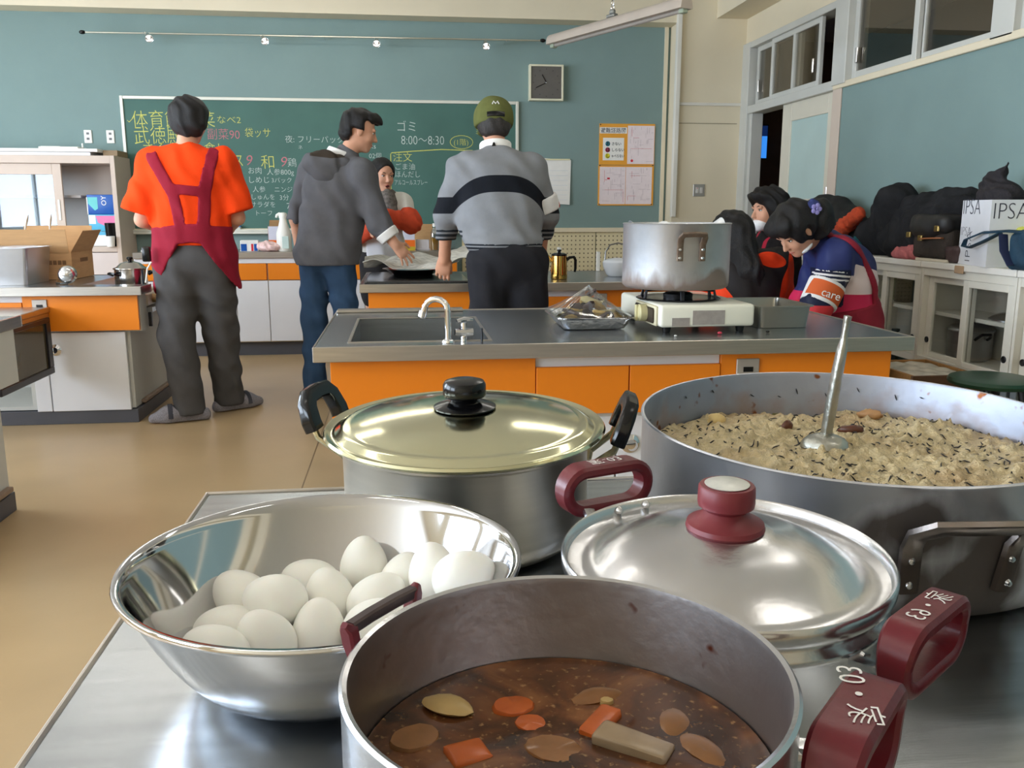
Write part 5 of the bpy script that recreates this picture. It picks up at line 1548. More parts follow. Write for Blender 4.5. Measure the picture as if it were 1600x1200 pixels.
sdf_object('body', body, 0.010, SKIN, P3, fine=[hand_fine(wr[0], hd3[0]), hand_fine(wr[1], hd3[1]), (V3(hc) - 0.12, V3(hc) + 0.12, 0.006)])
def band_at(P):
    dx = np.minimum(np.abs(P[:, 0] + 0.008), 0.235)
    return 0.041 - np.abs(P[:, 2] - (1.285 - 8.2 * dx ** 3))
def hem_at(P):
    d = P[:, 2] - 0.965
    torso_ = np.abs(P[:, 0]) < 0.24
    return np.where(torso_ & (np.abs(d) < 0.022), np.sin(d * 330.0 + 0.6) * 0.01 + 0.0015, -0.01)
def cuff_at(P):
    t = np.minimum(np.linalg.norm(P - (V3(wr[0]) * 0.55 + V3(el[0]) * 0.45), axis=1), np.linalg.norm(P - (V3(wr[1]) * 0.55 + V3(el[1]) * 0.45), axis=1))
    return np.where((np.abs(P[:, 0]) > 0.20) & (P[:, 2] < 1.055), np.sin((P[:, 2] - 1.02) * 260) * 0.01 + 0.002, -0.01)
SWEAT = banded('grey_fleece_sweater', S(132, 134, 138), [('band', S(24, 27, 34)), ('hem', S(34, 38, 44)), ('cuff', S(40, 46, 52))])
sw = [cap(sh[0], sh[1], 0.090, None, 0.06), cap(L(0.46, 4.62, 1.405), sh[0], 0.055, 0.066, 0.05), cap(L(0.52, 4.62, 1.405), sh[1], 0.055, 0.066, 0.05), ell(L(0.49, 4.58, 1.27), (0.225, 0.155, 0.19), None, 0.06), ell(L(0.50, 4.54, 1.10), (0.220, 0.160, 0.18), None, 0.06), ell(L(0.515, 4.49, 0.99), (0.200, 0.155, 0.10), None, 0.05), cap(L(0.49, 4.61, 1.39), L(0.488, 4.64, 1.415), 0.078, 0.070, 0.04)]
for i in (0, 1):
    e2 = V3(el[i]) * 0.48 + V3(wr[i]) * 0.52
    sw += [cap(sh[i], el[i], 0.080, 0.072, 0.04), cap(el[i], e2, 0.070, 0.054, 0.02)]
def sw_cut(X, Y, Z):
    ax_ = np.abs(X)
    return np.maximum(np.where(ax_ < 0.225, 0.935 - 0.05 * Y - Z, -1), np.where(ax_ >= 0.205, (0.999 - Z) * 0.9 - 0.3 * (Y - 0.26) * 0, -1)) + 0 * Y
sw.append(mask(sw_cut))
sdf_object('sweater', sw, 0.008, SWEAT, P3, disp=folds(0.008, 34.0, 4.0, 0.8), attrs={'band': band_at, 'hem': hem_at, 'cuff': cuff_at})
b = bm_new(); tube(b, [L(0.488 + 0.076 * math.cos(t), 4.66 + 0.078 * math.sin(t), 1.470 - 0.020 * math.sin(t)) for t in np.linspace(0, 2 * PI, 24, endpoint=False)], 1.0, 8, closed=True, flat=(0.008, 0.024)); wc = obj('white_collar', b, PAPER, P3)
b = bm_new(); prism(b, [(-0.012, 0), (0.012, 0), (0.004, 0.024), (-0.004, 0.024)], -0.003, 0.003); obj('black_tag', b, BLACK_PLASTIC, wc, loc=L(0.470, 4.566, 1.468))
BLKTR = mat('black_trousers', S(40, 40, 44), 0.85, 0, 0.1, 12, 0.2, 300, spec=0.15)
tr = [ell(L(0.525, 4.46, 0.90), (0.200, 0.150, 0.14), None, 0.06)] + legs_prims([L(0.43, 4.45, 0.87), L(0.625, 4.45, 0.87)], kn, [(an[0][0], an[0][1], 0.05), (an[1][0], an[1][1], 0.05)], (0.112, 0.085, 0.075), 0.04) + [cut((0, 0, 0.04), (0, 0, -1)), cut((0, 0, 1.0), (0, 0, 1))]
sdf_object('trousers', tr, 0.010, BLKTR, P3, disp=folds(0.007, 40.0, 1.4, 0.7))
s_, f_, u_, R_ = head_frame(hf)
hair = [ell(H(0, -0.02, -0.012), (0.088, 0.100, 0.075), R_, 0.03), ell(H(0, -0.060, -0.055), (0.074, 0.045, 0.050), R_, 0.03), cut(H(0, 0.03, 0), f_), cut(H(0, 0, -0.095), -u_), cut(H(0, 0, 0.02), u_)]
sdf_object('hair', hair, 0.006, mat('greying_black_hair', S(46, 42, 40), 0.6, 0, 0.2, 60, 0.4, 200), P3, disp=folds(0.003, 90.0, 0.3, 0.5))
OLIVE = mat('olive_cap_cotton', S(100, 104, 60), 0.9, 0, 0.08, 30, 0.25, 300, spec=0.15)
cp = [ell(H(0, -0.010, 0.036), (0.103, 0.118, 0.098), R_, 0.02), ell(H(0, -0.010, 0.0), (0.101, 0.114, 0.075), R_, 0.02), cut(H(0, -0.01, -0.022), -u_ + f_ * 0.10)]
cap_o = sdf_object('cap', cp, 0.0055, OLIVE, P3, disp=folds(0.002, 40.0, 0.3, 0.5))
b = bm_new(); tube(b, [Vector(H(a_, -0.012 - math.sqrt(max(0, 0.1165 ** 2 - a_ * a_ * 1.2)), 0.0)) for a_ in np.linspace(-0.045, 0.045, 8)], 1.0, 6, up=Vector(u_), flat=(0.0025, 0.013)); obj('adjuster_strap', b, BLACK_PLASTIC, cap_o)
sdf_object('peak', [ell(H(0, 0.13, 0.004), (0.078, 0.075, 0.008), R_, 0.01)], 0.006, OLIVE, cap_o)
MM = Matrix([list(R_[i]) for i in range(3)])
b = bm_new(); tube(b, [Vector(H(x_, -0.1285 + 0.22 * (z_ - 0.05), z_)) for (x_, z_) in ((-0.017, 0.050), (-0.010, 0.066), (0.0, 0.052), (0.010, 0.066), (0.017, 0.050))], 0.0032, 6); obj('emblem', b, PAPER, cap_o, label='small white M-shaped emblem on the back of the cap')

# armband on his right upper arm
ab = V3(sh[1]) * 0.25 + V3(el[1]) * 0.75
sdf_object('armband', [cap(V3(sh[1]) * 0.42 + V3(el[1]) * 0.58 + (0.006, 0, 0), V3(sh[1]) * 0.02 + V3(el[1]) * 0.98 + (0.006, 0, 0), 0.089, 0.086, 0.01), cut(ab - 0.03 * unit(V3(el[1]) - V3(sh[1])), unit(V3(sh[1]) - V3(el[1]))), cut(ab + 0.05 * unit(V3(el[1]) - V3(sh[1])), unit(V3(el[1]) - V3(sh[1])))], 0.007,
           banded('white_armband', S(226, 224, 222), [('stripe', S(196, 62, 40))], 0.6, 0.05), P3, attrs={'stripe': lambda P: np.where(np.abs(P[:, 0] - 0.318) < 0.006, 1.0, -1.0)})
# ======== woman in white with orange-red sleeves behind the second counter
P4 = thing('person', 'woman in white with orange-red sleeves and a grey scarf, mouth open, facing us', 'person', (-0.12, 6.40, 0))
bx = np.array([-0.12, 6.40, 0.0])
hc, hf = L(-0.128, 6.38, 1.395), (0.42, -0.88, -0.12)
sh = [L(-0.265, 6.42, 1.205), L(0.010, 6.40, 1.205)]
el = [L(-0.330, 6.32, 0.985), L(0.062, 6.30, 1.070)]
wr = [L(-0.200, 6.12, 1.02), L(-0.130, 6.19, 1.125)]
hips = [L(-0.215, 6.40, 0.82), L(-0.055, 6.40, 0.82)]
kn = [L(-0.215, 6.38, 0.45), L(-0.055, 6.38, 0.45)]
an = [L(-0.215, 6.40, 0.08), L(-0.055, 6.40, 0.08)]
body = head_prims(hc, hf, neck=L(-0.120, 6.40, 1.26), sc=0.95, open_mouth=True) + [cap(sh[0], sh[1], 0.055, None, 0.05), ell(L(-0.15, 6.40, 1.10), (0.14, 0.10, 0.18), None, 0.06), ell(L(-0.14, 6.40, 0.90), (0.14, 0.11, 0.14), None, 0.06)]
for i in (0, 1):
    body += [cap(sh[i], el[i], 0.042, 0.036, 0.03), cap(el[i], wr[i], 0.034, 0.024, 0.02)]
    d = V3(wr[i]) - V3(el[i])
    body += hand_prims(wr[i], d + np.array([0, 0, -0.03]), np.array([0, 0.6, -0.8]), np.array([0, -1.0, 0.3]), (0.5, 0.6, 0.4), sc=0.9)
body += legs_prims(hips, kn, an, (0.075, 0.052, 0.036)) + foot_prims(an[0], (an[0][0], an[0][1] - 0.17, 0)) + foot_prims(an[1], (an[1][0], an[1][1] - 0.17, 0))
sdf_object('body', body, 0.010, SKIN, P4, fine=[hand_fine(wr[0], (1, -1, 0)), hand_fine(wr[1], (-1, -0.5, 0)), (V3(hc) - 0.12, V3(hc) + 0.12, 0.0045)])
face_parts(P4, hc, hf, sc=0.95, open_mouth=True, look=(-0.002, -0.001))
s_, f_, u_, R_ = head_frame(hf)
hair = [ell(H(0, -0.022, 0.026), (0.090, 0.104, 0.098), R_, 0.03), ell(H(0, -0.075, 0.0), (0.062, 0.055, 0.066), R_, 0.03), sub(ell(H(0, 0.098, -0.040), (0.085, 0.094, 0.115), R_, 0.012)), cut(H(0, 0, -0.070), -u_ + f_ * 0.6)]
sdf_object('hair', hair, 0.0055, HAIR, P4, disp=folds(0.0025, 80.0, 1.9, 0.5))
WTOP = mat('white_cotton_top', S(226, 224, 216), 0.85, 0, 0.04, 12, 0.2, 280, spec=0.2)
tp = [cap(sh[0], sh[1], 0.070, None, 0.05), ell(L(-0.15, 6.40, 1.12), (0.165, 0.125, 0.19), None, 0.06), ell(L(-0.14, 6.40, 0.92), (0.160, 0.130, 0.15), None, 0.06), cap(sh[0], el[0], 0.062, 0.056, 0.03), cap(sh[1], el[1], 0.064, 0.058, 0.03), cut((0, 0, 0.80), (0, 0, -1))]
sdf_object('white_top', tp, 0.008, WTOP, P4, disp=folds(0.005, 50.0, 2.0, 0.6))
SLV = mat('orange_red_sleeve_cover', S(206, 76, 46), 0.75, 0, 0.08, 20, 0.2, 200, spec=0.25)
for i in (0, 1):
    e1 = V3(sh[i]) * 0.32 + V3(el[i]) * 0.68
    sdf_object('sleeve_cover', [cap(e1, el[i], 0.072, 0.072, 0.03), cap(el[i], V3(wr[i]) * 0.9 + V3(el[i]) * 0.1, 0.070, 0.048, 0.03)], 0.007, SLV, P4, disp=folds(0.006, 75.0, 1.0 + i, 0.6))
sdf_object('apron_front', [ell(L(-0.14, 6.375, 0.95), (0.150, 0.125, 0.32), None, 0.04), mask(lambda X, Y, Z: np.maximum(np.maximum(Y + 0.055, np.abs(X + 0.01) - 0.125), np.maximum(Z - 1.16, 0.55 - Z)))], 0.009, mat('white_apron_cloth', S(232, 232, 236), 0.85, 0, 0.03, 10, 0.2, 250), P4, disp=folds(0.006, 45.0, 0.2, 0.1))
sdf_object('dark_skirt', [ell(L(-0.14, 6.40, 0.78), (0.170, 0.140, 0.20), None, 0.05), ell(L(-0.14, 6.40, 0.60), (0.175, 0.145, 0.20), None, 0.05), cut((0, 0, 0.48), (0, 0, -1)), cut((0, 0, 0.93), (0, 0, 1))], 0.010, mat('black_skirt', S(34, 32, 34), 0.85), P4, disp=folds(0.006, 40.0, 0.5, 0.1))
sdf_object('scarf', [ell(L(-0.120, 6.385, 1.265), (0.082, 0.078, 0.042), None, 0.03), cap(L(-0.075, 6.315, 1.255), L(-0.055, 6.285, 1.15), 0.034, 0.030, 0.03), cap(L(-0.105, 6.305, 1.255), L(-0.09, 6.280, 1.17), 0.034, 0.026, 0.03)], 0.007, mat('grey_checked_scarf', S(108, 102, 96), 0.9, 0, 0.45, 55, 0.3, 200), P4, disp=folds(0.006, 80.0, 0.7, 0.6))

# ---- green round stools
GREEN_SEAT = mat('dark_green_vinyl', S(30, 68, 48), 0.35, 0, 0.05, 20)
def stool(x, y, z, lab, r=0.165):
    t = thing('round_stool', lab, 'stool', (x, y, 0), 0, 'dark green round stools')
    b = bm_new(); lathe(b, [(0, z - 0.035), (r - 0.02, z - 0.035), (r - 0.004, z - 0.030), (r, z - 0.018), (r - 0.006, z - 0.006), (r - 0.03, z - 0.001), (0, z)], n=48); obj('seat', b, GREEN_SEAT, t, auto=40)
    for k in range(4):
        a = PI / 4 + k * PI / 2
        b = bm_new(); tube(b, [(0.10 * math.cos(a), 0.10 * math.sin(a), z - 0.034), (0.15 * math.cos(a), 0.15 * math.sin(a), 0.20), (0.17 * math.cos(a), 0.17 * math.sin(a), 0.0)], 0.0125, 8); obj('leg', b, DARK_METAL, t)
    b = bm_new(); tube(b, [(0.148 * math.cos(q), 0.148 * math.sin(q), 0.19) for q in np.linspace(0, 2 * PI, 24, endpoint=False)], 0.008, 6, closed=True); obj('foot_ring', b, DARK_METAL, t)
    return t
stool(2.32, 3.17, 0.505, 'dark green round stool in front of the cabinets, nobody on it')
stool(1.72, 4.30, 0.362, 'dark green round stool under the long-haired person in black and orange')
stool(2.10, 4.89, 0.362, 'dark green round stool under the woman with a white mask in profile')
stool(2.10, 3.96, 0.362, 'dark green round stool under the woman in the tricolour jacket')

def seated_body(hc, hf, neckb, sh, el, wr, chest, waist, hips, kn, an, hands, root, sc=0.95):
    body = head_prims(hc, hf, neck=neckb, sc=sc) + [cap(sh[0], sh[1], 0.055, None, 0.05), ell(chest, (0.15, 0.11, 0.18), None, 0.06), ell(waist, (0.145, 0.115, 0.15), None, 0.06)]
    for i in (0, 1):
        body += [cap(sh[i], el[i], 0.042, 0.036, 0.03), cap(el[i], wr[i], 0.034, 0.025, 0.02)]
        body += hand_prims(wr[i], hands[i][0], hands[i][1], hands[i][2], (0.4, 0.5, 0.4), sc=0.9)
    body += legs_prims(hips, kn, an, (0.075, 0.055, 0.036))
    for i in (0, 1):
        d = unit([kn[i][0] - hips[i][0], kn[i][1] - hips[i][1], 0])
        body += foot_prims(an[i], (an[i][0] + d[0] * 0.16, an[i][1] + d[1] * 0.16, 0))
    sdf_object('body', body, 0.010, SKIN, root, fine=[hand_fine(wr[0], hands[0][0], 0.005), hand_fine(wr[1], hands[1][0], 0.005), (V3(hc) - 0.12, V3(hc) + 0.12, 0.005)])

# ======== long-haired person in a black jacket with orange panels, back to us
P5 = thing('person', 'seated person with long black hair in a black jacket with orange panels, back turned', 'person', (1.72, 4.28, 0))
bx = np.array([1.72, 4.28, 0.0])
hc, hf = L(1.650, 4.33, 1.035), (-0.25, 0.95, -0.25)
sh = [L(1.545, 4.30, 0.875), L(1.865, 4.27, 0.885)]; el = [L(1.500, 4.36, 0.66), L(1.950, 4.34, 0.67)]; wr = [L(1.60, 4.46, 0.60), L(1.82, 4.46, 0.62)]
hips = [L(1.63, 4.28, 0.47), L(1.81, 4.28, 0.47)]; kn = [L(1.60, 4.60, 0.45), L(1.81, 4.60, 0.45)]; an = [L(1.60, 4.52, 0.09), L(1.81, 4.52, 0.09)]
seated_body(hc, hf, L(1.69, 4.30, 0.92), sh, el, wr, L(1.71, 4.28, 0.76), L(1.72, 4.27, 0.58), hips, kn, an, [((0.6, 0.6, -0.2), (0, 0, -1), (1, 0, 0)), ((-0.6, 0.6, -0.2), (0, 0, -1), (-1, 0, 0))], P5)
def p5_orange(P):
    x, z, y = P[:, 0], P[:, 2], P[:, 1]
    r = x - (0.130 + 0.30 * np.abs(z - 0.74))
    l = -(x + 0.100) - 0.75 * np.abs(z - 0.715)
    hood_ = np.where(z > 0.84, 0.046 - np.hypot((x - 0.085) * 0.62 + (z - 0.915) * 0.35, (z - 0.915) * 1.15), -1)
    return np.maximum(np.maximum(r, l), hood_)
JK5 = banded('black_orange_jacket', S(38, 34, 34), [('panel', S(238, 66, 26)), ('piping', S(190, 180, 176))], 0.6, 0.15)
jk = [cap(sh[0], sh[1], 0.082, None, 0.06), ell(L(1.71, 4.27, 0.76), (0.205, 0.155, 0.19), None, 0.06), ell(L(1.72, 4.27, 0.58), (0.20, 0.16, 0.17), None, 0.06)]
for i in (0, 1):
    jk += [cap(sh[i], el[i], 0.078, 0.070, 0.04), cap(el[i], wr[i], 0.066, 0.050, 0.03)]
jk += [cap(L(1.70, 4.22, 0.935), L(1.80, 4.21, 0.925), 0.045, 0.042, 0.03), cut((0, 0, 0.44), (0, 0, -1))]
sdf_object('jacket', jk, 0.008, JK5, P5, disp=folds(0.007, 42.0, 1.0, 0.7), attrs={'panel': p5_orange, 'piping': lambda P: np.where(np.abs(P[:, 0] - 0.125 - 0.9 * (P[:, 2] - 0.84) * 0) < 0, 1.0, -1.0)})
hair = [ell(L(1.648, 4.315, 1.055), (0.100, 0.110, 0.105), None, 0.03), cap(L(1.655, 4.27, 1.03), L(1.690, 4.185, 0.86), 0.088, 0.070, 0.04), cap(L(1.70, 4.175, 0.86), L(1.745, 4.145, 0.76), 0.062, 0.024, 0.04), cap(L(1.62, 4.30, 1.0), L(1.60, 4.25, 0.88), 0.06, 0.04, 0.04), cut(L(1.63, 4.39, 1.0), (-0.2, 1, -0.3))]
sdf_object('long_hair', hair, 0.006, HAIR, P5, disp=folds(0.006, 85.0, 0.9, 0.12), smooth=0)
b = bm_new(); tube(b, [L(1.738, 4.31, 1.04), L(1.752, 4.27, 0.99), L(1.755, 4.24, 0.93)], 0.0022, 5); obj('mask_strap', b, MASKW, P5)
sdf_object('dark_trousers', legs_prims(hips, kn, an, (0.095, 0.072, 0.055)) + [ell(L(1.72, 4.29, 0.50), (0.18, 0.15, 0.10), None, 0.05), cut((0, 0, 0.06), (0, 0, -1))], 0.011, mat('dark_trousers_cloth', S(40, 40, 48), 0.85), P5)

# ======== woman with a white mask under her nose, in profile
P6 = thing('person', 'seated woman in profile with a white mask pulled below her nose', 'person', (2.10, 4.87, 0))
bx = np.array([2.10, 4.87, 0.0])
hc, hf = L(2.040, 4.80, 1.155), (-0.96, -0.20, -0.06)
sh = [L(2.10, 4.68, 0.97), L(2.13, 5.00, 0.97)]; el = [L(2.06, 4.68, 0.74), L(2.06, 5.08, 0.74)]; wr = [L(1.90, 4.80, 0.66), L(1.90, 5.02, 0.66)]
hips = [L(2.11, 4.82, 0.47), L(2.11, 4.98, 0.47)]; kn = [L(1.78, 4.93, 0.46), L(1.78, 5.07, 0.46)]; an = [L(1.86, 4.94, 0.09), L(1.86, 5.08, 0.09)]
seated_body(hc, hf, L(2.09, 4.83, 1.03), sh, el, wr, L(2.11, 4.85, 0.84), L(2.11, 4.87, 0.62), hips, kn, an, [((-0.8, 0.3, -0.2), (0, 0, -1), (0, 1, 0)), ((-0.8, -0.3, -0.2), (0, 0, -1), (0, -1, 0))], P6)
face_parts(P6, hc, hf, sc=0.95)
s_, f_, u_, R_ = head_frame(hf)
hair = [ell(H(0, -0.016, 0.032), (0.097, 0.114, 0.104), R_, 0.03), ell(H(0, 0.055, 0.082), (0.070, 0.060, 0.040), R_, 0.03), ell(H(0, -0.060, -0.030), (0.082, 0.060, 0.070), R_, 0.03), sub(ell(H(0, 0.118, -0.040), (0.10, 0.080, 0.100), R_, 0.015)), cut(H(0, 0, -0.085), -u_)]
sdf_object('hair', hair, 0.006, HAIR, P6, disp=folds(0.009, 75.0, 2.4, 0.6), smooth=0)
sdf_object('face_mask', [ell(H(0, 0.062, -0.078), (0.050, 0.046, 0.036), R_, 0.02), cut(H(0, 0.03, 0), -f_)], 0.006, MASKW, P6, disp=folds(0.0015, 120, 0.4, 1.5))
jk = [cap(sh[0], sh[1], 0.080, None, 0.06), ell(L(2.11, 4.85, 0.84), (0.15, 0.19, 0.19), None, 0.06), ell(L(2.11, 4.87, 0.62), (0.155, 0.19, 0.18), None, 0.06), cap(L(2.10, 4.84, 1.0), L(2.09, 4.83, 1.05), 0.075, 0.066, 0.04)]
for i in (0, 1):
    jk += [cap(sh[i], el[i], 0.070, 0.062, 0.04), cap(el[i], wr[i], 0.060, 0.046, 0.03)]
sdf_object('black_jacket', jk + [cut((0, 0, 0.46), (0, 0, -1))], 0.009, banded('black_jacket_red_straps', S(30, 27, 28), [('strap', S(168, 36, 58))], 0.8, 0.2), P6, disp=folds(0.007, 40.0, 1.6, 0.7),
           attrs={'strap': lambda P: 0.016 - np.minimum(np.abs(P[:, 1] + 0.115 + 0.25 * (P[:, 2] - 0.95)), np.abs(P[:, 1] - 0.08)) - np.where(P[:, 0] > 0.02, 1.0, 0.0)})
sdf_object('dark_trousers', legs_prims(hips, kn, an, (0.095, 0.072, 0.055)) + [ell(L(2.10, 4.87, 0.50), (0.16, 0.18, 0.10), None, 0.05), cut((0, 0, 0.06), (0, 0, -1))], 0.011, MATS['dark_trousers_cloth'], P6)

# ======== woman in the tricolour jacket, head bowed
P7 = thing('person', 'seated woman bowing her head, in a navy, white and pink jacket with a lettered armband', 'person', (2.08, 3.98, 0))
bx = np.array([2.08, 3.98, 0.0])
hc, hf = L(1.795, 3.90, 1.065), (-0.70, -0.22, -0.68)
sh = [L(1.990, 3.84, 0.950), L(2.03, 4.08, 0.960)]; el = [L(1.872, 3.79, 0.735), L(1.95, 4.07, 0.73)]; wr = [L(1.820, 3.81, 0.640), L(1.84, 3.98, 0.66)]
hips = [L(2.09, 3.88, 0.47), L(2.09, 4.03, 0.47)]; kn = [L(1.74, 3.84, 0.46), L(1.74, 3.98, 0.46)]; an = [L(1.80, 3.84, 0.09), L(1.80, 3.98, 0.09)]
seated_body(hc, hf, L(1.93, 3.98, 1.015), sh, el, wr, L(2.07, 3.97, 0.82), L(2.09, 3.96, 0.62), hips, kn, an, [((-0.55, 0.25, -0.75), (0.6, 0.3, -0.6), (0, 1, 0)), ((-0.8, -0.3, -0.2), (0, 0, -1), (0, -1, 0))], P7)
face_parts(P7, hc, hf, sc=0.95)
s_, f_, u_, R_ = head_frame(hf)
hair = [ell(H(0, -0.014, 0.034), (0.100, 0.118, 0.106), R_, 0.03), ell(H(0, 0.060, 0.080), (0.078, 0.060, 0.050), R_, 0.03), ell(H(0, -0.070, -0.020), (0.085, 0.065, 0.075), R_, 0.03), sub(ell(H(0, 0.125, -0.040), (0.10, 0.085, 0.100), R_, 0.012)), sub(ell(H(-0.105, 0.0, -0.012), (0.034, 0.026, 0.036), R_, 0.01)),
        ell(L(1.895, 3.90, 1.140), (0.070, 0.070, 0.070), None, 0.03), ell(L(1.925, 3.905, 1.060), (0.052, 0.060, 0.090), None, 0.03), cut(H(0, 0.02, -0.092), -u_)]
hair_o = sdf_object('hair', hair, 0.006, HAIR, P7, disp=folds(0.006, 75.0, 3.0, 0.4), smooth=0)
sdf_object('face_mask', [ell(H(0, 0.022, -0.086), (0.055, 0.050, 0.018), R_, 0.02)], 0.006, MASKW, P7, disp=folds(0.0015, 120, 0.4, 1.5))
SCR = mat('blue_scrunchie_cloth', S(44, 54, 108), 0.8, 0, 0.1, 40); SCP = mat('lilac_felt_petal', S(148, 140, 200), 0.8, 0, 0.1, 60)
sdf_object('scrunchie', [ell(L(1.842, 3.845, 1.175), (0.036, 0.026, 0.028), None, 0.02)], 0.005, SCR, P7, disp=folds(0.006, 150, 0.4, 0.9))
b = bm_new()
for k in range(5):
    a = 2 * PI * k / 5
    ball(b, L(1.845 + 0.016 * math.cos(a), 3.812, 1.160 + 0.016 * math.sin(a)), (0.011, 0.005, 0.011), 10, 6)
ball(b, L(1.845, 3.806, 1.160), (0.006, 0.004, 0.006), 8, 6)
obj('flower_ornament', b, SCP, P7)
def p7_white(P):
    return np.minimum(np.minimum((P[:, 2] - 0.775), 0.915 - 0.25 * np.abs(P[:, 0] + 0.05) - P[:, 2] + 0.5 * (P[:, 0] + 0.10) * 0), P[:, 0] + 0.155 + 0.35 * (0.90 - P[:, 2]) * 0 + 0.10 * 0 - np.where(P[:, 2] > 0.86, 0.10, 0.02))
def p7_pink(P):
    return 0.775 - P[:, 2]
def p7_stripe(P):
    d = (P[:, 2] - 0.865) + 0.10 * (P[:, 0] + 0.14)
    return np.where((P[:, 0] < -0.075) & (P[:, 1] < 0.0) & (np.abs(d + 0.003) < 0.021), np.cos(d * 330) * 0.01 - 0.001, -0.01)
def p7_dark(P):
    return np.where((P[:, 0] < -0.075) & (P[:, 1] < 0.01), np.minimum(P[:, 2] - 0.715, 0.89 - P[:, 2]), -0.01)
def p7_cuff(P):
    return np.where((P[:, 0] < -0.16) & (P[:, 1] < 0.02), np.minimum(0.735 - P[:, 2], 1.0), -0.01)
JK7 = banded('tricolour_nylon_jacket', S(42, 50, 96), [('pink', S(196, 44, 84)), ('white', S(222, 204, 204)), ('dark', S(30, 34, 58)), ('stripe', S(226, 222, 222)), ('cuffc', S(206, 62, 66))], 0.5, 0.12)
jk = [cap(sh[0], sh[1], 0.086, None, 0.06), ell(L(2.07, 3.965, 0.83), (0.150, 0.18, 0.19), None, 0.06), ell(L(2.09, 3.96, 0.64), (0.155, 0.18, 0.18), None, 0.06), cap(L(1.97, 3.99, 0.99), L(1.94, 3.985, 1.03), 0.085, 0.072, 0.04)]
jk += [cap(sh[0], el[0], 0.082, 0.072, 0.03), cap(el[0], V3(el[0]) * 0.2 + V3(wr[0]) * 0.8, 0.068, 0.050, 0.03), cap(sh[1], el[1], 0.078, 0.070, 0.04), cap(el[1], wr[1], 0.066, 0.05, 0.03)]
sdf_object('jacket', jk + [cut((0, 0, 0.47), (0, 0, -1))], 0.007, JK7, P7, disp=folds(0.007, 44.0, 2.1, 0.6), attrs={'white': p7_white, 'pink': p7_pink, 'dark': p7_dark, 'stripe': p7_stripe, 'cuffc': p7_cuff})
APR7 = mat('dark_red_apron_cloth', S(136, 22, 44), 0.8, 0, 0.08, 14, 0.2, 250)
def ap7(X, Y, Z):
    low = np.maximum(np.maximum(0.42 - Z, Z - 0.70 - 0.25 * (X + 0.05)), -0.12 - X)
    st = np.maximum(polydist(X, Z, [(-0.13, 1.06), (-0.01, 0.95), (0.075, 0.80), (0.10, 0.66)]) - 0.016, Y + 0.02)
    st2 = np.maximum(polydist(X, Z, [(-0.13, 1.06), (-0.01, 0.95), (0.075, 0.80), (0.10, 0.66)]) - 0.016, 0.10 - Y)
    return np.minimum(np.minimum(low, st), st2) * 0.8 + 0 * Y
sdf_object('apron', [cap(sh[0], sh[1], 0.094, None, 0.06), ell(L(2.07, 3.965, 0.83), (0.159, 0.189, 0.198), None, 0.06), ell(L(2.09, 3.96, 0.64), (0.168, 0.192, 0.19), None, 0.06), ell(L(2.09, 3.96, 0.54), (0.19, 0.19, 0.15), None, 0.05), cap(L(1.97, 3.99, 0.99), L(1.94, 3.985, 1.03), 0.092, 0.079, 0.04), mask(ap7)], 0.008, APR7, P7, disp=folds(0.006, 42.0, 0.8, 0.7))
sdf_object('bow_knot', [ell(L(2.215, 3.92, 0.715), (0.030, 0.045, 0.035), None, 0.02), cap(L(2.215, 3.90, 0.70), L(2.225, 3.89, 0.58), 0.022, 0.028, 0.02)], 0.007, APR7, P7, disp=folds(0.005, 70, 0.3, 0.5))
# armband with lettering
a0, a1 = V3(sh[0]) * 0.42 + V3(el[0]) * 0.58, V3(sh[0]) * -0.02 + V3(el[0]) * 1.02
dn = unit(a1 - a0)
mid_ = (a0 + a1) / 2
ARM = banded('armband_cloth', S(228, 226, 224), [('orange', S(206, 96, 50))], 0.5, 0.03)
def arm_orange(P):
    q = (P - mid_) @ dn
    return np.where(P[:, 1] < el[0][1] + 0.0, 0.038 - np.abs(q), -0.01) if True else q
arm_o = sdf_object('armband', [cap(a0 - dn * 0.05, a1 + dn * 0.05, 0.087, 0.082, 0.01), cut(mid_ + dn * 0.055, dn), cut(mid_ - dn * 0.055, -dn)], 0.006, ARM, P7, attrs={'orange': arm_orange})
nrm = unit(np.array([-0.10, -0.99, 0.05])); xd = unit(np.array([0.93, -0.05, -0.30])); xd = unit(xd - nrm * (xd @ nrm)); yd = np.cross(nrm, xd)
R3 = Matrix((Vector(xd), Vector(yd), Vector(nrm))).transposed()
text('lettering', 'care', 0.052, PAPER, arm_o, Vector(mid_ + nrm * 0.0895 - yd * 0.012 + xd * 0.004), R3.to_euler(), ext=0.001, align='CENTER')
sdf_object('dark_trousers', legs_prims(hips, kn, an, (0.095, 0.072, 0.055)) + [ell(L(2.09, 3.96, 0.49), (0.16, 0.17, 0.09), None, 0.05), cut((0, 0, 0.06), (0, 0, -1))], 0.011, MATS['dark_trousers_cloth'], P7)
# ---------------------------------------------------------------- chalkboard and wall things
BOARD = mat('green_chalkboard', S(68, 106, 97), 0.6, 0, 0.10, 2.5, 0.03, 60)
ALUF = mat('pale_board_frame', S(214, 214, 204), 0.4, 0.3, 0.02)
t = thing('chalkboard', 'wide green chalkboard covered in coloured chalk handwriting', 'chalkboard', (0, 7.85, 0))
X0, X1, Z0, Z1 = -2.272, 1.022, 0.985, 2.078
b = bm_new(); box(b, X0 + 0.02, X1 - 0.02, -0.022, 0, Z0, Z1 - 0.02); obj('board_panel', b, BOARD, t)
b = bm_new(); box(b, X0, X0 + 0.026, -0.034, 0, Z0, Z1, 0.003); box(b, X1 - 0.026, X1, -0.034, 0, Z0, Z1, 0.003); box(b, X0 + 0.026, X1 - 0.026, -0.034, 0, Z1 - 0.026, Z1, 0.003); obj('board_frame', b, ALUF, t)
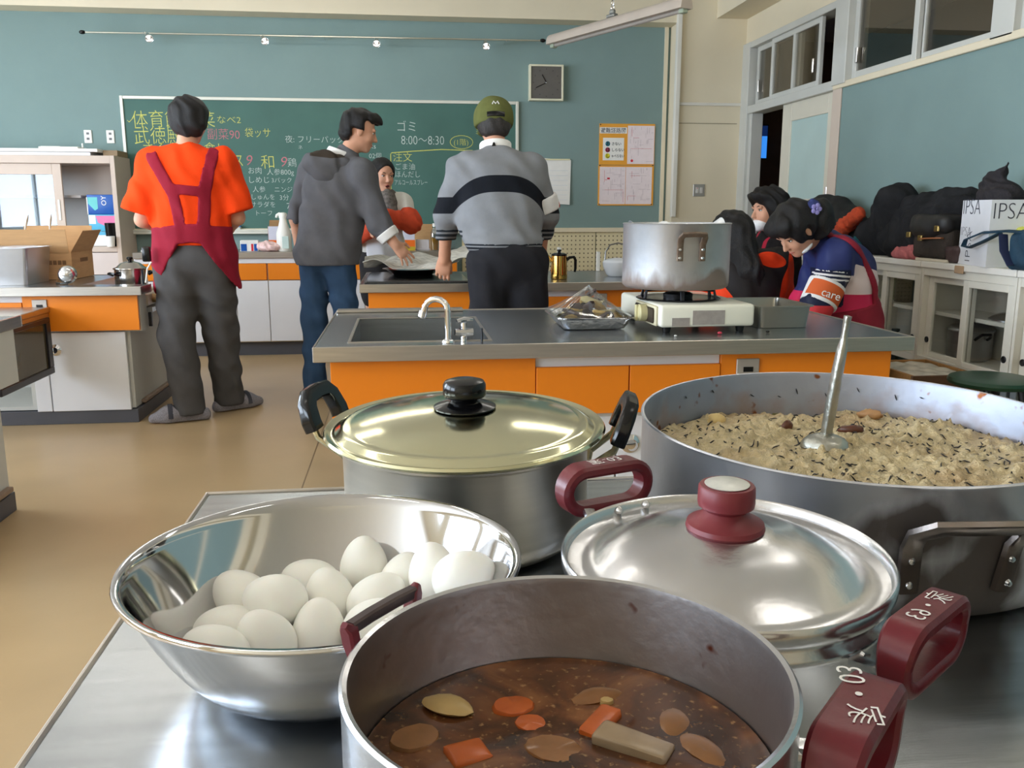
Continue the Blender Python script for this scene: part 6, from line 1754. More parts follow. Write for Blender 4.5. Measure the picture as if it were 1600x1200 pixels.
b = bm_new(); box(b, X0, X1, -0.085, 0, Z0 - 0.025, Z0, 0.004); box(b, X0, X1, -0.085, -0.079, Z0, Z0 + 0.014, 0.002); obj('chalk_tray', b, ALUF, t)
CY = mat('yellow_chalk', S(206, 206, 110), 0.9, 0, 0.2, 120); CW = mat('white_chalk', S(196, 208, 202), 0.9, 0, 0.2, 120); CP = mat('pink_chalk', S(196, 118, 128), 0.9, 0, 0.2, 120)
def chalk(s_, x, z, size, m, thin=-0.011, rot=0.0, sx=1.0, shear=0.0):
    text('chalk_writing', s_, size, m, t, (x, -0.0235, z), (PI / 2, -rot, 0), thin=thin * size, ext=0.0003, sx=sx, shear=shear)
chalk('体育館', -2.19, 1.835, 0.150, CY, rot=0.03, sx=0.88); chalk('菜', -1.66, 1.845, 0.14, CY); chalk('なべ2', -1.515, 1.872, 0.070, CY, sx=1.15)
chalk('武徳殿', -2.185, 1.705, 0.160, CY, rot=0.02, sx=0.82); chalk('副菜90', -1.60, 1.745, 0.098, CP, sx=0.92); chalk('袋ッサ', -1.292, 1.765, 0.085, CY, sx=0.85)
chalk('さくら組', -2.13, 1.615, 0.118, CY, rot=0.02, sx=0.9); chalk('食レ', -1.63, 1.635, 0.095, CY)
chalk('ース', -1.49, 1.525, 0.122, CY, sx=0.74); chalk('9', -1.305, 1.530, 0.120, CP, shear=0.2); chalk('和', -1.175, 1.510, 0.125, CY, rot=0.03); chalk('9', -1.02, 1.520, 0.120, CP, shear=0.2); chalk('鶏', -0.955, 1.525, 0.080, CW)
chalk('お肉', -1.285, 1.465, 0.060, CW); chalk('人参800g', -1.13, 1.455, 0.058, CW); chalk('しめじ', -1.290, 1.388, 0.062, CW); chalk('3パック', -1.095, 1.390, 0.050, CW)
chalk('人参', -1.255, 1.312, 0.055, CW); chalk('ニンジン', -1.075, 1.312, 0.052, CW); chalk('しゅんを', -1.275, 1.250, 0.052, CW); chalk('サラダを', -1.280, 1.186, 0.054, CW); chalk('トーフ', -1.250, 1.115, 0.052, CW); chalk('こ', -1.40, 1.44, 0.045, CW); chalk('3分', -1.035, 1.245, 0.055, CW); chalk('7', -0.98, 1.17, 0.07, CW)
chalk('夜: フリーパック', -0.965, 1.722, 0.066, CW); chalk('ネ', -0.86, 1.665, 0.04, CW); chalk('2ks', -0.285, 1.675, 0.058, CW); chalk('02個', -0.27, 1.595, 0.055, CW)
chalk('ゴミ', -0.035, 1.825, 0.098, CW, sx=0.95); chalk('8:00〜8:30', 0.005, 1.712, 0.105, CW, thin=-0.014, rot=0.0, sx=0.80); chalk('(1階)', 0.455, 1.712, 0.062, CY)
chalk('注文', -0.068, 1.575, 0.085, CY); chalk('ごま油', -0.055, 1.505, 0.060, CW); chalk('ほんだし', -0.055, 1.440, 0.062, CW, sx=0.9); chalk('アルコールスプレー', -0.060, 1.375, 0.052, CW, sx=0.62)
chalk('✓', -2.235, 1.86, 0.07, CY); chalk('✓', -1.50, 1.64, 0.07, CY); chalk('✓', -2.20, 1.47, 0.07, CP); chalk('ミ', 0.64, 1.80, 0.055, CY)
b = bm_new(); tube(b, [(-0.090, -0.0225, 1.20), (-0.085, -0.0225, 1.45), (-0.083, -0.0225, 1.630), (-0.076, -0.0225, 1.640), (0.10, -0.0225, 1.655), (0.35, -0.0225, 1.672), (0.62, -0.0225, 1.665)], 0.0042, 5, up=(0, 1, 0)); obj('chalk_frame_line', b, CY, t)
b = bm_new(); tube(b, [(0.525 + 0.098 * math.cos(a), -0.0225, 1.735 + 0.055 * math.sin(a)) for a in np.linspace(0, 2 * PI, 24, endpoint=False)], 0.0028, 5, closed=True, up=(0, 1, 0)); obj('chalk_ring', b, CY, t)
b = bm_new(); box(b, -1.44, -1.36, 7.775, 7.815, 0.987, 1.020, 0.005); box(b, -1.442, -1.358, 7.772, 7.818, 1.020, 1.030, 0.003, mi=1)
tag(obj('chalkboard_eraser', b, [mat('felt_white', S(200, 200, 190), 0.9), mat('blue_plastic', S(60, 130, 190), 0.5)]), 'small eraser with a blue back on the chalk tray', 'eraser')

t = thing('wall_clock', 'square white-framed clock with a dark grey face on the teal wall', 'clock', (1.256, 7.85, 2.232))
b = bm_new(); w = 0.148
for a in ((-w, w, w - 0.016, w), (-w, w, -w, -w + 0.016), (-w, -w + 0.016, -w + 0.016, w - 0.016), (w - 0.016, w, -w + 0.016, w - 0.016)):
    box(b, a[0], a[1], -0.075, 0, a[2], a[3], 0.002)
obj('frame', b, mat('cream_clock_frame', S(226, 222, 196), 0.4), t)
b = bm_new(); box(b, -w + 0.014, w - 0.014, -0.064, -0.002, -w + 0.014, w - 0.014); obj('dial', b, mat('dark_clock_dial', S(92, 88, 84), 0.35, 0, 0.05, 20), t)
for (a, L_, r_) in ((120, 0.075, 0.004), (205, 0.10, 0.003)):
    b = bm_new(); tube(b, [(0, -0.068, 0), (L_ * math.cos(math.radians(a)), -0.068, L_ * math.sin(math.radians(a)))], r_, 6); obj('hand', b, BLACK_PLASTIC, t)
b = bm_new(); ball(b, (0, -0.068, 0), (0.005, 0.004, 0.005), 10, 6); obj('hub', b, CHROME, t)
for i in range(12):
    a = 2 * PI * i / 12; b = bm_new(); cx, cz = 0.112 * math.cos(a), 0.112 * math.sin(a); box(b, cx - 0.004, cx + 0.004, -0.0655, -0.063, cz - 0.004, cz + 0.004); obj('hour_mark', b, mat('grey_hour_mark', S(60, 58, 56), 0.5), t)

t = thing('spotlight_rail', 'thin metal rail with four small spotlights above the chalkboard', 'light rail', (0, 7.70, 2.545))
b = bm_new(); tube(b, [(-2.475, 0, -0.006), (1.21, 0, 0.012)], 0.0065, 8); obj('rail', b, mat('satin_rail_metal', S(196, 196, 184), 0.3, 1.0, 0), t)
for x, z in ((-2.475, -0.006), (1.21, 0.012)):
    b = bm_new(); ball(b, (x, 0, z), (0.026, 0.018, 0.016), 10, 6); obj('end_cap', b, BLACK_PLASTIC, t)
for x in (-2.0, -0.6, 0.9):
    b = bm_new(); tube(b, [(x, 0, 0.004), (x, 0.15, 0.004)], 0.005, 6); obj('wall_bracket', b, CHROME, t)
for x, dx in ((-2.02, 0.055), (-1.115, 0.045), (-0.19, 0.015), (0.725, 0.0)):
    M = Matrix.Translation((x + dx, -0.035, -0.040)) @ Vector((0.35 if dx > 0.03 else 0.05, -0.75, -0.6)).to_track_quat('Z', 'Y').to_matrix().to_4x4()
    b = bm_new(); lathe(b, [(0, -0.045), (0.018, -0.043), (0.024, -0.02), (0.030, 0.02), (0.031, 0.024), (0.027, 0.02), (0.018, -0.01), (0, -0.016)], n=20, M=M); sp_ = obj('spotlight_head', b, CHROME, t)
    b = bm_new(); ball(b, M @ Vector((0, 0, 0.004)), 0.012, 10, 8); obj('bulb', b, mat('halogen_bulb_lit', S(255, 250, 235), 0.3, 0, 0, emit=(1, 0.97, 0.9, 1), estr=2.5), sp_)
    b = bm_new(); tube(b, [(x, 0, 0.004), (x + dx * 0.5, -0.012, -0.018), (x + dx * 0.8, -0.022, -0.026)], 0.004, 6); obj('swivel', b, CHROME, sp_)

ORB = mat('orange_board_card', S(234, 164, 58), 0.7, 0, 0.03, 10)
t = thing('notice_board', 'orange-backed evacuation notice with four printed sheets on the teal wall', 'poster', (1.738, 7.85, 1.20))
W_, H_ = 0.505, 0.706
b = bm_new(); box(b, 0, W_, -0.010, 0, 0, H_ / 2 - 0.003, 0.001); obj('lower_card', b, ORB, t)
b = bm_new(); box(b, 0.003, W_, -0.010, 0, H_ / 2, H_, 0.001); obj('upper_card', b, ORB, t)
PINKP = mat('pinkish_plan_sheet', S(236, 222, 226), 0.7, 0, 0.03, 30); REDL = mat('red_plan_line', S(206, 90, 96), 0.8); GREYL = mat('grey_plan_line', S(168, 150, 160), 0.8)
def plan(x0, x1, z0, z1, seed, reds):
    b = bm_new(); box(b, x0, x1, -0.0125, -0.010, z0, z1); sh_ = obj('plan_sheet', b, PINKP, t)
    r = random.Random(seed); b = bm_new(); w_, h_ = x1 - x0, z1 - z0
    for i in range(26):
        a, c = x0 + w_ * r.uniform(0.08, 0.9), z0 + h_ * r.uniform(0.06, 0.94)
        if r.random() < 0.5:
            box(b, a, min(x1 - 0.01, a + w_ * r.uniform(0.08, 0.4)), -0.0131, -0.0125, c, c + 0.0016)
        else:
            box(b, a, a + 0.0016, -0.0131, -0.0125, c, min(z1 - 0.01, c + h_ * r.uniform(0.05, 0.22)))
    o = obj('plan_lines', b, GREYL, sh_); o['kind'] = 'stuff'
    b = bm_new()
    for (u, v, l_, vert) in reds:
        a, c = x0 + w_ * u, z0 + h_ * v
        if vert:
            box(b, a, a + 0.0022, -0.0133, -0.0125, c, c + l_)
        else:
            box(b, a, a + l_, -0.0133, -0.0125, c, c + 0.0022)
    o = obj('red_route', b, REDL, sh_); o['kind'] = 'stuff'
    return sh_
p1 = plan(0.258, 0.500, 0.362, 0.690, 1, ((0.12, 0.40, 0.19, False), (0.15, 0.72, 0.08, True), (0.22, 0.68, 0.05, False)))
b = bm_new(); lathe(b, [(0, 0.0006), (0.012, 0.0006), (0.012, 0)], n=14, M=Matrix.Translation((0.300, -0.0125, 0.39)) @ Matrix.Rotation(PI / 2, 4, 'X')); obj('red_dot', b, mat('red_print', S(206, 40, 60), 0.7), p1)
p2 = plan(0.012, 0.246, 0.012, 0.336, 2, ((0.2, 0.38, 0.17, False), (0.92, 0.05, 0.10, True), (0.18, 0.6, 0.10, True)))
b = bm_new(); box(b, 0.080, 0.104, -0.0134, -0.0125, 0.228, 0.243, 0.0); box(b, 0.060, 0.078, -0.0134, -0.0125, 0.222, 0.226); obj('red_mark', b, MATS['red_print'], p2)
plan(0.250, 0.488, 0.012, 0.336, 3, ((0.2, 0.76, 0.08, False), (0.22, 0.70, 0.06, True), (0.08, 0.10, 0.04, True), (0.10, 0.22, 0.07, False)))
b = bm_new(); box(b, 0.006, 0.250, -0.0125, -0.010, 0.622, 0.674); hs = obj('title_strip', b, PAPER, t)
text('lettering', '避難経路図', 0.046, mat('grey_print', S(112, 112, 116), 0.8), hs, (0.012, -0.0128, 0.631), thin=0.0006, ext=0.0002)
b = bm_new(); box(b, 0.036, 0.226, -0.0125, -0.010, 0.392, 0.585); rs_ = obj('rule_sheet', b, PAPER, t)
for k, (c_, rest, z_, colr) in enumerate((('お', 'さない', 0.520, S(40, 130, 150)), ('は', 'しらない', 0.468, S(176, 60, 84)), ('し', 'ゃべらない', 0.416, S(224, 214, 40)))):
    b = bm_new(); lathe(b, [(0, 0.0005), (0.022, 0.0005), (0.022, 0)], n=16, M=Matrix.Translation((0.079, -0.0125, z_ + 0.014)) @ Matrix.Rotation(PI / 2, 4, 'X')); dt = obj('colour_disc', b, mat('disc_print_%d' % k, colr, 0.7), rs_)
    text('lettering', c_, 0.040, mat('dark_print', S(30, 34, 40), 0.8), dt, (0.061, -0.0133, z_), thin=0.001, ext=0.0002)
    text('lettering', rest, 0.030, MATS['dark_print'], rs_, (0.112, -0.0128, z_ + 0.003), thin=0.0005, ext=0.0002, sx=0.8 if len(rest) > 4 else 1.0)
for (x, z) in ((0.012, 0.697), (0.012, 0.348), (0.493, 0.350), (0.49, 0.01), (0.012, 0.012)):
    b = bm_new(); ball(b, (x, -0.011, z), (0.006, 0.004, 0.006), 8, 5); obj('pin', b, DARK_METAL, t)

b = bm_new(); sheet(b, lambda u, v: Vector((1.245 + 0.245 * u + 0.006 * v * 0 - 0.010 * (1 - v), 7.842 - 0.012 * (1 - v) * u, 1.222 + 0.385 * v - 0.016 * u)), 6, 6, 0.001)
t = obj('paper_sheet', b, PAPER); tag(t, 'white ruled paper sheet pinned to the teal wall beside the cap wearer', 'paper')
b = bm_new()
for i in range(7):
    z = 1.26 + i * 0.042
    box(b, 1.30, 1.46, 7.8255, 7.8275, z - 0.012, z - 0.0105)
obj('ruled_lines', b, mat('faint_blue_line', S(196, 208, 222), 0.8), t)['kind'] = 'stuff'
b = bm_new(); box(b, 1.26, 1.48, 7.832, 7.840, 1.590, 1.602); obj('yellow_tape', b, mat('cream_tape', S(226, 220, 180), 0.6), t)

for x, lab in ((-2.58, 'white double wall outlet left of the other, beside the chalkboard'), (-2.404, 'white double wall outlet nearer the chalkboard')):
    t = thing('wall_outlet', lab, 'outlet', (x, 7.85, 1.70), 0, 'white wall outlets by the chalkboard')
    b = bm_new(); box(b, 0, 0.062, -0.010, 0, 0, 0.105, 0.003); obj('plate', b, WHITE_PL, t)
    for z in (0.026, 0.068):
        b = bm_new(); box(b, 0.020, 0.042, -0.0115, -0.009, z, z + 0.018, 0.001); obj('socket', b, mat('outlet_dark', S(110, 108, 110), 0.5), t)
t = thing('light_switch', 'grey switch plate with two rockers on the beige pillar', 'switch', (2.548, 7.65, 1.278))
b = bm_new(); box(b, 0, 0.105, -0.008, 0, 0, 0.105, 0.003); obj('plate', b, mat('steel_switch_plate', S(170, 166, 160), 0.35, 0.5), t)
for x in (0.022, 0.058):
    b = bm_new(); box(b, x, x + 0.026, -0.013, -0.007, 0.028, 0.078, 0.002); obj('rocker', b, mat('pale_rocker', S(206, 202, 196), 0.4), t)
b = bm_new(); ball(b, (0.034, -0.013, 0.070), (0.004, 0.002, 0.004), 8, 5); obj('pilot_light', b, MATS['red_print'], t)

# unlit fluorescent fixture hanging askew by its chain
t = thing('hanging_fluorescent_light', 'unlit fluorescent light with a drab reflector hanging askew on a chain', 'ceiling light', (1.335, 5.70, 2.30), (0, 0, math.radians(-64.5)))
HL = 0.665
b = bm_new()
prof = [(0.042 * math.cos(a), 0.040 * math.sin(a)) for a in np.linspace(0, PI, 9)] + [(-0.046, -0.026), (-0.040, -0.028), (0.040, -0.028), (0.046, -0.026)]
prism(b, [(y, z) for y, z in prof], -HL, HL, axis='x'); obj('reflector', b, mat('drab_reflector_enamel', S(176, 164, 152), 0.45, 0.1, 0.05, 8), t, auto=40)
b = bm_new(); tube(b, [(-HL + 0.05, 0, -0.034), (HL - 0.05, 0, -0.034)], 0.0125, 10); obj('unlit_tube', b, mat('unlit_tube_glass', S(150, 142, 134), 0.35), t)
for x in (-HL + 0.03, HL - 0.03):
    b = bm_new(); box(b, x - 0.02, x + 0.02, -0.020, 0.020, -0.050, -0.024, 0.004); obj('lamp_holder', b, mat('greenish_lamp_holder', S(150, 160, 140), 0.4), t)
b = bm_new(); box(b, -0.045, 0.035, -0.020, 0.020, 0.036, 0.058, 0.006); box(b, -0.022, 0.018, -0.014, 0.014, 0.055, 0.085, 0.006); obj('hanger_bracket', b, mat('grey_hanger_metal', S(132, 134, 132), 0.4, 0.7), t)
b = bm_new()
for k in range(22):
    z = 0.095 + k * 0.030
    tube(b, [(0.011 * math.cos(a) * (1 if k % 2 else 0), 0.011 * math.cos(a) * (0 if k % 2 else 1), z + 0.019 * math.sin(a)) for a in np.linspace(0, 2 * PI, 10, endpoint=False)], 0.003, 5, closed=True)
o = obj('chain', b, CHROME, t); o['kind'] = 'stuff'

# ---------------------------------------------------------------- tall cupboard at the left
CUPW = mat('beige_cupboard_paint', S(204, 186, 172), 0.5, 0, 0.03, 5)
t = thing('tall_cupboard', 'tall beige cupboard with sliding glass doors, right half open', 'cupboard', (-4.30, 7.42, 0))
CW_ = 2.068
b = bm_new()
box(b, 0.021, CW_ - 0.036, 0.40, 0.42, 0, 1.517); box(b, 0, 0.02, 0, 0.42, 0, 1.578); box(b, CW_ - 0.035, CW_, 0, 0.42, 0, 1.578, 0.002)
box(b, 0.021, CW_ - 0.0352, 0.0005, 0.4195, 1.518, 1.5775, 0.001); box(b, 0.021, CW_ - 0.0352, 0.0005, 0.399, 0.83, 0.872, 0.002); box(b, 0.021, CW_ - 0.036, 0.02, 0.399, 0.0, 0.06)
obj('carcass', b, CUPW, t)
b = bm_new(); box(b, 0.03, 1.76, 0.10, 0.395, 1.255, 1.275); obj('shelf', b, mat('grey_shelf', S(170, 162, 160), 0.5), t)
for (a, c, y) in ((0.70, 1.655, 0.02), (0.02, 0.84, 0.05)):
    b = bm_new(); f = 0.066
    box(b, a, a + f, y, y + 0.024, 0.874, 1.516, 0.002); box(b, c - f, c, y, y + 0.024, 0.874, 1.516, 0.002); box(b, a + f, c - f, y, y + 0.024, 1.432, 1.516, 0.002); box(b, a + f, c - f, y, y + 0.024, 0.874, 0.93, 0.002)
    d_ = obj('door', b, CUPW, t)
    b = bm_new(); box(b, a + f - 0.004, c - f + 0.004, y + 0.010, y + 0.014, 0.925, 1.436); obj('pane', b, CAB_PANE, d_)
    b = bm_new(); box(b, c - 0.045, c - 0.026, y - 0.006, y, 1.08, 1.24, 0.003); obj('handle', b, WHITE_PL, d_)
for i in range(3):
    p, q = 0.025 + i * 0.675, 0.02 + (i + 1) * 0.675
    b = bm_new(); box(b, p, q - 0.006, 0.004, 0.03, 0.07, 0.825, 0.003); obj('lower_door', b, mat('pale_cupboard_door', S(214, 200, 194), 0.45, 0, 0.02), t)
def simple(name, lab, cat, m, group=None, loc=None, rot=None, fn=None, auto=35, **bx_):
    b = bm_new(); fn(b); o = obj(name, b, m, None, loc=loc, rot=rot, auto=auto); tag(o, lab, cat, group); return o
# packages and cups in the open half
BLUE = mat('deep_blue_card', S(14, 84, 168), 0.4, 0, 0.04, 20); TEALC = mat('teal_card', S(100, 196, 196), 0.5); PINKC = mat('pink_card', S(226, 116, 164), 0.5); SKYC = mat('sky_blue_card', S(78, 176, 212), 0.45)
z = 0.873
for (h_, mm, lab, front) in ((0.115, PAPER, 'lowest package of the stack in the open cupboard, mostly white', 'w'), (0.135, SKYC, 'middle package of the stack in the cupboard, sky blue with a pink flap', 'p'), (0.155, BLUE, 'top package of the stack in the cupboard, deep blue with a teal patch', 'b')):
    t2 = thing('paper_package', lab, 'package', (-2.395, 7.60, z), math.radians(-5), 'stacked packages in the cupboard')
    b = bm_new(); box(b, -0.105, 0.108, -0.07, 0.11, 0, h_, 0.006, 2); obj('pack', b, mm, t2)
    if front == 'b':
        b = bm_new(); prism(b, [(-0.095, 0.135), (-0.02, 0.135), (-0.02, 0.045), (-0.045, 0.03), (-0.095, 0.085)], -0.0715, -0.0705); obj('teal_patch', b, TEALC, t2)
        b = bm_new(); box(b, -0.106, -0.0985, -0.0715, -0.0695, 0.0, h_ - 0.02); obj('white_edge', b, PAPER, t2)
        text('lettering', 'OY', 0.055, PAPER, t2, (0.048, -0.072, 0.068), (PI / 2, -PI / 2, 0), ext=0.0003)
    elif front == 'p':
        b = bm_new(); prism(b, [(-0.045, 0.125), (0.105, 0.125), (0.105, 0.05), (0.055, 0.03), (-0.03, 0.07)], -0.0715, -0.0705); obj('pink_flap', b, PINKC, t2)
        b = bm_new(); box(b, -0.100, -0.046, -0.0715, -0.0705, 0.06, 0.13); obj('white_patch', b, PAPER, t2)
    else:
        b = bm_new(); box(b, -0.104, 0.107, -0.0715, -0.0705, 0.088, 0.114); obj('blue_band', b, SKYC, t2)
    z += h_ + 0.001
def cup_fn(r0, r1, h):
    return lambda b: lathe(b, [(0, 0), (r0, 0), (r1, h), (r1 - 0.003, h), (r0 - 0.003, 0.004), (0, 0.004)], n=24)
simple('tumbler', 'black tumbler before the stacked packages, behind the white cup', 'cup', BLACK_PLASTIC, loc=(-2.322, 7.475, 0.873), fn=cup_fn(0.034, 0.042, 0.185))
simple('paper_cup', 'white cup at the front of the open cupboard shelf', 'cup', PAPER, loc=(-2.306, 7.40, 0.873), fn=cup_fn(0.028, 0.034, 0.082))
# boards on top of the cupboard
simple('white_board_slab', 'long white board on the cupboard, lower of the two', 'board', WHITE_LAM, loc=(-3.25, 7.60, 1.579), fn=lambda b: box(b, -0.8, 0.835, -0.15, 0.2, 0, 0.026, 0.002))
simple('white_board_slab', 'longer white board on the cupboard, upper of the two', 'board', PAPER, loc=(-3.25, 7.60, 1.606), fn=lambda b: box(b, -0.8, 0.895, -0.17, 0.2, 0, 0.024, 0.002))
simple('white_tray', 'white tray lying on top of the boards over the cupboard', 'tray', WHITE_PL, loc=(-2.70, 7.66, 1.631), fn=lambda b: (box(b, -0.14, 0.16, -0.1, 0.12, 0, 0.022, 0.004), box(b, 0.155, 0.165, 0.0, 0.01, 0.02, 0.055), box(b, -0.14, 0.0, -0.05, 0.0, 0.022, 0.028)))
simple('wooden_board', 'tan wooden board end beside the white boards on the cupboard', 'board', mat('tan_plywood', S(150, 128, 100), 0.7, 0, 0.1, 20, stretch=(1, 8, 8)), loc=(-2.31, 7.66, 1.579), fn=lambda b: box(b, -0.03, 0.08, -0.15, 0.12, 0, 0.045, 0.003))

# ---------------------------------------------------------------- on the left counter
LZ = 0.756
t = thing('deep_steel_container', 'deep rectangular steel container with film over its top at the left edge', 'container', (-2.30, 5.05, LZ))
b = bm_new()
def taper_box(b, x0, x1, y0, y1, z0, z1, k, th=0.003, lip=0.012, n=4):
    def ring(s, z):
        cx, cy = (x0 + x1) / 2, (y0 + y1) / 2
        P = rounded_rect_path((x1 - x0) / 2 * s if s else 0, (y1 - y0) / 2 * s, 0.02, n)
        return [b.verts.new((cx + p[0], cy + p[1], z)) for p in P]
    R_ = [ring(k, z0), ring((k + 1) / 2, (z0 + z1) / 2), ring(1.0, z1)]
    def grow(d, z):
        cx, cy = (x0 + x1) / 2, (y0 + y1) / 2
        P = rounded_rect_path((x1 - x0) / 2 + d, (y1 - y0) / 2 + d, 0.02 + max(d, -0.012), n)
        return [b.verts.new((cx + p[0], cy + p[1], z)) for p in P]
    R_ += [grow(lip, z1 + 0.001), grow(lip, z1 + 0.005), grow(-th, z1 + 0.004), ]
    def inner(s, z):
        cx, cy = (x0 + x1) / 2, (y0 + y1) / 2
        P = rounded_rect_path((x1 - x0) / 2 * s - th, (y1 - y0) / 2 * s - th, 0.018, n)
        return [b.verts.new((cx + p[0], cy + p[1], z)) for p in P]
    R_ += [inner((k + 1) / 2, (z0 + z1) / 2), inner(k, z0 + th)]
    for A, B in zip(R_[:-1], R_[1:]):
        for i in range(len(A)):
            j = (i + 1) % len(A); b.faces.new((A[i], A[j], B[j], B[i]))
    b.faces.new(list(reversed(R_[0]))); b.faces.new(R_[-1])
taper_box(b, -0.35, 0.29, 0.0, 0.34, 0, 0.195, 0.94)
obj('container_body', b, mat('pale_steel', S(196, 196, 200), 0.3, 0.9, 0.04, 10), t, auto=40)
CLING = glass_mat('cling_film', (0.93, 0.95, 0.95, 1), 0.16)
b = bm_new(); rn = random.Random(3)
sheet(b, lambda u, v: Vector((-0.36 + 0.66 * u, -0.01 + 0.36 * v, 0.203 + 0.006 * math.sin(13 * u + 5 * v) * math.sin(9 * v + 3 * u))), 22, 12)
obj('film_cover', b, CLING, t)
CARD = mat('corrugated_cardboard', S(196, 154, 108), 0.85, 0, 0.06, 12, 0.05, 60, stretch=(1, 1, 6)); CARDD = mat('cardboard_print', S(128, 96, 66), 0.85)
t = thing('cardboard_box', 'open brown cardboard box with its flaps up on the left counter', 'box', (-2.125, 5.45, LZ + 0.001), 0.0)
w_, d_, h_ = 0.40, 0.36, 0.155
b = bm_new(); th = 0.005
box(b, -w_ / 2, w_ / 2, 0, d_, 0, th); box(b, -w_ / 2, w_ / 2, 0, th, th, h_); box(b, -w_ / 2, w_ / 2, d_ - th, d_, th, h_); box(b, -w_ / 2, -w_ / 2 + th, th, d_ - th, th, h_); box(b, w_ / 2 - th, w_ / 2, th, d_ - th, th, h_)
obj('box_body', b, CARD, t)
def flap(name, pts):
    b = bm_new(); vs = [b.verts.new(p) for p in pts]; f = b.faces.new(vs); bmesh.ops.recalc_face_normals(b, faces=[f]); bmesh.ops.solidify(b, geom=[f], thickness=0.004); return obj(name, b, CARD, t)
flap('flap', [(-w_ / 2, 0.002, h_), (w_ / 2 - 0.01, 0.002, h_), (w_ / 2 - 0.01, -0.03, h_ + 0.135), (-w_ / 2, -0.03, h_ + 0.135)])
flap('flap', [(w_ / 2 - 0.002, 0.0, h_), (w_ / 2 - 0.002, d_, h_), (w_ / 2 + 0.07, d_ - 0.02, h_ + 0.125), (w_ / 2 + 0.07, 0.02, h_ + 0.125)])
flap('flap', [(-w_ / 2, d_ - 0.002, h_), (w_ / 2, d_ - 0.002, h_), (w_ / 2, d_ + 0.03, h_ + 0.15), (-w_ / 2, d_ + 0.03, h_ + 0.15)])
flap('flap', [(-w_ / 2 + 0.002, 0.0, h_), (-w_ / 2 + 0.002, d_, h_), (-w_ / 2 - 0.08, d_ - 0.02, h_ + 0.12), (-w_ / 2 - 0.08, 0.02, h_ + 0.12)])
b = bm_new()
for i in range(6):
    box(b, w_ / 2, w_ / 2 + 0.001, 0.14 + i * 0.022, 0.157 + i * 0.022, 0.095, 0.118)
for i in range(9):
    box(b, -0.06 + i * 0.026, -0.04 + i * 0.026, -0.001, 0.0, 0.085, 0.11)
o = obj('faded_print', b, CARDD, t); o['kind'] = 'stuff'
simple('cardboard_box', 'second cardboard box behind the steel container at the left edge', 'box', CARD, loc=(-2.78, 5.50, LZ + 0.001), fn=lambda b: (box(b, -0.30, 0.32, 0, 0.28, 0, 0.20, 0.003), box(b, -0.30, 0.32, 0.005, 0.012, 0.20, 0.34), box(b, -0.30, 0.32, 0.268, 0.275, 0.20, 0.34)))
for i, (x, z_, a, lab) in enumerate(((-2.36, 1.10, 0.35, 'white knife tip sticking out behind the boxes, left one'), (-2.20, 1.11, 0.1, 'white spatula tip sticking up between the two boxes'))):
    simple('utensil_tip', lab, 'utensil', WHITE_PL, loc=(x + 0.075, 5.66 + 0.02 * i, LZ + 0.012), rot=(0, a * 0.4, 0), fn=lambda b: tube(b, [(0, 0, 0), (0, 0, 0.28), (0.005, 0, 0.335), (0.012, 0, 0.365)], [0.006, 0.008, 0.016, 0.004], 6, flat=(1, 0.4)))
t = thing('ladle', 'shiny steel ladle lying before the cardboard box', 'ladle', (-1.825, 5.06, LZ + 0.001))
b = bm_new(); lathe(b, [(0.050, 0.0), (0.0485, 0.014), (0.042, 0.030), (0.028, 0.043), (0.010, 0.049), (0, 0.050), (0, 0.048), (0.027, 0.041), (0.040, 0.029), (0.046, 0.014), (0.047, 0.001)], n=28, close=True, M=Matrix.Translation((0, 0.03, 0.052)) @ Matrix.Rotation(math.radians(80), 4, 'X')); obj('scoop', b, STEEL, t, auto=60)
b = bm_new(); tube(b, [(-0.005, 0.03, 0.004), (-0.03, 0.0, 0.006), (-0.07, 0.05, 0.006), (-0.12, 0.20, 0.006)], [0.006, 0.005, 0.005, 0.007], 8); obj('handle', b, STEEL, t)
t = thing('small_saucepan', 'small steel pot with a domed lid on the stove by the orange T-shirt man', 'pot', (-1.555, 5.30, 0.7065))
b = bm_new(); r = 0.088; lathe(b, [(0, 0), (r - 0.012, 0), (r - 0.002, 0.008), (r, 0.02), (r, 0.115), (r + 0.006, 0.118), (r + 0.006, 0.121), (r - 0.003, 0.12), (r - 0.003, 0.01), (0, 0.004)], n=48); obj('pot_body', b, mat('bright_pot_steel', S(186, 180, 174), 0.15, 1.0, 0.04, 10), t, auto=50)
b = bm_new(); lathe(b, [(r + 0.007, 0.1215), (r + 0.006, 0.1245), (r - 0.01, 0.130), (r * 0.6, 0.152), (0.02, 0.162), (0, 0.162), (0, 0.160), (r * 0.6, 0.148), (r - 0.01, 0.126), (r, 0.1215)], n=48, close=True); li = obj('lid', b, MATS['bright_pot_steel'], t, auto=50)
b = bm_new(); lathe(b, [(0, 0.162), (0.010, 0.162), (0.011, 0.170), (0.017, 0.174), (0.017, 0.184), (0.012, 0.187), (0, 0.187)], n=20); obj('knob', b, BLACK_PLASTIC, li)
for th in (-135, 45):
    a = math.radians(th); o_ = Vector((math.cos(a), math.sin(a), 0)); t_ = Vector((-math.sin(a), math.cos(a), 0)); u_ = Vector((0, 0, 1))
    b = bm_new(); tube(b, [o_ * (r + 0.002) + t_ * 0.03 + u_ * 0.085, o_ * (r + 0.028) + t_ * 0.032 + u_ * 0.095, o_ * (r + 0.036) + u_ * 0.098, o_ * (r + 0.028) - t_ * 0.032 + u_ * 0.095, o_ * (r + 0.002) - t_ * 0.03 + u_ * 0.085], 0.008, 8); obj('handle', b, BLACK_PLASTIC, t)

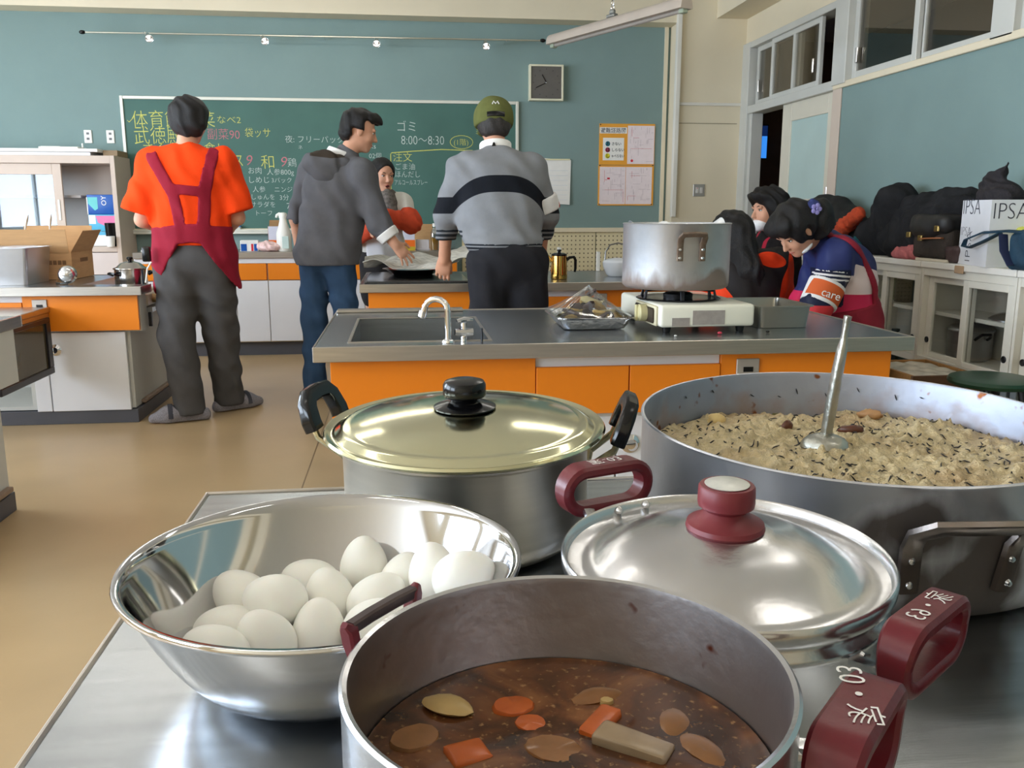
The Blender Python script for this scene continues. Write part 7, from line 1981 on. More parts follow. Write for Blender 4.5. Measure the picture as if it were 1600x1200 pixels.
# ---------------------------------------------------------------- on the wall counter
WZ = 0.833
simple('paper_stack', 'white paper at the left end of the wall counter', 'paper', PAPER, loc=(-1.98, 7.38, WZ), rot=(0, 0, 0.3), fn=lambda b: box(b, -0.09, 0.09, -0.06, 0.06, 0, 0.012, 0.002))
t = thing('food_package', 'white-topped food package with blue and red print on the wall counter', 'package', (-1.225, 7.36, WZ), math.radians(6))
b = bm_new(); box(b, -0.07, 0.07, -0.05, 0.05, 0, 0.088, 0.004); obj('pack', b, PAPER, t)
for (a, c, mm) in ((-0.066, -0.020, BLUE), (0.014, 0.030, MATS['red_print']), (0.036, 0.062, BLUE)):
    b = bm_new(); box(b, a, c, -0.0512, -0.0500, 0.004, 0.060); obj('print_block', b, mm, t)
def food_box(x, y, lab):
    t = thing('biscuit_box', lab, 'box', (x, y, WZ))
    b = bm_new(); box(b, -0.055, 0.055, -0.035, 0.035, 0, 0.195, 0.002); obj('box_body', b, mat('pale_lilac_card', S(206, 206, 220), 0.5), t)
    b = bm_new(); box(b, -0.0555, 0.0555, -0.0362, -0.035, 0.0, 0.085); obj('orange_panel', b, mat('orange_card', S(238, 112, 28), 0.5), t)
    b = bm_new(); box(b, -0.0560, -0.0550, -0.035, 0.035, 0, 0.195); obj('orange_side', b, mat('orange_brown_card', S(208, 100, 60), 0.5), t)
    b = bm_new(); box(b, -0.0560, 0.0560, -0.0366, -0.0355, 0.0, 0.030); obj('yellow_band', b, mat('mustard_card', S(186, 160, 40), 0.5), t)
    b = bm_new(); vs = [b.verts.new(p) for p in ((-0.055, 0.035, 0.195), (0.055, 0.035, 0.195), (0.058, 0.050, 0.245), (-0.052, 0.050, 0.245))]; f = b.faces.new(vs); bmesh.ops.solidify(b, geom=[f], thickness=0.002); obj('lid_flap', b, CARD, t)
food_box(-1.035, 7.50, 'tall white and orange box with an open lid behind the white jug'); food_box(0.045, 7.40, 'tall white and orange box beside the woman in white')
t = thing('spray_jug', 'white plastic bottle with a bent spout on the wall counter', 'bottle', (-0.952, 7.36, WZ))
b = bm_new(); lathe(b, [(0, 0), (0.056, 0), (0.060, 0.006), (0.060, 0.135), (0.056, 0.155), (0.040, 0.20), (0.031, 0.235), (0.028, 0.265), (0.0, 0.266)], n=32); obj('bottle_body', b, WHITE_PL, t)
b = bm_new(); lathe(b, [(0, 0.262), (0.033, 0.262), (0.034, 0.285), (0.028, 0.302), (0.012, 0.308), (0, 0.308)], n=24); tube(b, [(0, 0, 0.292), (-0.03, 0, 0.296), (-0.048, 0, 0.285), (-0.054, 0, 0.266)], [0.014, 0.013, 0.011, 0.009], 10); obj('spout_cap', b, WHITE_PL, t)
b = bm_new(); box(b, -0.01, 0.045, -0.0615, -0.05, 0.02, 0.12, 0.004); obj('label_patch', b, mat('pale_green_label', S(196, 214, 208), 0.5), t)
sdf_object('meat_bag', [ell((0, 0, 0.030), (0.105, 0.075, 0.036), None, 0.02), ell((-0.02, 0.01, 0.055), (0.055, 0.05, 0.030), None, 0.03), cap((-0.07, 0, 0.05), (-0.12, 0.0, 0.075), 0.018, 0.012, 0.02), cut((0, 0, 0.0), (0, 0, -1))], 0.006, mat('pinkish_film_bag', S(232, 196, 192), 0.25, 0, 0.22, 35, 0.4, 40, spec=0.7), None, disp=folds(0.005, 90, 0.4, 0.9), loc=(-1.07, 7.34, WZ))
tag(bpy.data.objects['meat_bag'], 'plastic bag of pink meat on the wall counter before the jug', 'bag')
simple('cardboard_sheet', 'tan cardboard piece standing on the wall counter behind the bottles', 'cardboard', CARD, loc=(0.165, 7.62, WZ), rot=(-0.08, 0, 0), fn=lambda b: box(b, -0.075, 0.09, -0.004, 0.004, 0, 0.21, 0.001))
simple('white_carton', 'small white carton between the orange box and the oil bottle', 'carton', mat('grey_white_card', S(216, 210, 212), 0.5), loc=(0.165, 7.45, WZ), fn=lambda b: (box(b, -0.055, 0.055, -0.03, 0.04, 0.012, 0.085, 0.003), box(b, -0.058, 0.058, -0.036, 0.044, 0, 0.012, 0.002, mi=0)))
OIL = mat('amber_oil', S(196, 140, 30), 0.1, 0, 0.02, 10, trans=0.5); PETG = glass_mat('clear_bottle_plastic', (0.86, 0.88, 0.92, 1), 0.18)
def bottle(x, y, lab, capm, fill):
    t = thing('plastic_bottle', lab, 'bottle', (x, y, WZ), 0, 'plastic bottles on the wall counter')
    prof = [(0, 0), (0.030, 0), (0.034, 0.006), (0.034, 0.125), (0.031, 0.150), (0.018, 0.178), (0.0125, 0.186), (0.0125, 0.196)]
    b = bm_new(); lathe(b, prof, n=24); obj('bottle_shell', b, PETG, t)
    b = bm_new(); lathe(b, [(0, 0.003), (0.031, 0.004), (0.0315, fill), (0, fill)], n=24); obj('contents', b, OIL if fill > 0.05 else PAPER, t)
    b = bm_new(); lathe(b, [(0, 0.194), (0.0155, 0.194), (0.0155, 0.216), (0.013, 0.219), (0, 0.219)], n=20); obj('cap', b, capm, t)
bottle(0.262, 7.36, 'clear bottle half full of amber oil, white cap, on the wall counter', WHITE_PL, 0.10)
bottle(0.345, 7.40, 'clear bottle with a bright green cap on the wall counter', mat('bright_green_cap', S(120, 200, 40), 0.4), 0.03)

# ---------------------------------------------------------------- on the second counter
t = thing('hob_cover', 'flat shiny steel cover plate on the newspaper counter', 'plate', (-0.215, 4.94, LZ))
b = bm_new(); box(b, 0, 0.585, 0, 0.80, 0, 0.006, 0.002); box(b, 0.01, 0.575, 0.01, 0.79, 0.006, 0.010, 0.002); obj('plate', b, mat('dark_mirror_steel', S(120, 122, 126), 0.12, 1.0, 0.05, 6), t)
t = thing('shallow_steel_basin', 'shallow steel basin under the crumpled newspaper', 'basin', (0.06, 5.50, LZ + 0.0105))
b = bm_new(); lathe(b, [(0, 0), (0.12, 0), (0.165, 0.030), (0.186, 0.034), (0.188, 0.037), (0.165, 0.034), (0.12, 0.004), (0, 0.003)], n=56); obj('basin_shell', b, STEEL, t, auto=50)
NEWS = mat('newsprint', S(206, 204, 196), 0.85, 0, 0.30, 26, 0.1, 60, stretch=(1, 5, 1))
def news(u, v):
    x = -0.30 + 0.70 * u; y = -0.17 + 0.36 * v
    z = 0.056 + 0.045 * v + 0.022 * math.sin(9 * u + 4 * v) * math.sin(5 * v + 2) + 0.014 * math.sin(17 * u - 7 * v) + 0.10 * max(0, u - 0.55) ** 1.3 * 2.2 * (0.4 + v * 0.6) + 0.030 * max(0, 0.22 - u) / 0.22 * math.sin(6 * v + 1) - 0.055 * math.exp(-((u - 0.42) ** 2 / 0.03 + (v - 0.10) ** 2 / 0.06))
    return Vector((x, y + 0.02 * math.sin(8 * u), max(z, 0.0415)))
b = bm_new(); sheet(b, news, 44, 24, 0.0012); o = obj('newspaper', b, NEWS, None, loc=(0.06, 5.52, LZ + 0.0105)); tag(o, 'crumpled newspaper spread over the steel basin', 'newspaper')
t = thing('coffee_pot', 'gold metal coffee pot with black lid and handle', 'coffee pot', (0.915, 5.15, LZ))
GOLD = mat('gold_mirror_metal', S(206, 164, 84), 0.12, 1.0, 0.04, 12)
b = bm_new(); lathe(b, [(0, 0), (0.046, 0), (0.050, 0.004), (0.049, 0.03), (0.046, 0.125), (0.045, 0.138), (0.041, 0.138), (0.0, 0.136)], n=40); tube(b, [(-0.045, 0, 0.105), (-0.060, 0, 0.125), (-0.066, 0, 0.138)], [0.012, 0.009, 0.005], 8); obj('pot_body', b, GOLD, t, auto=50)
b = bm_new(); lathe(b, [(0.046, 0.136), (0.046, 0.146), (0.03, 0.152), (0.010, 0.154), (0.008, 0.160), (0.013, 0.164), (0.013, 0.172), (0, 0.174)], n=32); obj('lid', b, BLACK_PLASTIC, t)
b = bm_new(); tube(b, [(0.044, 0, 0.112), (0.062, 0, 0.125), (0.088, 0, 0.128), (0.098, 0, 0.110), (0.098, 0, 0.060), (0.094, 0, 0.040)], [0.011, 0.009, 0.009, 0.009, 0.008, 0.006], 8, up=(0, 1, 0)); obj('handle', b, BLACK_PLASTIC, t)
t = thing('white_kettle', 'white enamel kettle with a wire bail behind the tall stockpot', 'kettle', (1.315, 5.34, LZ))
b = bm_new(); lathe(b, [(0, 0), (0.055, 0), (0.070, 0.012), (0.090, 0.06), (0.092, 0.085), (0.084, 0.098), (0.06, 0.106), (0.02, 0.112), (0.0, 0.113)], n=40); tube(b, [(0.08, 0, 0.05), (0.12, 0, 0.075), (0.14, 0, 0.105)], [0.02, 0.014, 0.010], 8); obj('kettle_body', b, mat('white_enamel', S(226, 230, 236), 0.15, 0, 0.02), t)
b = bm_new(); tube(b, [(-0.080, 0, 0.095), (-0.076, 0, 0.15), (-0.050, 0, 0.190), (0.0, 0, 0.202), (0.050, 0, 0.190), (0.076, 0, 0.15), (0.080, 0, 0.095)], 0.005, 8, up=(0, 1, 0)); obj('bail', b, mat('grey_wire', S(140, 140, 138), 0.3, 0.9), t)
for x, h_, lab in ((1.03, 0.16, 'narrow white board leaning upright behind the coffee pot'), (1.295, 0.13, 'narrow white board upright behind the white kettle')):
    simple('white_rack_board', lab, 'board', WHITE_TRIM, loc=(x, 5.80, LZ), rot=(0, 0, 0.05), fn=lambda b: box(b, -0.012, 0.012, -0.012, 0.012, 0, h_, 0.003))

# ---------------------------------------------------------------- on the sink counter
# tap (part of the counter it is plumbed into): swan neck and valve
cm = Vector((XM0, 2.60, 0))
t = thing('swan_neck_tap', 'chrome swan-neck tap with a lever valve standing at the sink', 'tap', (0.131, 2.664, LZ))
b = bm_new(); pts = [(0, 0, 0), (0, 0, 0.04), (0, 0, 0.095)]
for a in np.linspace(0, PI, 9):
    pts.append((-0.035 + 0.035 * math.cos(a), 0.010 * (1 - math.cos(a)), 0.098 + 0.034 * math.sin(a)))
pts += [(-0.074, 0.024, 0.086)]
tube(b, pts, 0.0098, 12); obj('neck', b, CHROME, t)
b = bm_new(); lathe(b, [(0, 0), (0.013, 0), (0.0135, 0.018), (0.0105, 0.022), (0, 0.022)], n=16, M=Matrix.Translation((-0.073, 0.024, 0.094)) @ Matrix.Rotation(math.radians(195), 4, 'Y')); obj('spout_ring', b, CHROME, t)
b = bm_new(); lathe(b, [(0, 0), (0.020, 0), (0.019, 0.006), (0.012, 0.010), (0, 0.010)], n=20); obj('base_ring', b, CHROME, t)
b = bm_new(); tube(b, [(0.022, 0.012, 0.030), (0.045, 0.016, 0.028), (0.078, 0.02, 0.028)], [0.010, 0.014, 0.012], 10); tube(b, [(0.05, 0.016, 0.0), (0.05, 0.016, 0.058)], 0.009, 10); vb = obj('valve_body', b, CHROME, t)
b = bm_new(); tube(b, [(0.028, 0.010, 0.064), (0.05, 0.016, 0.070), (0.078, 0.024, 0.066)], [0.006, 0.0075, 0.005], 8); obj('lever', b, CHROME, vb)
b = bm_new(); tube(b, [(0.105, 0.016, 0.0), (0.105, 0.016, 0.040)], 0.004, 6); obj('stem', b, DARK_METAL, vb)

t = thing('foil_tray', 'foil tray of grilled fish pieces wrapped in peaked cling film', 'food tray', (0.640, 3.01, LZ + 0.003))
FOIL = mat('crinkled_foil', S(206, 208, 212), 0.22, 1.0, 0.05, 30, 0.8, 45)
b = bm_new(); taper_box(b, -0.122, 0.122, -0.145, 0.145, 0, 0.036, 0.84, 0.0015, 0.010, 6); rn = random.Random(2)
for v in b.verts:
    v.co += Vector((rn.uniform(-1, 1), rn.uniform(-1, 1), rn.uniform(-1, 1) * (1 if v.co.z > 0.004 else 0))) * 0.003
obj('foil_dish', b, FOIL, t, auto=20)
FI = [mat('charred_fish_skin', S(64, 46, 44), 0.35, 0, 0.4, 40), mat('golden_fish_flesh', S(196, 160, 84), 0.45, 0, 0.2, 50), mat('pale_fish_flesh', S(206, 190, 140), 0.5, 0, 0.15, 50)]
rn = random.Random(8)
k = 0
for (lv, n_, rr) in ((0.032, 11, 0.088), (0.034, 5, 0.045), (0.044, 8, 0.066), (0.066, 5, 0.036), (0.086, 3, 0.016), (0.104, 1, 0.0)):
    for i in range(n_):
        a = 2 * PI * i / n_ + lv * 30
        b = bm_new(); ball(b, (0, 0, 0), (0.036, 0.015, 0.009), 10, 7)
        for v in b.verts:
            v.co *= rn.uniform(0.72, 1.25)
        obj('fish_piece', b, FI[(0, 0, 1, 0, 2, 1, 0)[(k * 5 + i) % 7]], t, loc=(rr * math.cos(a), rr * math.sin(a) * 1.05, lv), rot=(rn.uniform(-0.8, 0.8), rn.uniform(-0.7, 0.7), rn.uniform(0, PI)), auto=40); k += 1
def film(u, v):
    a = 2 * PI * u
    c, s_ = math.cos(a), math.sin(a)
    m_ = 1 / max(abs(c) / 0.131, abs(s_) / 0.156)
    r = m_ * (1 - v)
    z = 0.040 + 0.096 * v ** 1.25 * (1 - 0.06 * math.sin(12 * a) * (1 - v)) + 0.004 * math.sin(9 * a)
    return Vector((c * r, s_ * r, z))
b = bm_new(); sheet(b, film, 72, 8); obj('cling_wrap', b, CLING, t)

# gas stove
t = thing('gas_stove', 'white portable gas stove carrying the tall stockpot', 'stove', (0.985, 3.005, LZ), math.radians(1.5))
ENA = mat('ivory_stove_enamel', S(238, 236, 220), 0.25, 0, 0.02, 8, coat=0.3)
b = bm_new(); box(b, -0.165, 0.160, -0.240, 0.245, 0.020, 0.094, 0.012, 3); obj('stove_body', b, ENA, t)
for (x, y) in ((-0.13, -0.2), (0.125, -0.2), (-0.13, 0.21), (0.125, 0.21)):
    b = bm_new(); lathe(b, [(0, 0), (0.012, 0), (0.016, 0.021), (0, 0.021)], cx=x, cy=y, n=12); obj('foot', b, BLACK_PLASTIC, t)
b = bm_new(); lathe(b, [(0.142, 0.0945), (0.146, 0.098), (0.140, 0.101), (0.11, 0.097), (0.0, 0.0955)], cx=-0.035, cy=-0.03, n=48); obj('drip_pan', b, mat('black_enamel_pan', S(30, 30, 34), 0.2, 0.2, 0.05, 20), t)
b = bm_new(); lathe(b, [(0, 0.096), (0.05, 0.096), (0.052, 0.112), (0.04, 0.118), (0, 0.118)], cx=-0.035, cy=-0.03, n=32); obj('burner', b, DARK_METAL, t)
for k in range(6):
    a = 2 * PI * k / 6 + 0.3; c, s_ = math.cos(a), math.sin(a)
    b = bm_new(); tube(b, [(c * 0.138 - 0.035, s_ * 0.138 - 0.03, 0.100), (c * 0.132 - 0.035, s_ * 0.132 - 0.03, 0.128), (c * 0.07 - 0.035, s_ * 0.07 - 0.03, 0.1285)], 1.0, 6, up=(-s_, c, 0), flat=(0.004, 0.007)); obj('pan_support', b, mat('cast_black_support', S(38, 40, 46), 0.35, 0.4, 0.05, 30), t)
b = bm_new(); box(b, -0.173, -0.163, -0.215, 0.02, 0.022, 0.088, 0.006, 2); kp = obj('knob_panel', b, mat('yellowed_enamel', S(206, 198, 168), 0.35), t)
b = bm_new(); box(b, -0.175, -0.172, -0.200, 0.005, 0.030, 0.080, 0.006); obj('dark_recess', b, mat('brown_recess', S(58, 48, 38), 0.5), kp)
b = bm_new(); lathe(b, [(0, 0), (0.030, 0), (0.029, 0.022), (0.024, 0.028), (0, 0.029)], n=28, M=Matrix.Translation((-0.175, -0.105, 0.056)) @ Matrix.Rotation(-PI / 2, 4, 'Y')); box(b, -0.211, -0.200, -0.112, -0.098, 0.028, 0.084, 0.003); obj('knob', b, mat('aged_cream_knob', S(204, 196, 150), 0.4), kp)
for (x0, x1, z0, z1, lab) in ((-0.125, -0.065, 0.024, 0.052, None), (-0.055, 0.055, 0.028, 0.075, None)):
    b = bm_new(); box(b, x0, x1, -0.2415, -0.2400, z0, z1); obj('rating_plate', b, mat('grey_rating_plate', S(166, 158, 152), 0.5, 0.2, 0.08, 60), t)

# the tall stockpot
ST = stained('scorched_stockpot', S(200, 202, 206), 0.45, S(112, 82, 56), -0.01, 0.100, 0.75, 24, stretch=(1, 1, 0.25), patches=(((0.10, -0.16, 0.03), 0.06, 0.7), ((0.06, -0.17, 0.0), 0.05, 0.5)))
t = thing('tall_stockpot', 'tall battered aluminium stockpot with a scorched base on the white stove', 'pot', (0.935, 2.965, LZ + 0.1365))
Rs = 0.182; hs_ = 0.213
b = bm_new(); lathe(b, [(0, 0), (Rs - 0.012, 0), (Rs - 0.002, 0.008), (Rs, 0.02), (Rs, hs_), (Rs + 0.003, hs_ + 0.004), (Rs - 0.001, hs_ + 0.006), (Rs - 0.004, hs_ + 0.002), (Rs - 0.004, 0.01), (0, 0.005)], n=96); obj('pot_body', b, ST, t, auto=50)
RUST = stained('rusty_handle_iron', S(150, 138, 124), 0.4, S(92, 66, 48), -1, 3, 0.7, 40)
for th in (-92, 88):
    b = bm_new()
    def wall(dth, off, z):
        a = math.radians(th + dth); return Vector((math.cos(a) * (Rs + off), math.sin(a) * (Rs + off), z))
    tube(b, [wall(-11.5, 0.004, 0.098), wall(-11.5, 0.005, 0.150), wall(-11.2, 0.020, 0.172), wall(-9, 0.036, 0.183), wall(0, 0.041, 0.185), wall(9, 0.036, 0.183), wall(11.2, 0.020, 0.172), wall(11.5, 0.005, 0.150), wall(11.5, 0.004, 0.098)], 1.0, 10, up=wall(0, 0, 0).normalized(), flat=(0.0105, 0.005)); hd = obj('handle', b, RUST, t)
    for dth in (-11.5, 11.5):
        for z in (0.108, 0.135):
            b = bm_new(); g = lathe(b, [(0, 0.004), (0.004, 0.003), (0.006, 0)], n=10); a = math.radians(th + dth); o_ = Vector((math.cos(a), math.sin(a), 0))
            bmesh.ops.transform(b, matrix=Matrix.Translation(wall(dth, 0.009, z)) @ o_.to_track_quat('Z', 'Y').to_matrix().to_4x4(), verts=g); obj('rivet', b, ALU, hd)
b = bm_new(); rn = random.Random(4)
sheet(b, lambda u, v: Vector((0.172 * v * math.cos(2 * PI * u), 0.172 * v * math.sin(2 * PI * u), hs_ - 0.006 + 0.004 * math.sin(14 * u * PI) * v + (0.020 * max(0, math.cos(2 * PI * (u - 0.245)) - 0.982) / 0.018 + 0.026 * max(0, math.cos(2 * PI * (u - 0.03)) - 0.97) / 0.03 + 0.024 * max(0, math.cos(2 * PI * (u - 0.52)) - 0.982) / 0.018) * max(0, v - 0.8) / 0.2)), 80, 10)
o = obj('foil_cover', b, mat('bright_foil', S(236, 238, 240), 0.4, 0.5, 0.03, 20, 0.4, 40), None, loc=(0.935, 2.965, LZ + 0.1365), auto=20); tag(o, 'crumpled foil cover showing above the rim of the tall stockpot', 'foil')

t = thing('steel_gastro_tray', 'deep grey steel tray to the right of the white stove', 'tray', (1.285, 2.985, LZ))
b = bm_new(); taper_box(b, -0.085, 0.105, -0.13, 0.16, 0, 0.072, 0.93, 0.002, 0.012, 5); obj('tray_body', b, mat('dull_tray_steel', S(168, 166, 160), 0.3, 0.9, 0.05, 10), t, auto=40)
def scrap(name, lab, x, y, r, m, cat='scrap'):
    b = bm_new(); ball(b, (0, 0, r * 0.55), (r, r * 0.7, r * 0.55), 8, 6); o = obj(name, b, m, None, loc=(x, y, LZ)); tag(o, lab, cat)
scrap('food_scrap', 'tiny pink scrap on the worktop before the stove', 1.02, 2.735, 0.008, mat('pink_scrap', S(214, 70, 90), 0.5)); scrap('food_scrap', 'tiny black scrap on the worktop right of the stove', 1.19, 2.75, 0.007, BLACK_PLASTIC); scrap('food_scrap', 'tiny pale scrap on the worktop before the foil tray', 0.86, 2.70, 0.005, PAPER)

# ---------------------------------------------------------------- things on and in the glass-front cabinets
KZ = 0.9005
BLK = mat('black_wool_coat', S(38, 38, 40), 0.9, 0, 0.30, 9, 0.3, 200, spec=0.15); BLK2 = mat('charcoal_down_coat', S(40, 40, 40), 0.7, 0, 0.12, 14, 0.2, 120, spec=0.25)
def heap(name, lab, cat, prims, m, f=45, amp=0.012, seed=0.5, res=0.010, group=None):
    o = sdf_object(name, prims + [cut((0, 0, KZ), (0, 0, -1))], res, m, None, disp=folds2(amp, f, seed)); tag(o, lab, cat, group); return o
heap('coat', 'dark coat heaped at the far end of the cabinets, topmost at the back', 'coat', [ell((2.80, 5.52, 1.05), (0.13, 0.36, 0.16), None, 0.08), ell((2.80, 5.64, 1.17), (0.10, 0.22, 0.09), None, 0.06), ell((2.82, 5.20, 0.98), (0.11, 0.18, 0.09), None, 0.06)], BLK2, 26, 0.010, 1.1)
heap('white_bag', 'white plastic bag in front of the far dark coat', 'bag', [ell((2.70, 5.52, 1.00), (0.06, 0.13, 0.085), None, 0.03), ell((2.69, 5.36, 0.98), (0.05, 0.08, 0.06), None, 0.03)], mat('white_film_bag', S(226, 226, 228), 0.4, 0, 0.05, 20), 70, 0.010, 0.2)
heap('red_scarf', 'orange-red knitted scarf over the coats', 'scarf', [cap((2.70, 5.02, 1.14), (2.69, 5.16, 1.06), 0.040, 0.045, 0.03), cap((2.69, 5.16, 1.06), (2.70, 5.27, 0.985), 0.045, 0.045, 0.03), cap((2.70, 5.27, 0.985), (2.70, 5.36, 0.95), 0.045, 0.040, 0.03)], mat('orange_red_knit', S(196, 74, 40), 0.9, 0, 0.15, 60, 0.4, 250), 90, 0.008, 1.4, 0.007)
heap('coat', 'black coat standing tall in the middle of the heap', 'coat', [ell((2.80, 4.80, 1.08), (0.13, 0.17, 0.21), None, 0.08), ell((2.79, 4.78, 1.20), (0.10, 0.12, 0.10), None, 0.06), ell((2.76, 4.95, 1.00), (0.10, 0.14, 0.11), None, 0.06)], BLK, 28, 0.010, 2.3)
heap('coat', 'largest black coat spread over the heap beside the backpack', 'coat', [ell((2.80, 4.35, 1.10), (0.13, 0.30, 0.16), None, 0.08), cap((2.76, 4.72, 1.00), (2.72, 4.60, 0.96), 0.085, 0.07, 0.06), cap((2.80, 4.60, 1.15), (2.75, 4.72, 1.0), 0.085, 0.07, 0.06), ell((2.80, 4.18, 1.13), (0.12, 0.16, 0.12), None, 0.06), ell((2.74, 4.48, 0.99), (0.09, 0.20, 0.10), None, 0.06)], BLK, 27, 0.012, 3.7)
t = thing('backpack', 'dark brown backpack with a flap and brass buckles on the cabinets', 'backpack', (2.72, 4.22, KZ))
BPM = mat('dark_brown_canvas', S(58, 50, 44), 0.85, 0, 0.15, 30, 0.3, 250); BPF = mat('black_leather_flap', S(34, 32, 32), 0.5, 0, 0.1, 30)
sdf_object('bag_body', [rbx((0.0, 0, 0.10), (0.075, 0.15, 0.095), 0.04, None, 0.02), cut((0, 0, 0.016), (0, 0, -1))], 0.008, BPM, t, disp=folds(0.005, 50, 0.3, 0.6))
sdf_object('bag_flap', [rbx((-0.012, -0.005, 0.190), (0.085, 0.160, 0.045), 0.035, None, 0.02), ell((-0.055, 0.02, 0.150), (0.045, 0.12, 0.045), None, 0.04)], 0.008, BPF, t, disp=folds(0.006, 40, 1.3, 0.7))
BRASS = mat('brass_buckle', S(186, 158, 96), 0.3, 0.9)
for (y, z) in ((-0.115, 0.165), (0.02, 0.115), (0.125, 0.13)):
    b = bm_new(); box(b, -0.108, -0.096, y - 0.018, y + 0.018, z - 0.014, z + 0.014, 0.003); obj('buckle', b, BRASS, t)
b = bm_new(); tube(b, [(-0.09, -0.15, 0.12), (-0.115, -0.10, 0.118), (-0.118, -0.05, 0.115), (-0.11, 0.0, 0.112)], 1.0, 8, up=(1, 0, 0), flat=(0.004, 0.012)); obj('tan_strap', b, mat('tan_leather_strap', S(150, 92, 52), 0.5), t)
simple('notebook', 'cream notebook lying under the backpack', 'book', mat('cream_card', S(216, 206, 186), 0.6), loc=(2.70, 4.19, KZ), fn=lambda b: box(b, -0.05, 0.09, -0.14, 0.13, 0, 0.014, 0.002))
heap('pink_cloth', 'dusty pink knitted cloth beside the backpack', 'cloth', [cap((2.68, 4.36, 0.955), (2.67, 4.50, 0.925), 0.035, 0.03, 0.03), ell((2.68, 4.44, 0.925), (0.045, 0.12, 0.035), None, 0.03)], mat('dusty_pink_knit', S(184, 104, 104), 0.9, 0, 0.1, 60, 0.4, 200), 80, 0.007, 0.8, 0.007)
heap('purse', 'small dark brown purse next to the lettered carrier bag', 'purse', [rbx((2.70, 4.045, 0.94), (0.04, 0.055, 0.04), 0.02, None, 0.01)], mat('dark_brown_leather', S(70, 52, 50), 0.6, 0, 0.1, 40), 60, 0.005, 0.5, 0.007)
heap('teal_scarf', 'teal fringed scarf hanging over the cabinet edge', 'scarf', [cap((2.69, 4.98, 0.96), (2.645, 4.96, 0.945), 0.045, 0.04, 0.03), cap((2.66, 4.93, 0.94), (2.64, 4.90, 0.93), 0.035, 0.03, 0.02)], mat('teal_wool', S(20, 84, 92), 0.9, 0, 0.15, 60, 0.4, 200), 90, 0.008, 0.6, 0.007)
b = bm_new()
for i in range(16):
    y = 4.865 + i * 0.0095; L_ = 0.045 + 0.035 * ((i * 7) % 5) / 5
    tube(b, [(2.628, y, 0.945), (2.620, y + 0.004, 0.91), (2.621, y - 0.003, 0.91 - L_)], [0.007, 0.006, 0.003], 5)
o = obj('fringe', b, MATS['teal_wool'], bpy.data.objects['teal_scarf']); o['kind'] = 'stuff'
t = thing('tissue_box', 'white tissue box with a blue tissue on the cabinet edge', 'tissue box', (2.672, 5.10, KZ))
b = bm_new(); box(b, -0.034, 0.012, -0.12, 0.11, 0, 0.050, 0.003); obj('box_body', b, mat('grey_tissue_box', S(206, 206, 208), 0.5, 0, 0.08, 30), t)
b = bm_new(); sheet(b, lambda u, v: Vector((0.0 + 0.02 * math.sin(5 * v), -0.035 + 0.07 * u - 0.0 * v, 0.050 + (0.060 - 0.03 * abs(u - 0.4)) * v)), 6, 6, 0.001); obj('tissue', b, mat('blue_tissue', S(60, 150, 220), 0.8), t)

t = thing('paper_carrier_bag', 'white paper carrier bag printed with letters, stuffed with a dark coat', 'bag', (2.745, 3.835, KZ), math.radians(-12))
b = bm_new(); th = 0.003; w_, d_, h_ = 0.10, 0.155, 0.30
box(b, -w_, w_, -d_, d_, 0, th); box(b, -w_, -w_ + th, -d_, d_, th, h_); box(b, w_ - th, w_, -d_, d_, th, h_); box(b, -w_ + th, w_ - th, -d_, -d_ + th, th, h_); box(b, -w_ + th, w_ - th, d_ - th, d_, th, h_)
obj('bag_shell', b, mat('white_bag_paper', S(222, 222, 226), 0.5, 0, 0.03, 12), t)
INK = mat('dark_bag_print', S(58, 58, 70), 0.6)
for (s_, size, y, z, rot, face) in (('IPSA', 0.105, 0.150, 0.235, 0, 'x'), ('IPSA', 0.062, 0.15, 0.135, 0, 'x'), ('IPSA', 0.080, 0.020, 0.010, PI / 2, 'x'), ('IPSA', 0.050, 0.135, 0.010, PI / 2, 'x')):
    # letters on the face towards the room (-x side): text runs along -y
    R3 = Matrix(((0, 0, -1), (-1, 0, 0), (0, 1, 0)))
    R3 = R3 @ Matrix.Rotation(rot, 3, 'Z')
    text('lettering', s_, size, INK, t, (-w_ - 0.0008, y, z), R3.to_euler(), thin=-0.002, ext=0.0003)
R3 = Matrix(((1, 0, 0), (0, 0, -1), (0, 1, 0)))
text('lettering', 'IPSA', 0.105, INK, t, (-0.095, -d_ - 0.0008, 0.215), R3.to_euler(), thin=-0.002, ext=0.0003, sx=0.8)
sdf_object('stuffed_coat', [ell((0.0, 0.0, 0.31), (0.088, 0.142, 0.075), None, 0.03), ell((-0.01, 0.06, 0.37), (0.05, 0.07, 0.06), None, 0.04), cap((0.0, 0.03, 0.40), (0.0, -0.045, 0.465), 0.032, 0.008, 0.03), cut((0, 0, 0.2), (0, 0, -1))], 0.007, mat('dark_plum_coat', S(34, 30, 34), 0.8, 0, 0.15, 20, 0.3, 150), t, disp=folds(0.008, 70, 0.9, 0.8))
heap('yellow_towel', 'yellow towel bundled beside the lettered carrier bag', 'towel', [ell((2.76, 3.60, 1.06), (0.07, 0.085, 0.03), None, 0.03), ell((2.76, 3.55, 1.0), (0.09, 0.09, 0.09), None, 0.03), ell((2.76, 3.55, 0.94), (0.10, 0.10, 0.06), None, 0.03)], mat('yellow_terry', S(206, 206, 92), 0.95, 0, 0.1, 60, 0.4, 200), 60, 0.006, 0.4, 0.008)
t = thing('tote_bag', 'teal and navy tote bag with straps at the right edge of the cabinets', 'bag', (2.70, 3.54, KZ))
TOTE = mat('teal_navy_canvas', S(24, 56, 76), 0.75, 0, 0.3, 16, 0.2, 200)
sdf_object('tote_body', [rbx((-0.035, -0.08, 0.085), (0.05, 0.12, 0.085), 0.03, None, 0.02)], 0.008, TOTE, t, disp=folds(0.008, 50, 0.6, 0.8))
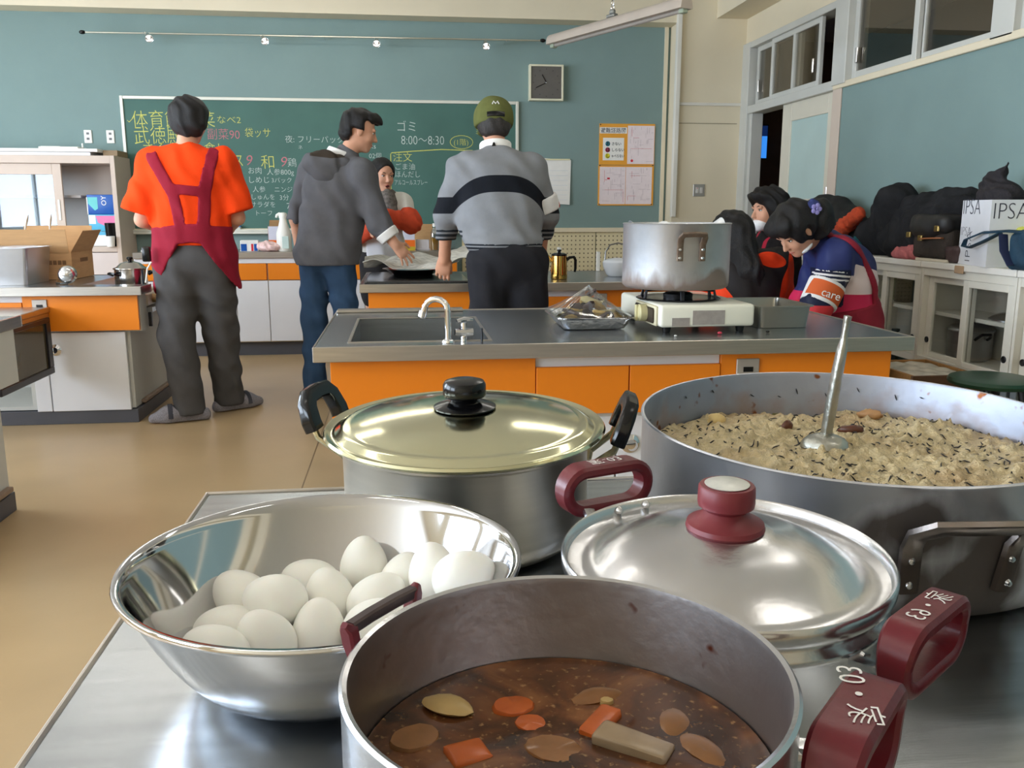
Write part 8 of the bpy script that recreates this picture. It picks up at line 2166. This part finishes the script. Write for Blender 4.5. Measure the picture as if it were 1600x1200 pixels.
b = bm_new(); tube(b, [(-0.06, -0.10, 0.16), (-0.08, 0.05, 0.165), (-0.09, 0.20, 0.155), (-0.095, 0.31, 0.12), (-0.10, 0.315, 0.09), (-0.105, 0.26, 0.085), (-0.11, 0.16, 0.115), (-0.105, 0.06, 0.155)], 1.0, 8, up=(1, 0, 0.3), flat=(0.004, 0.013)); obj('strap', b, TOTE, t)
b = bm_new(); tube(b, [(-0.09, 0.06, 0.15), (-0.10, 0.03, 0.08), (-0.095, -0.02, 0.02)], 1.0, 8, up=(1, 0, 0.3), flat=(0.004, 0.020)); obj('strap', b, mat('navy_webbing', S(28, 38, 72), 0.7), t)
# inside the cabinets
def canister(b):
    lathe(b, [(0, 0), (0.048, 0), (0.05, 0.004), (0.05, 0.115), (0.044, 0.125), (0, 0.126)], n=28)
simple('dark_canister', 'dark canister on the upper shelf of the cabinet under the coats', 'canister', mat('dark_canister_print', S(44, 42, 52), 0.35, 0.2, 0.2, 30), loc=(2.80, 4.645, 0.6485), fn=canister)
simple('glass_jar', 'greenish glass jar next to the dark canister', 'jar', mat('greenish_jar', S(150, 156, 128), 0.2, 0, 0.05), loc=(2.80, 4.80, 0.6485), fn=lambda b: lathe(b, [(0, 0), (0.042, 0), (0.044, 0.004), (0.044, 0.11), (0.036, 0.12), (0.036, 0.135), (0, 0.136)], n=24))
def lid_thing(x, y, z, r, lab):
    t = thing('spare_lid', lab, 'lid', (x, y, z))
    b = bm_new(); lathe(b, [(r, 0), (r, 0.006), (r * 0.85, 0.018), (r * 0.5, 0.034), (0, 0.040), (0, 0.037), (r * 0.5, 0.031), (r * 0.85, 0.015), (r * 0.97, 0)], n=40, close=True); obj('lid_disc', b, ALU, t, auto=50)
    b = bm_new(); lathe(b, [(0, 0.039), (0.022, 0.040), (0.012, 0.048), (0.024, 0.058), (0.022, 0.070), (0, 0.072)], n=20); obj('knob', b, BLACK_PLASTIC, t)
lid_thing(2.815, 4.72, 0.4155, 0.105, 'domed lid on the bottom of the cabinet under the coats'); lid_thing(2.822, 3.76, 0.6485, 0.105, 'domed lid on the shelf above the two-handled pot')
t = thing('casserole_pot', 'large aluminium two-handled pot inside the glass-front cabinet', 'pot', (2.817, 4.052, 0.4155))
b = bm_new(); r = 0.104; lathe(b, [(0, 0), (r - 0.02, 0), (r - 0.003, 0.01), (r, 0.03), (r, 0.145), (r + 0.006, 0.149), (r + 0.006, 0.153), (r - 0.003, 0.152), (r - 0.003, 0.02), (0, 0.004)], n=56); obj('pot_body', b, mat('dull_pot_aluminium', S(172, 170, 168), 0.35, 0.9, 0.05, 10), t, auto=50)
b = bm_new(); lathe(b, [(r + 0.006, 0.1535), (r + 0.005, 0.158), (r * 0.8, 0.172), (0.02, 0.186), (0, 0.186), (0, 0.183), (r * 0.8, 0.168), (r, 0.1535)], n=56, close=True); li = obj('lid', b, MATS['dull_pot_aluminium'], t, auto=50)
b = bm_new(); lathe(b, [(0, 0.185), (0.018, 0.186), (0.010, 0.192), (0.018, 0.198), (0.016, 0.206), (0, 0.207)], n=18); obj('knob', b, BLACK_PLASTIC, li)
for th in (-97, 83):
    a = math.radians(th); o_ = Vector((math.cos(a), math.sin(a), 0)); t_ = Vector((-math.sin(a), math.cos(a), 0)); u_ = Vector((0, 0, 1))
    b = bm_new(); tube(b, [o_ * (r + 0.002) + t_ * 0.03 + u_ * 0.115, o_ * (r + 0.028) + t_ * 0.03 + u_ * 0.13, o_ * (r + 0.046) + t_ * 0.02 + u_ * 0.145, o_ * (r + 0.046) - t_ * 0.02 + u_ * 0.145, o_ * (r + 0.028) - t_ * 0.03 + u_ * 0.13, o_ * (r + 0.002) - t_ * 0.03 + u_ * 0.115], 0.007, 8); obj('handle', b, BLACK_PLASTIC, t)

# wooden crate with wrapped goods in front of the cabinets
t = thing('wooden_crate', 'wooden crate with clear-wrapped goods on the floor before the cabinets', 'crate', (2.285, 3.66, 0))
WOOD = mat('crate_wood', S(160, 116, 66), 0.65, 0, 0.12, 10, stretch=(1, 8, 8)); WOODD = mat('crate_wood_dark', S(96, 66, 44), 0.65, 0, 0.12, 10)
for k in range(4):
    z0 = 0.02 + k * 0.10
    for (x0, x1, y0, y1) in ((0, 0.34, 0, 0.018), (0, 0.34, 0.422, 0.44), (0, 0.018, 0.018, 0.422), (0.322, 0.34, 0.018, 0.422)):
        b = bm_new(); box(b, x0, x1, y0, y1, z0, z0 + 0.094, 0.002); obj('slat', b, WOODD if y1 < 0.02 else WOOD, t)
b = bm_new(); box(b, 0.01, 0.33, 0.01, 0.43, 0, 0.02); obj('crate_floor', b, WOOD, t)
sdf_object('wrapped_goods', [rbx((0.17, 0.22, 0.30), (0.148, 0.198, 0.11), 0.03, None, 0.02)], 0.010, mat('cloudy_wrap', S(206, 200, 184), 0.25, 0, 0.15, 20, spec=0.7), t, disp=folds(0.006, 50, 0.7, 0.9))

# ---------------------------------------------------------------- lettering becomes plain mesh
bpy.context.view_layer.update()
dg = bpy.context.evaluated_depsgraph_get()
for o in [o for o in SC.objects if o.type == 'FONT']:
    me = bpy.data.meshes.new_from_object(o.evaluated_get(dg))
    nm, par, mw = o.name, o.parent, o.matrix_basis.copy()
    old = o.data
    bpy.data.objects.remove(o)
    n = bpy.data.objects.new(nm, me)
    link(n, par)
    n.matrix_basis = mw
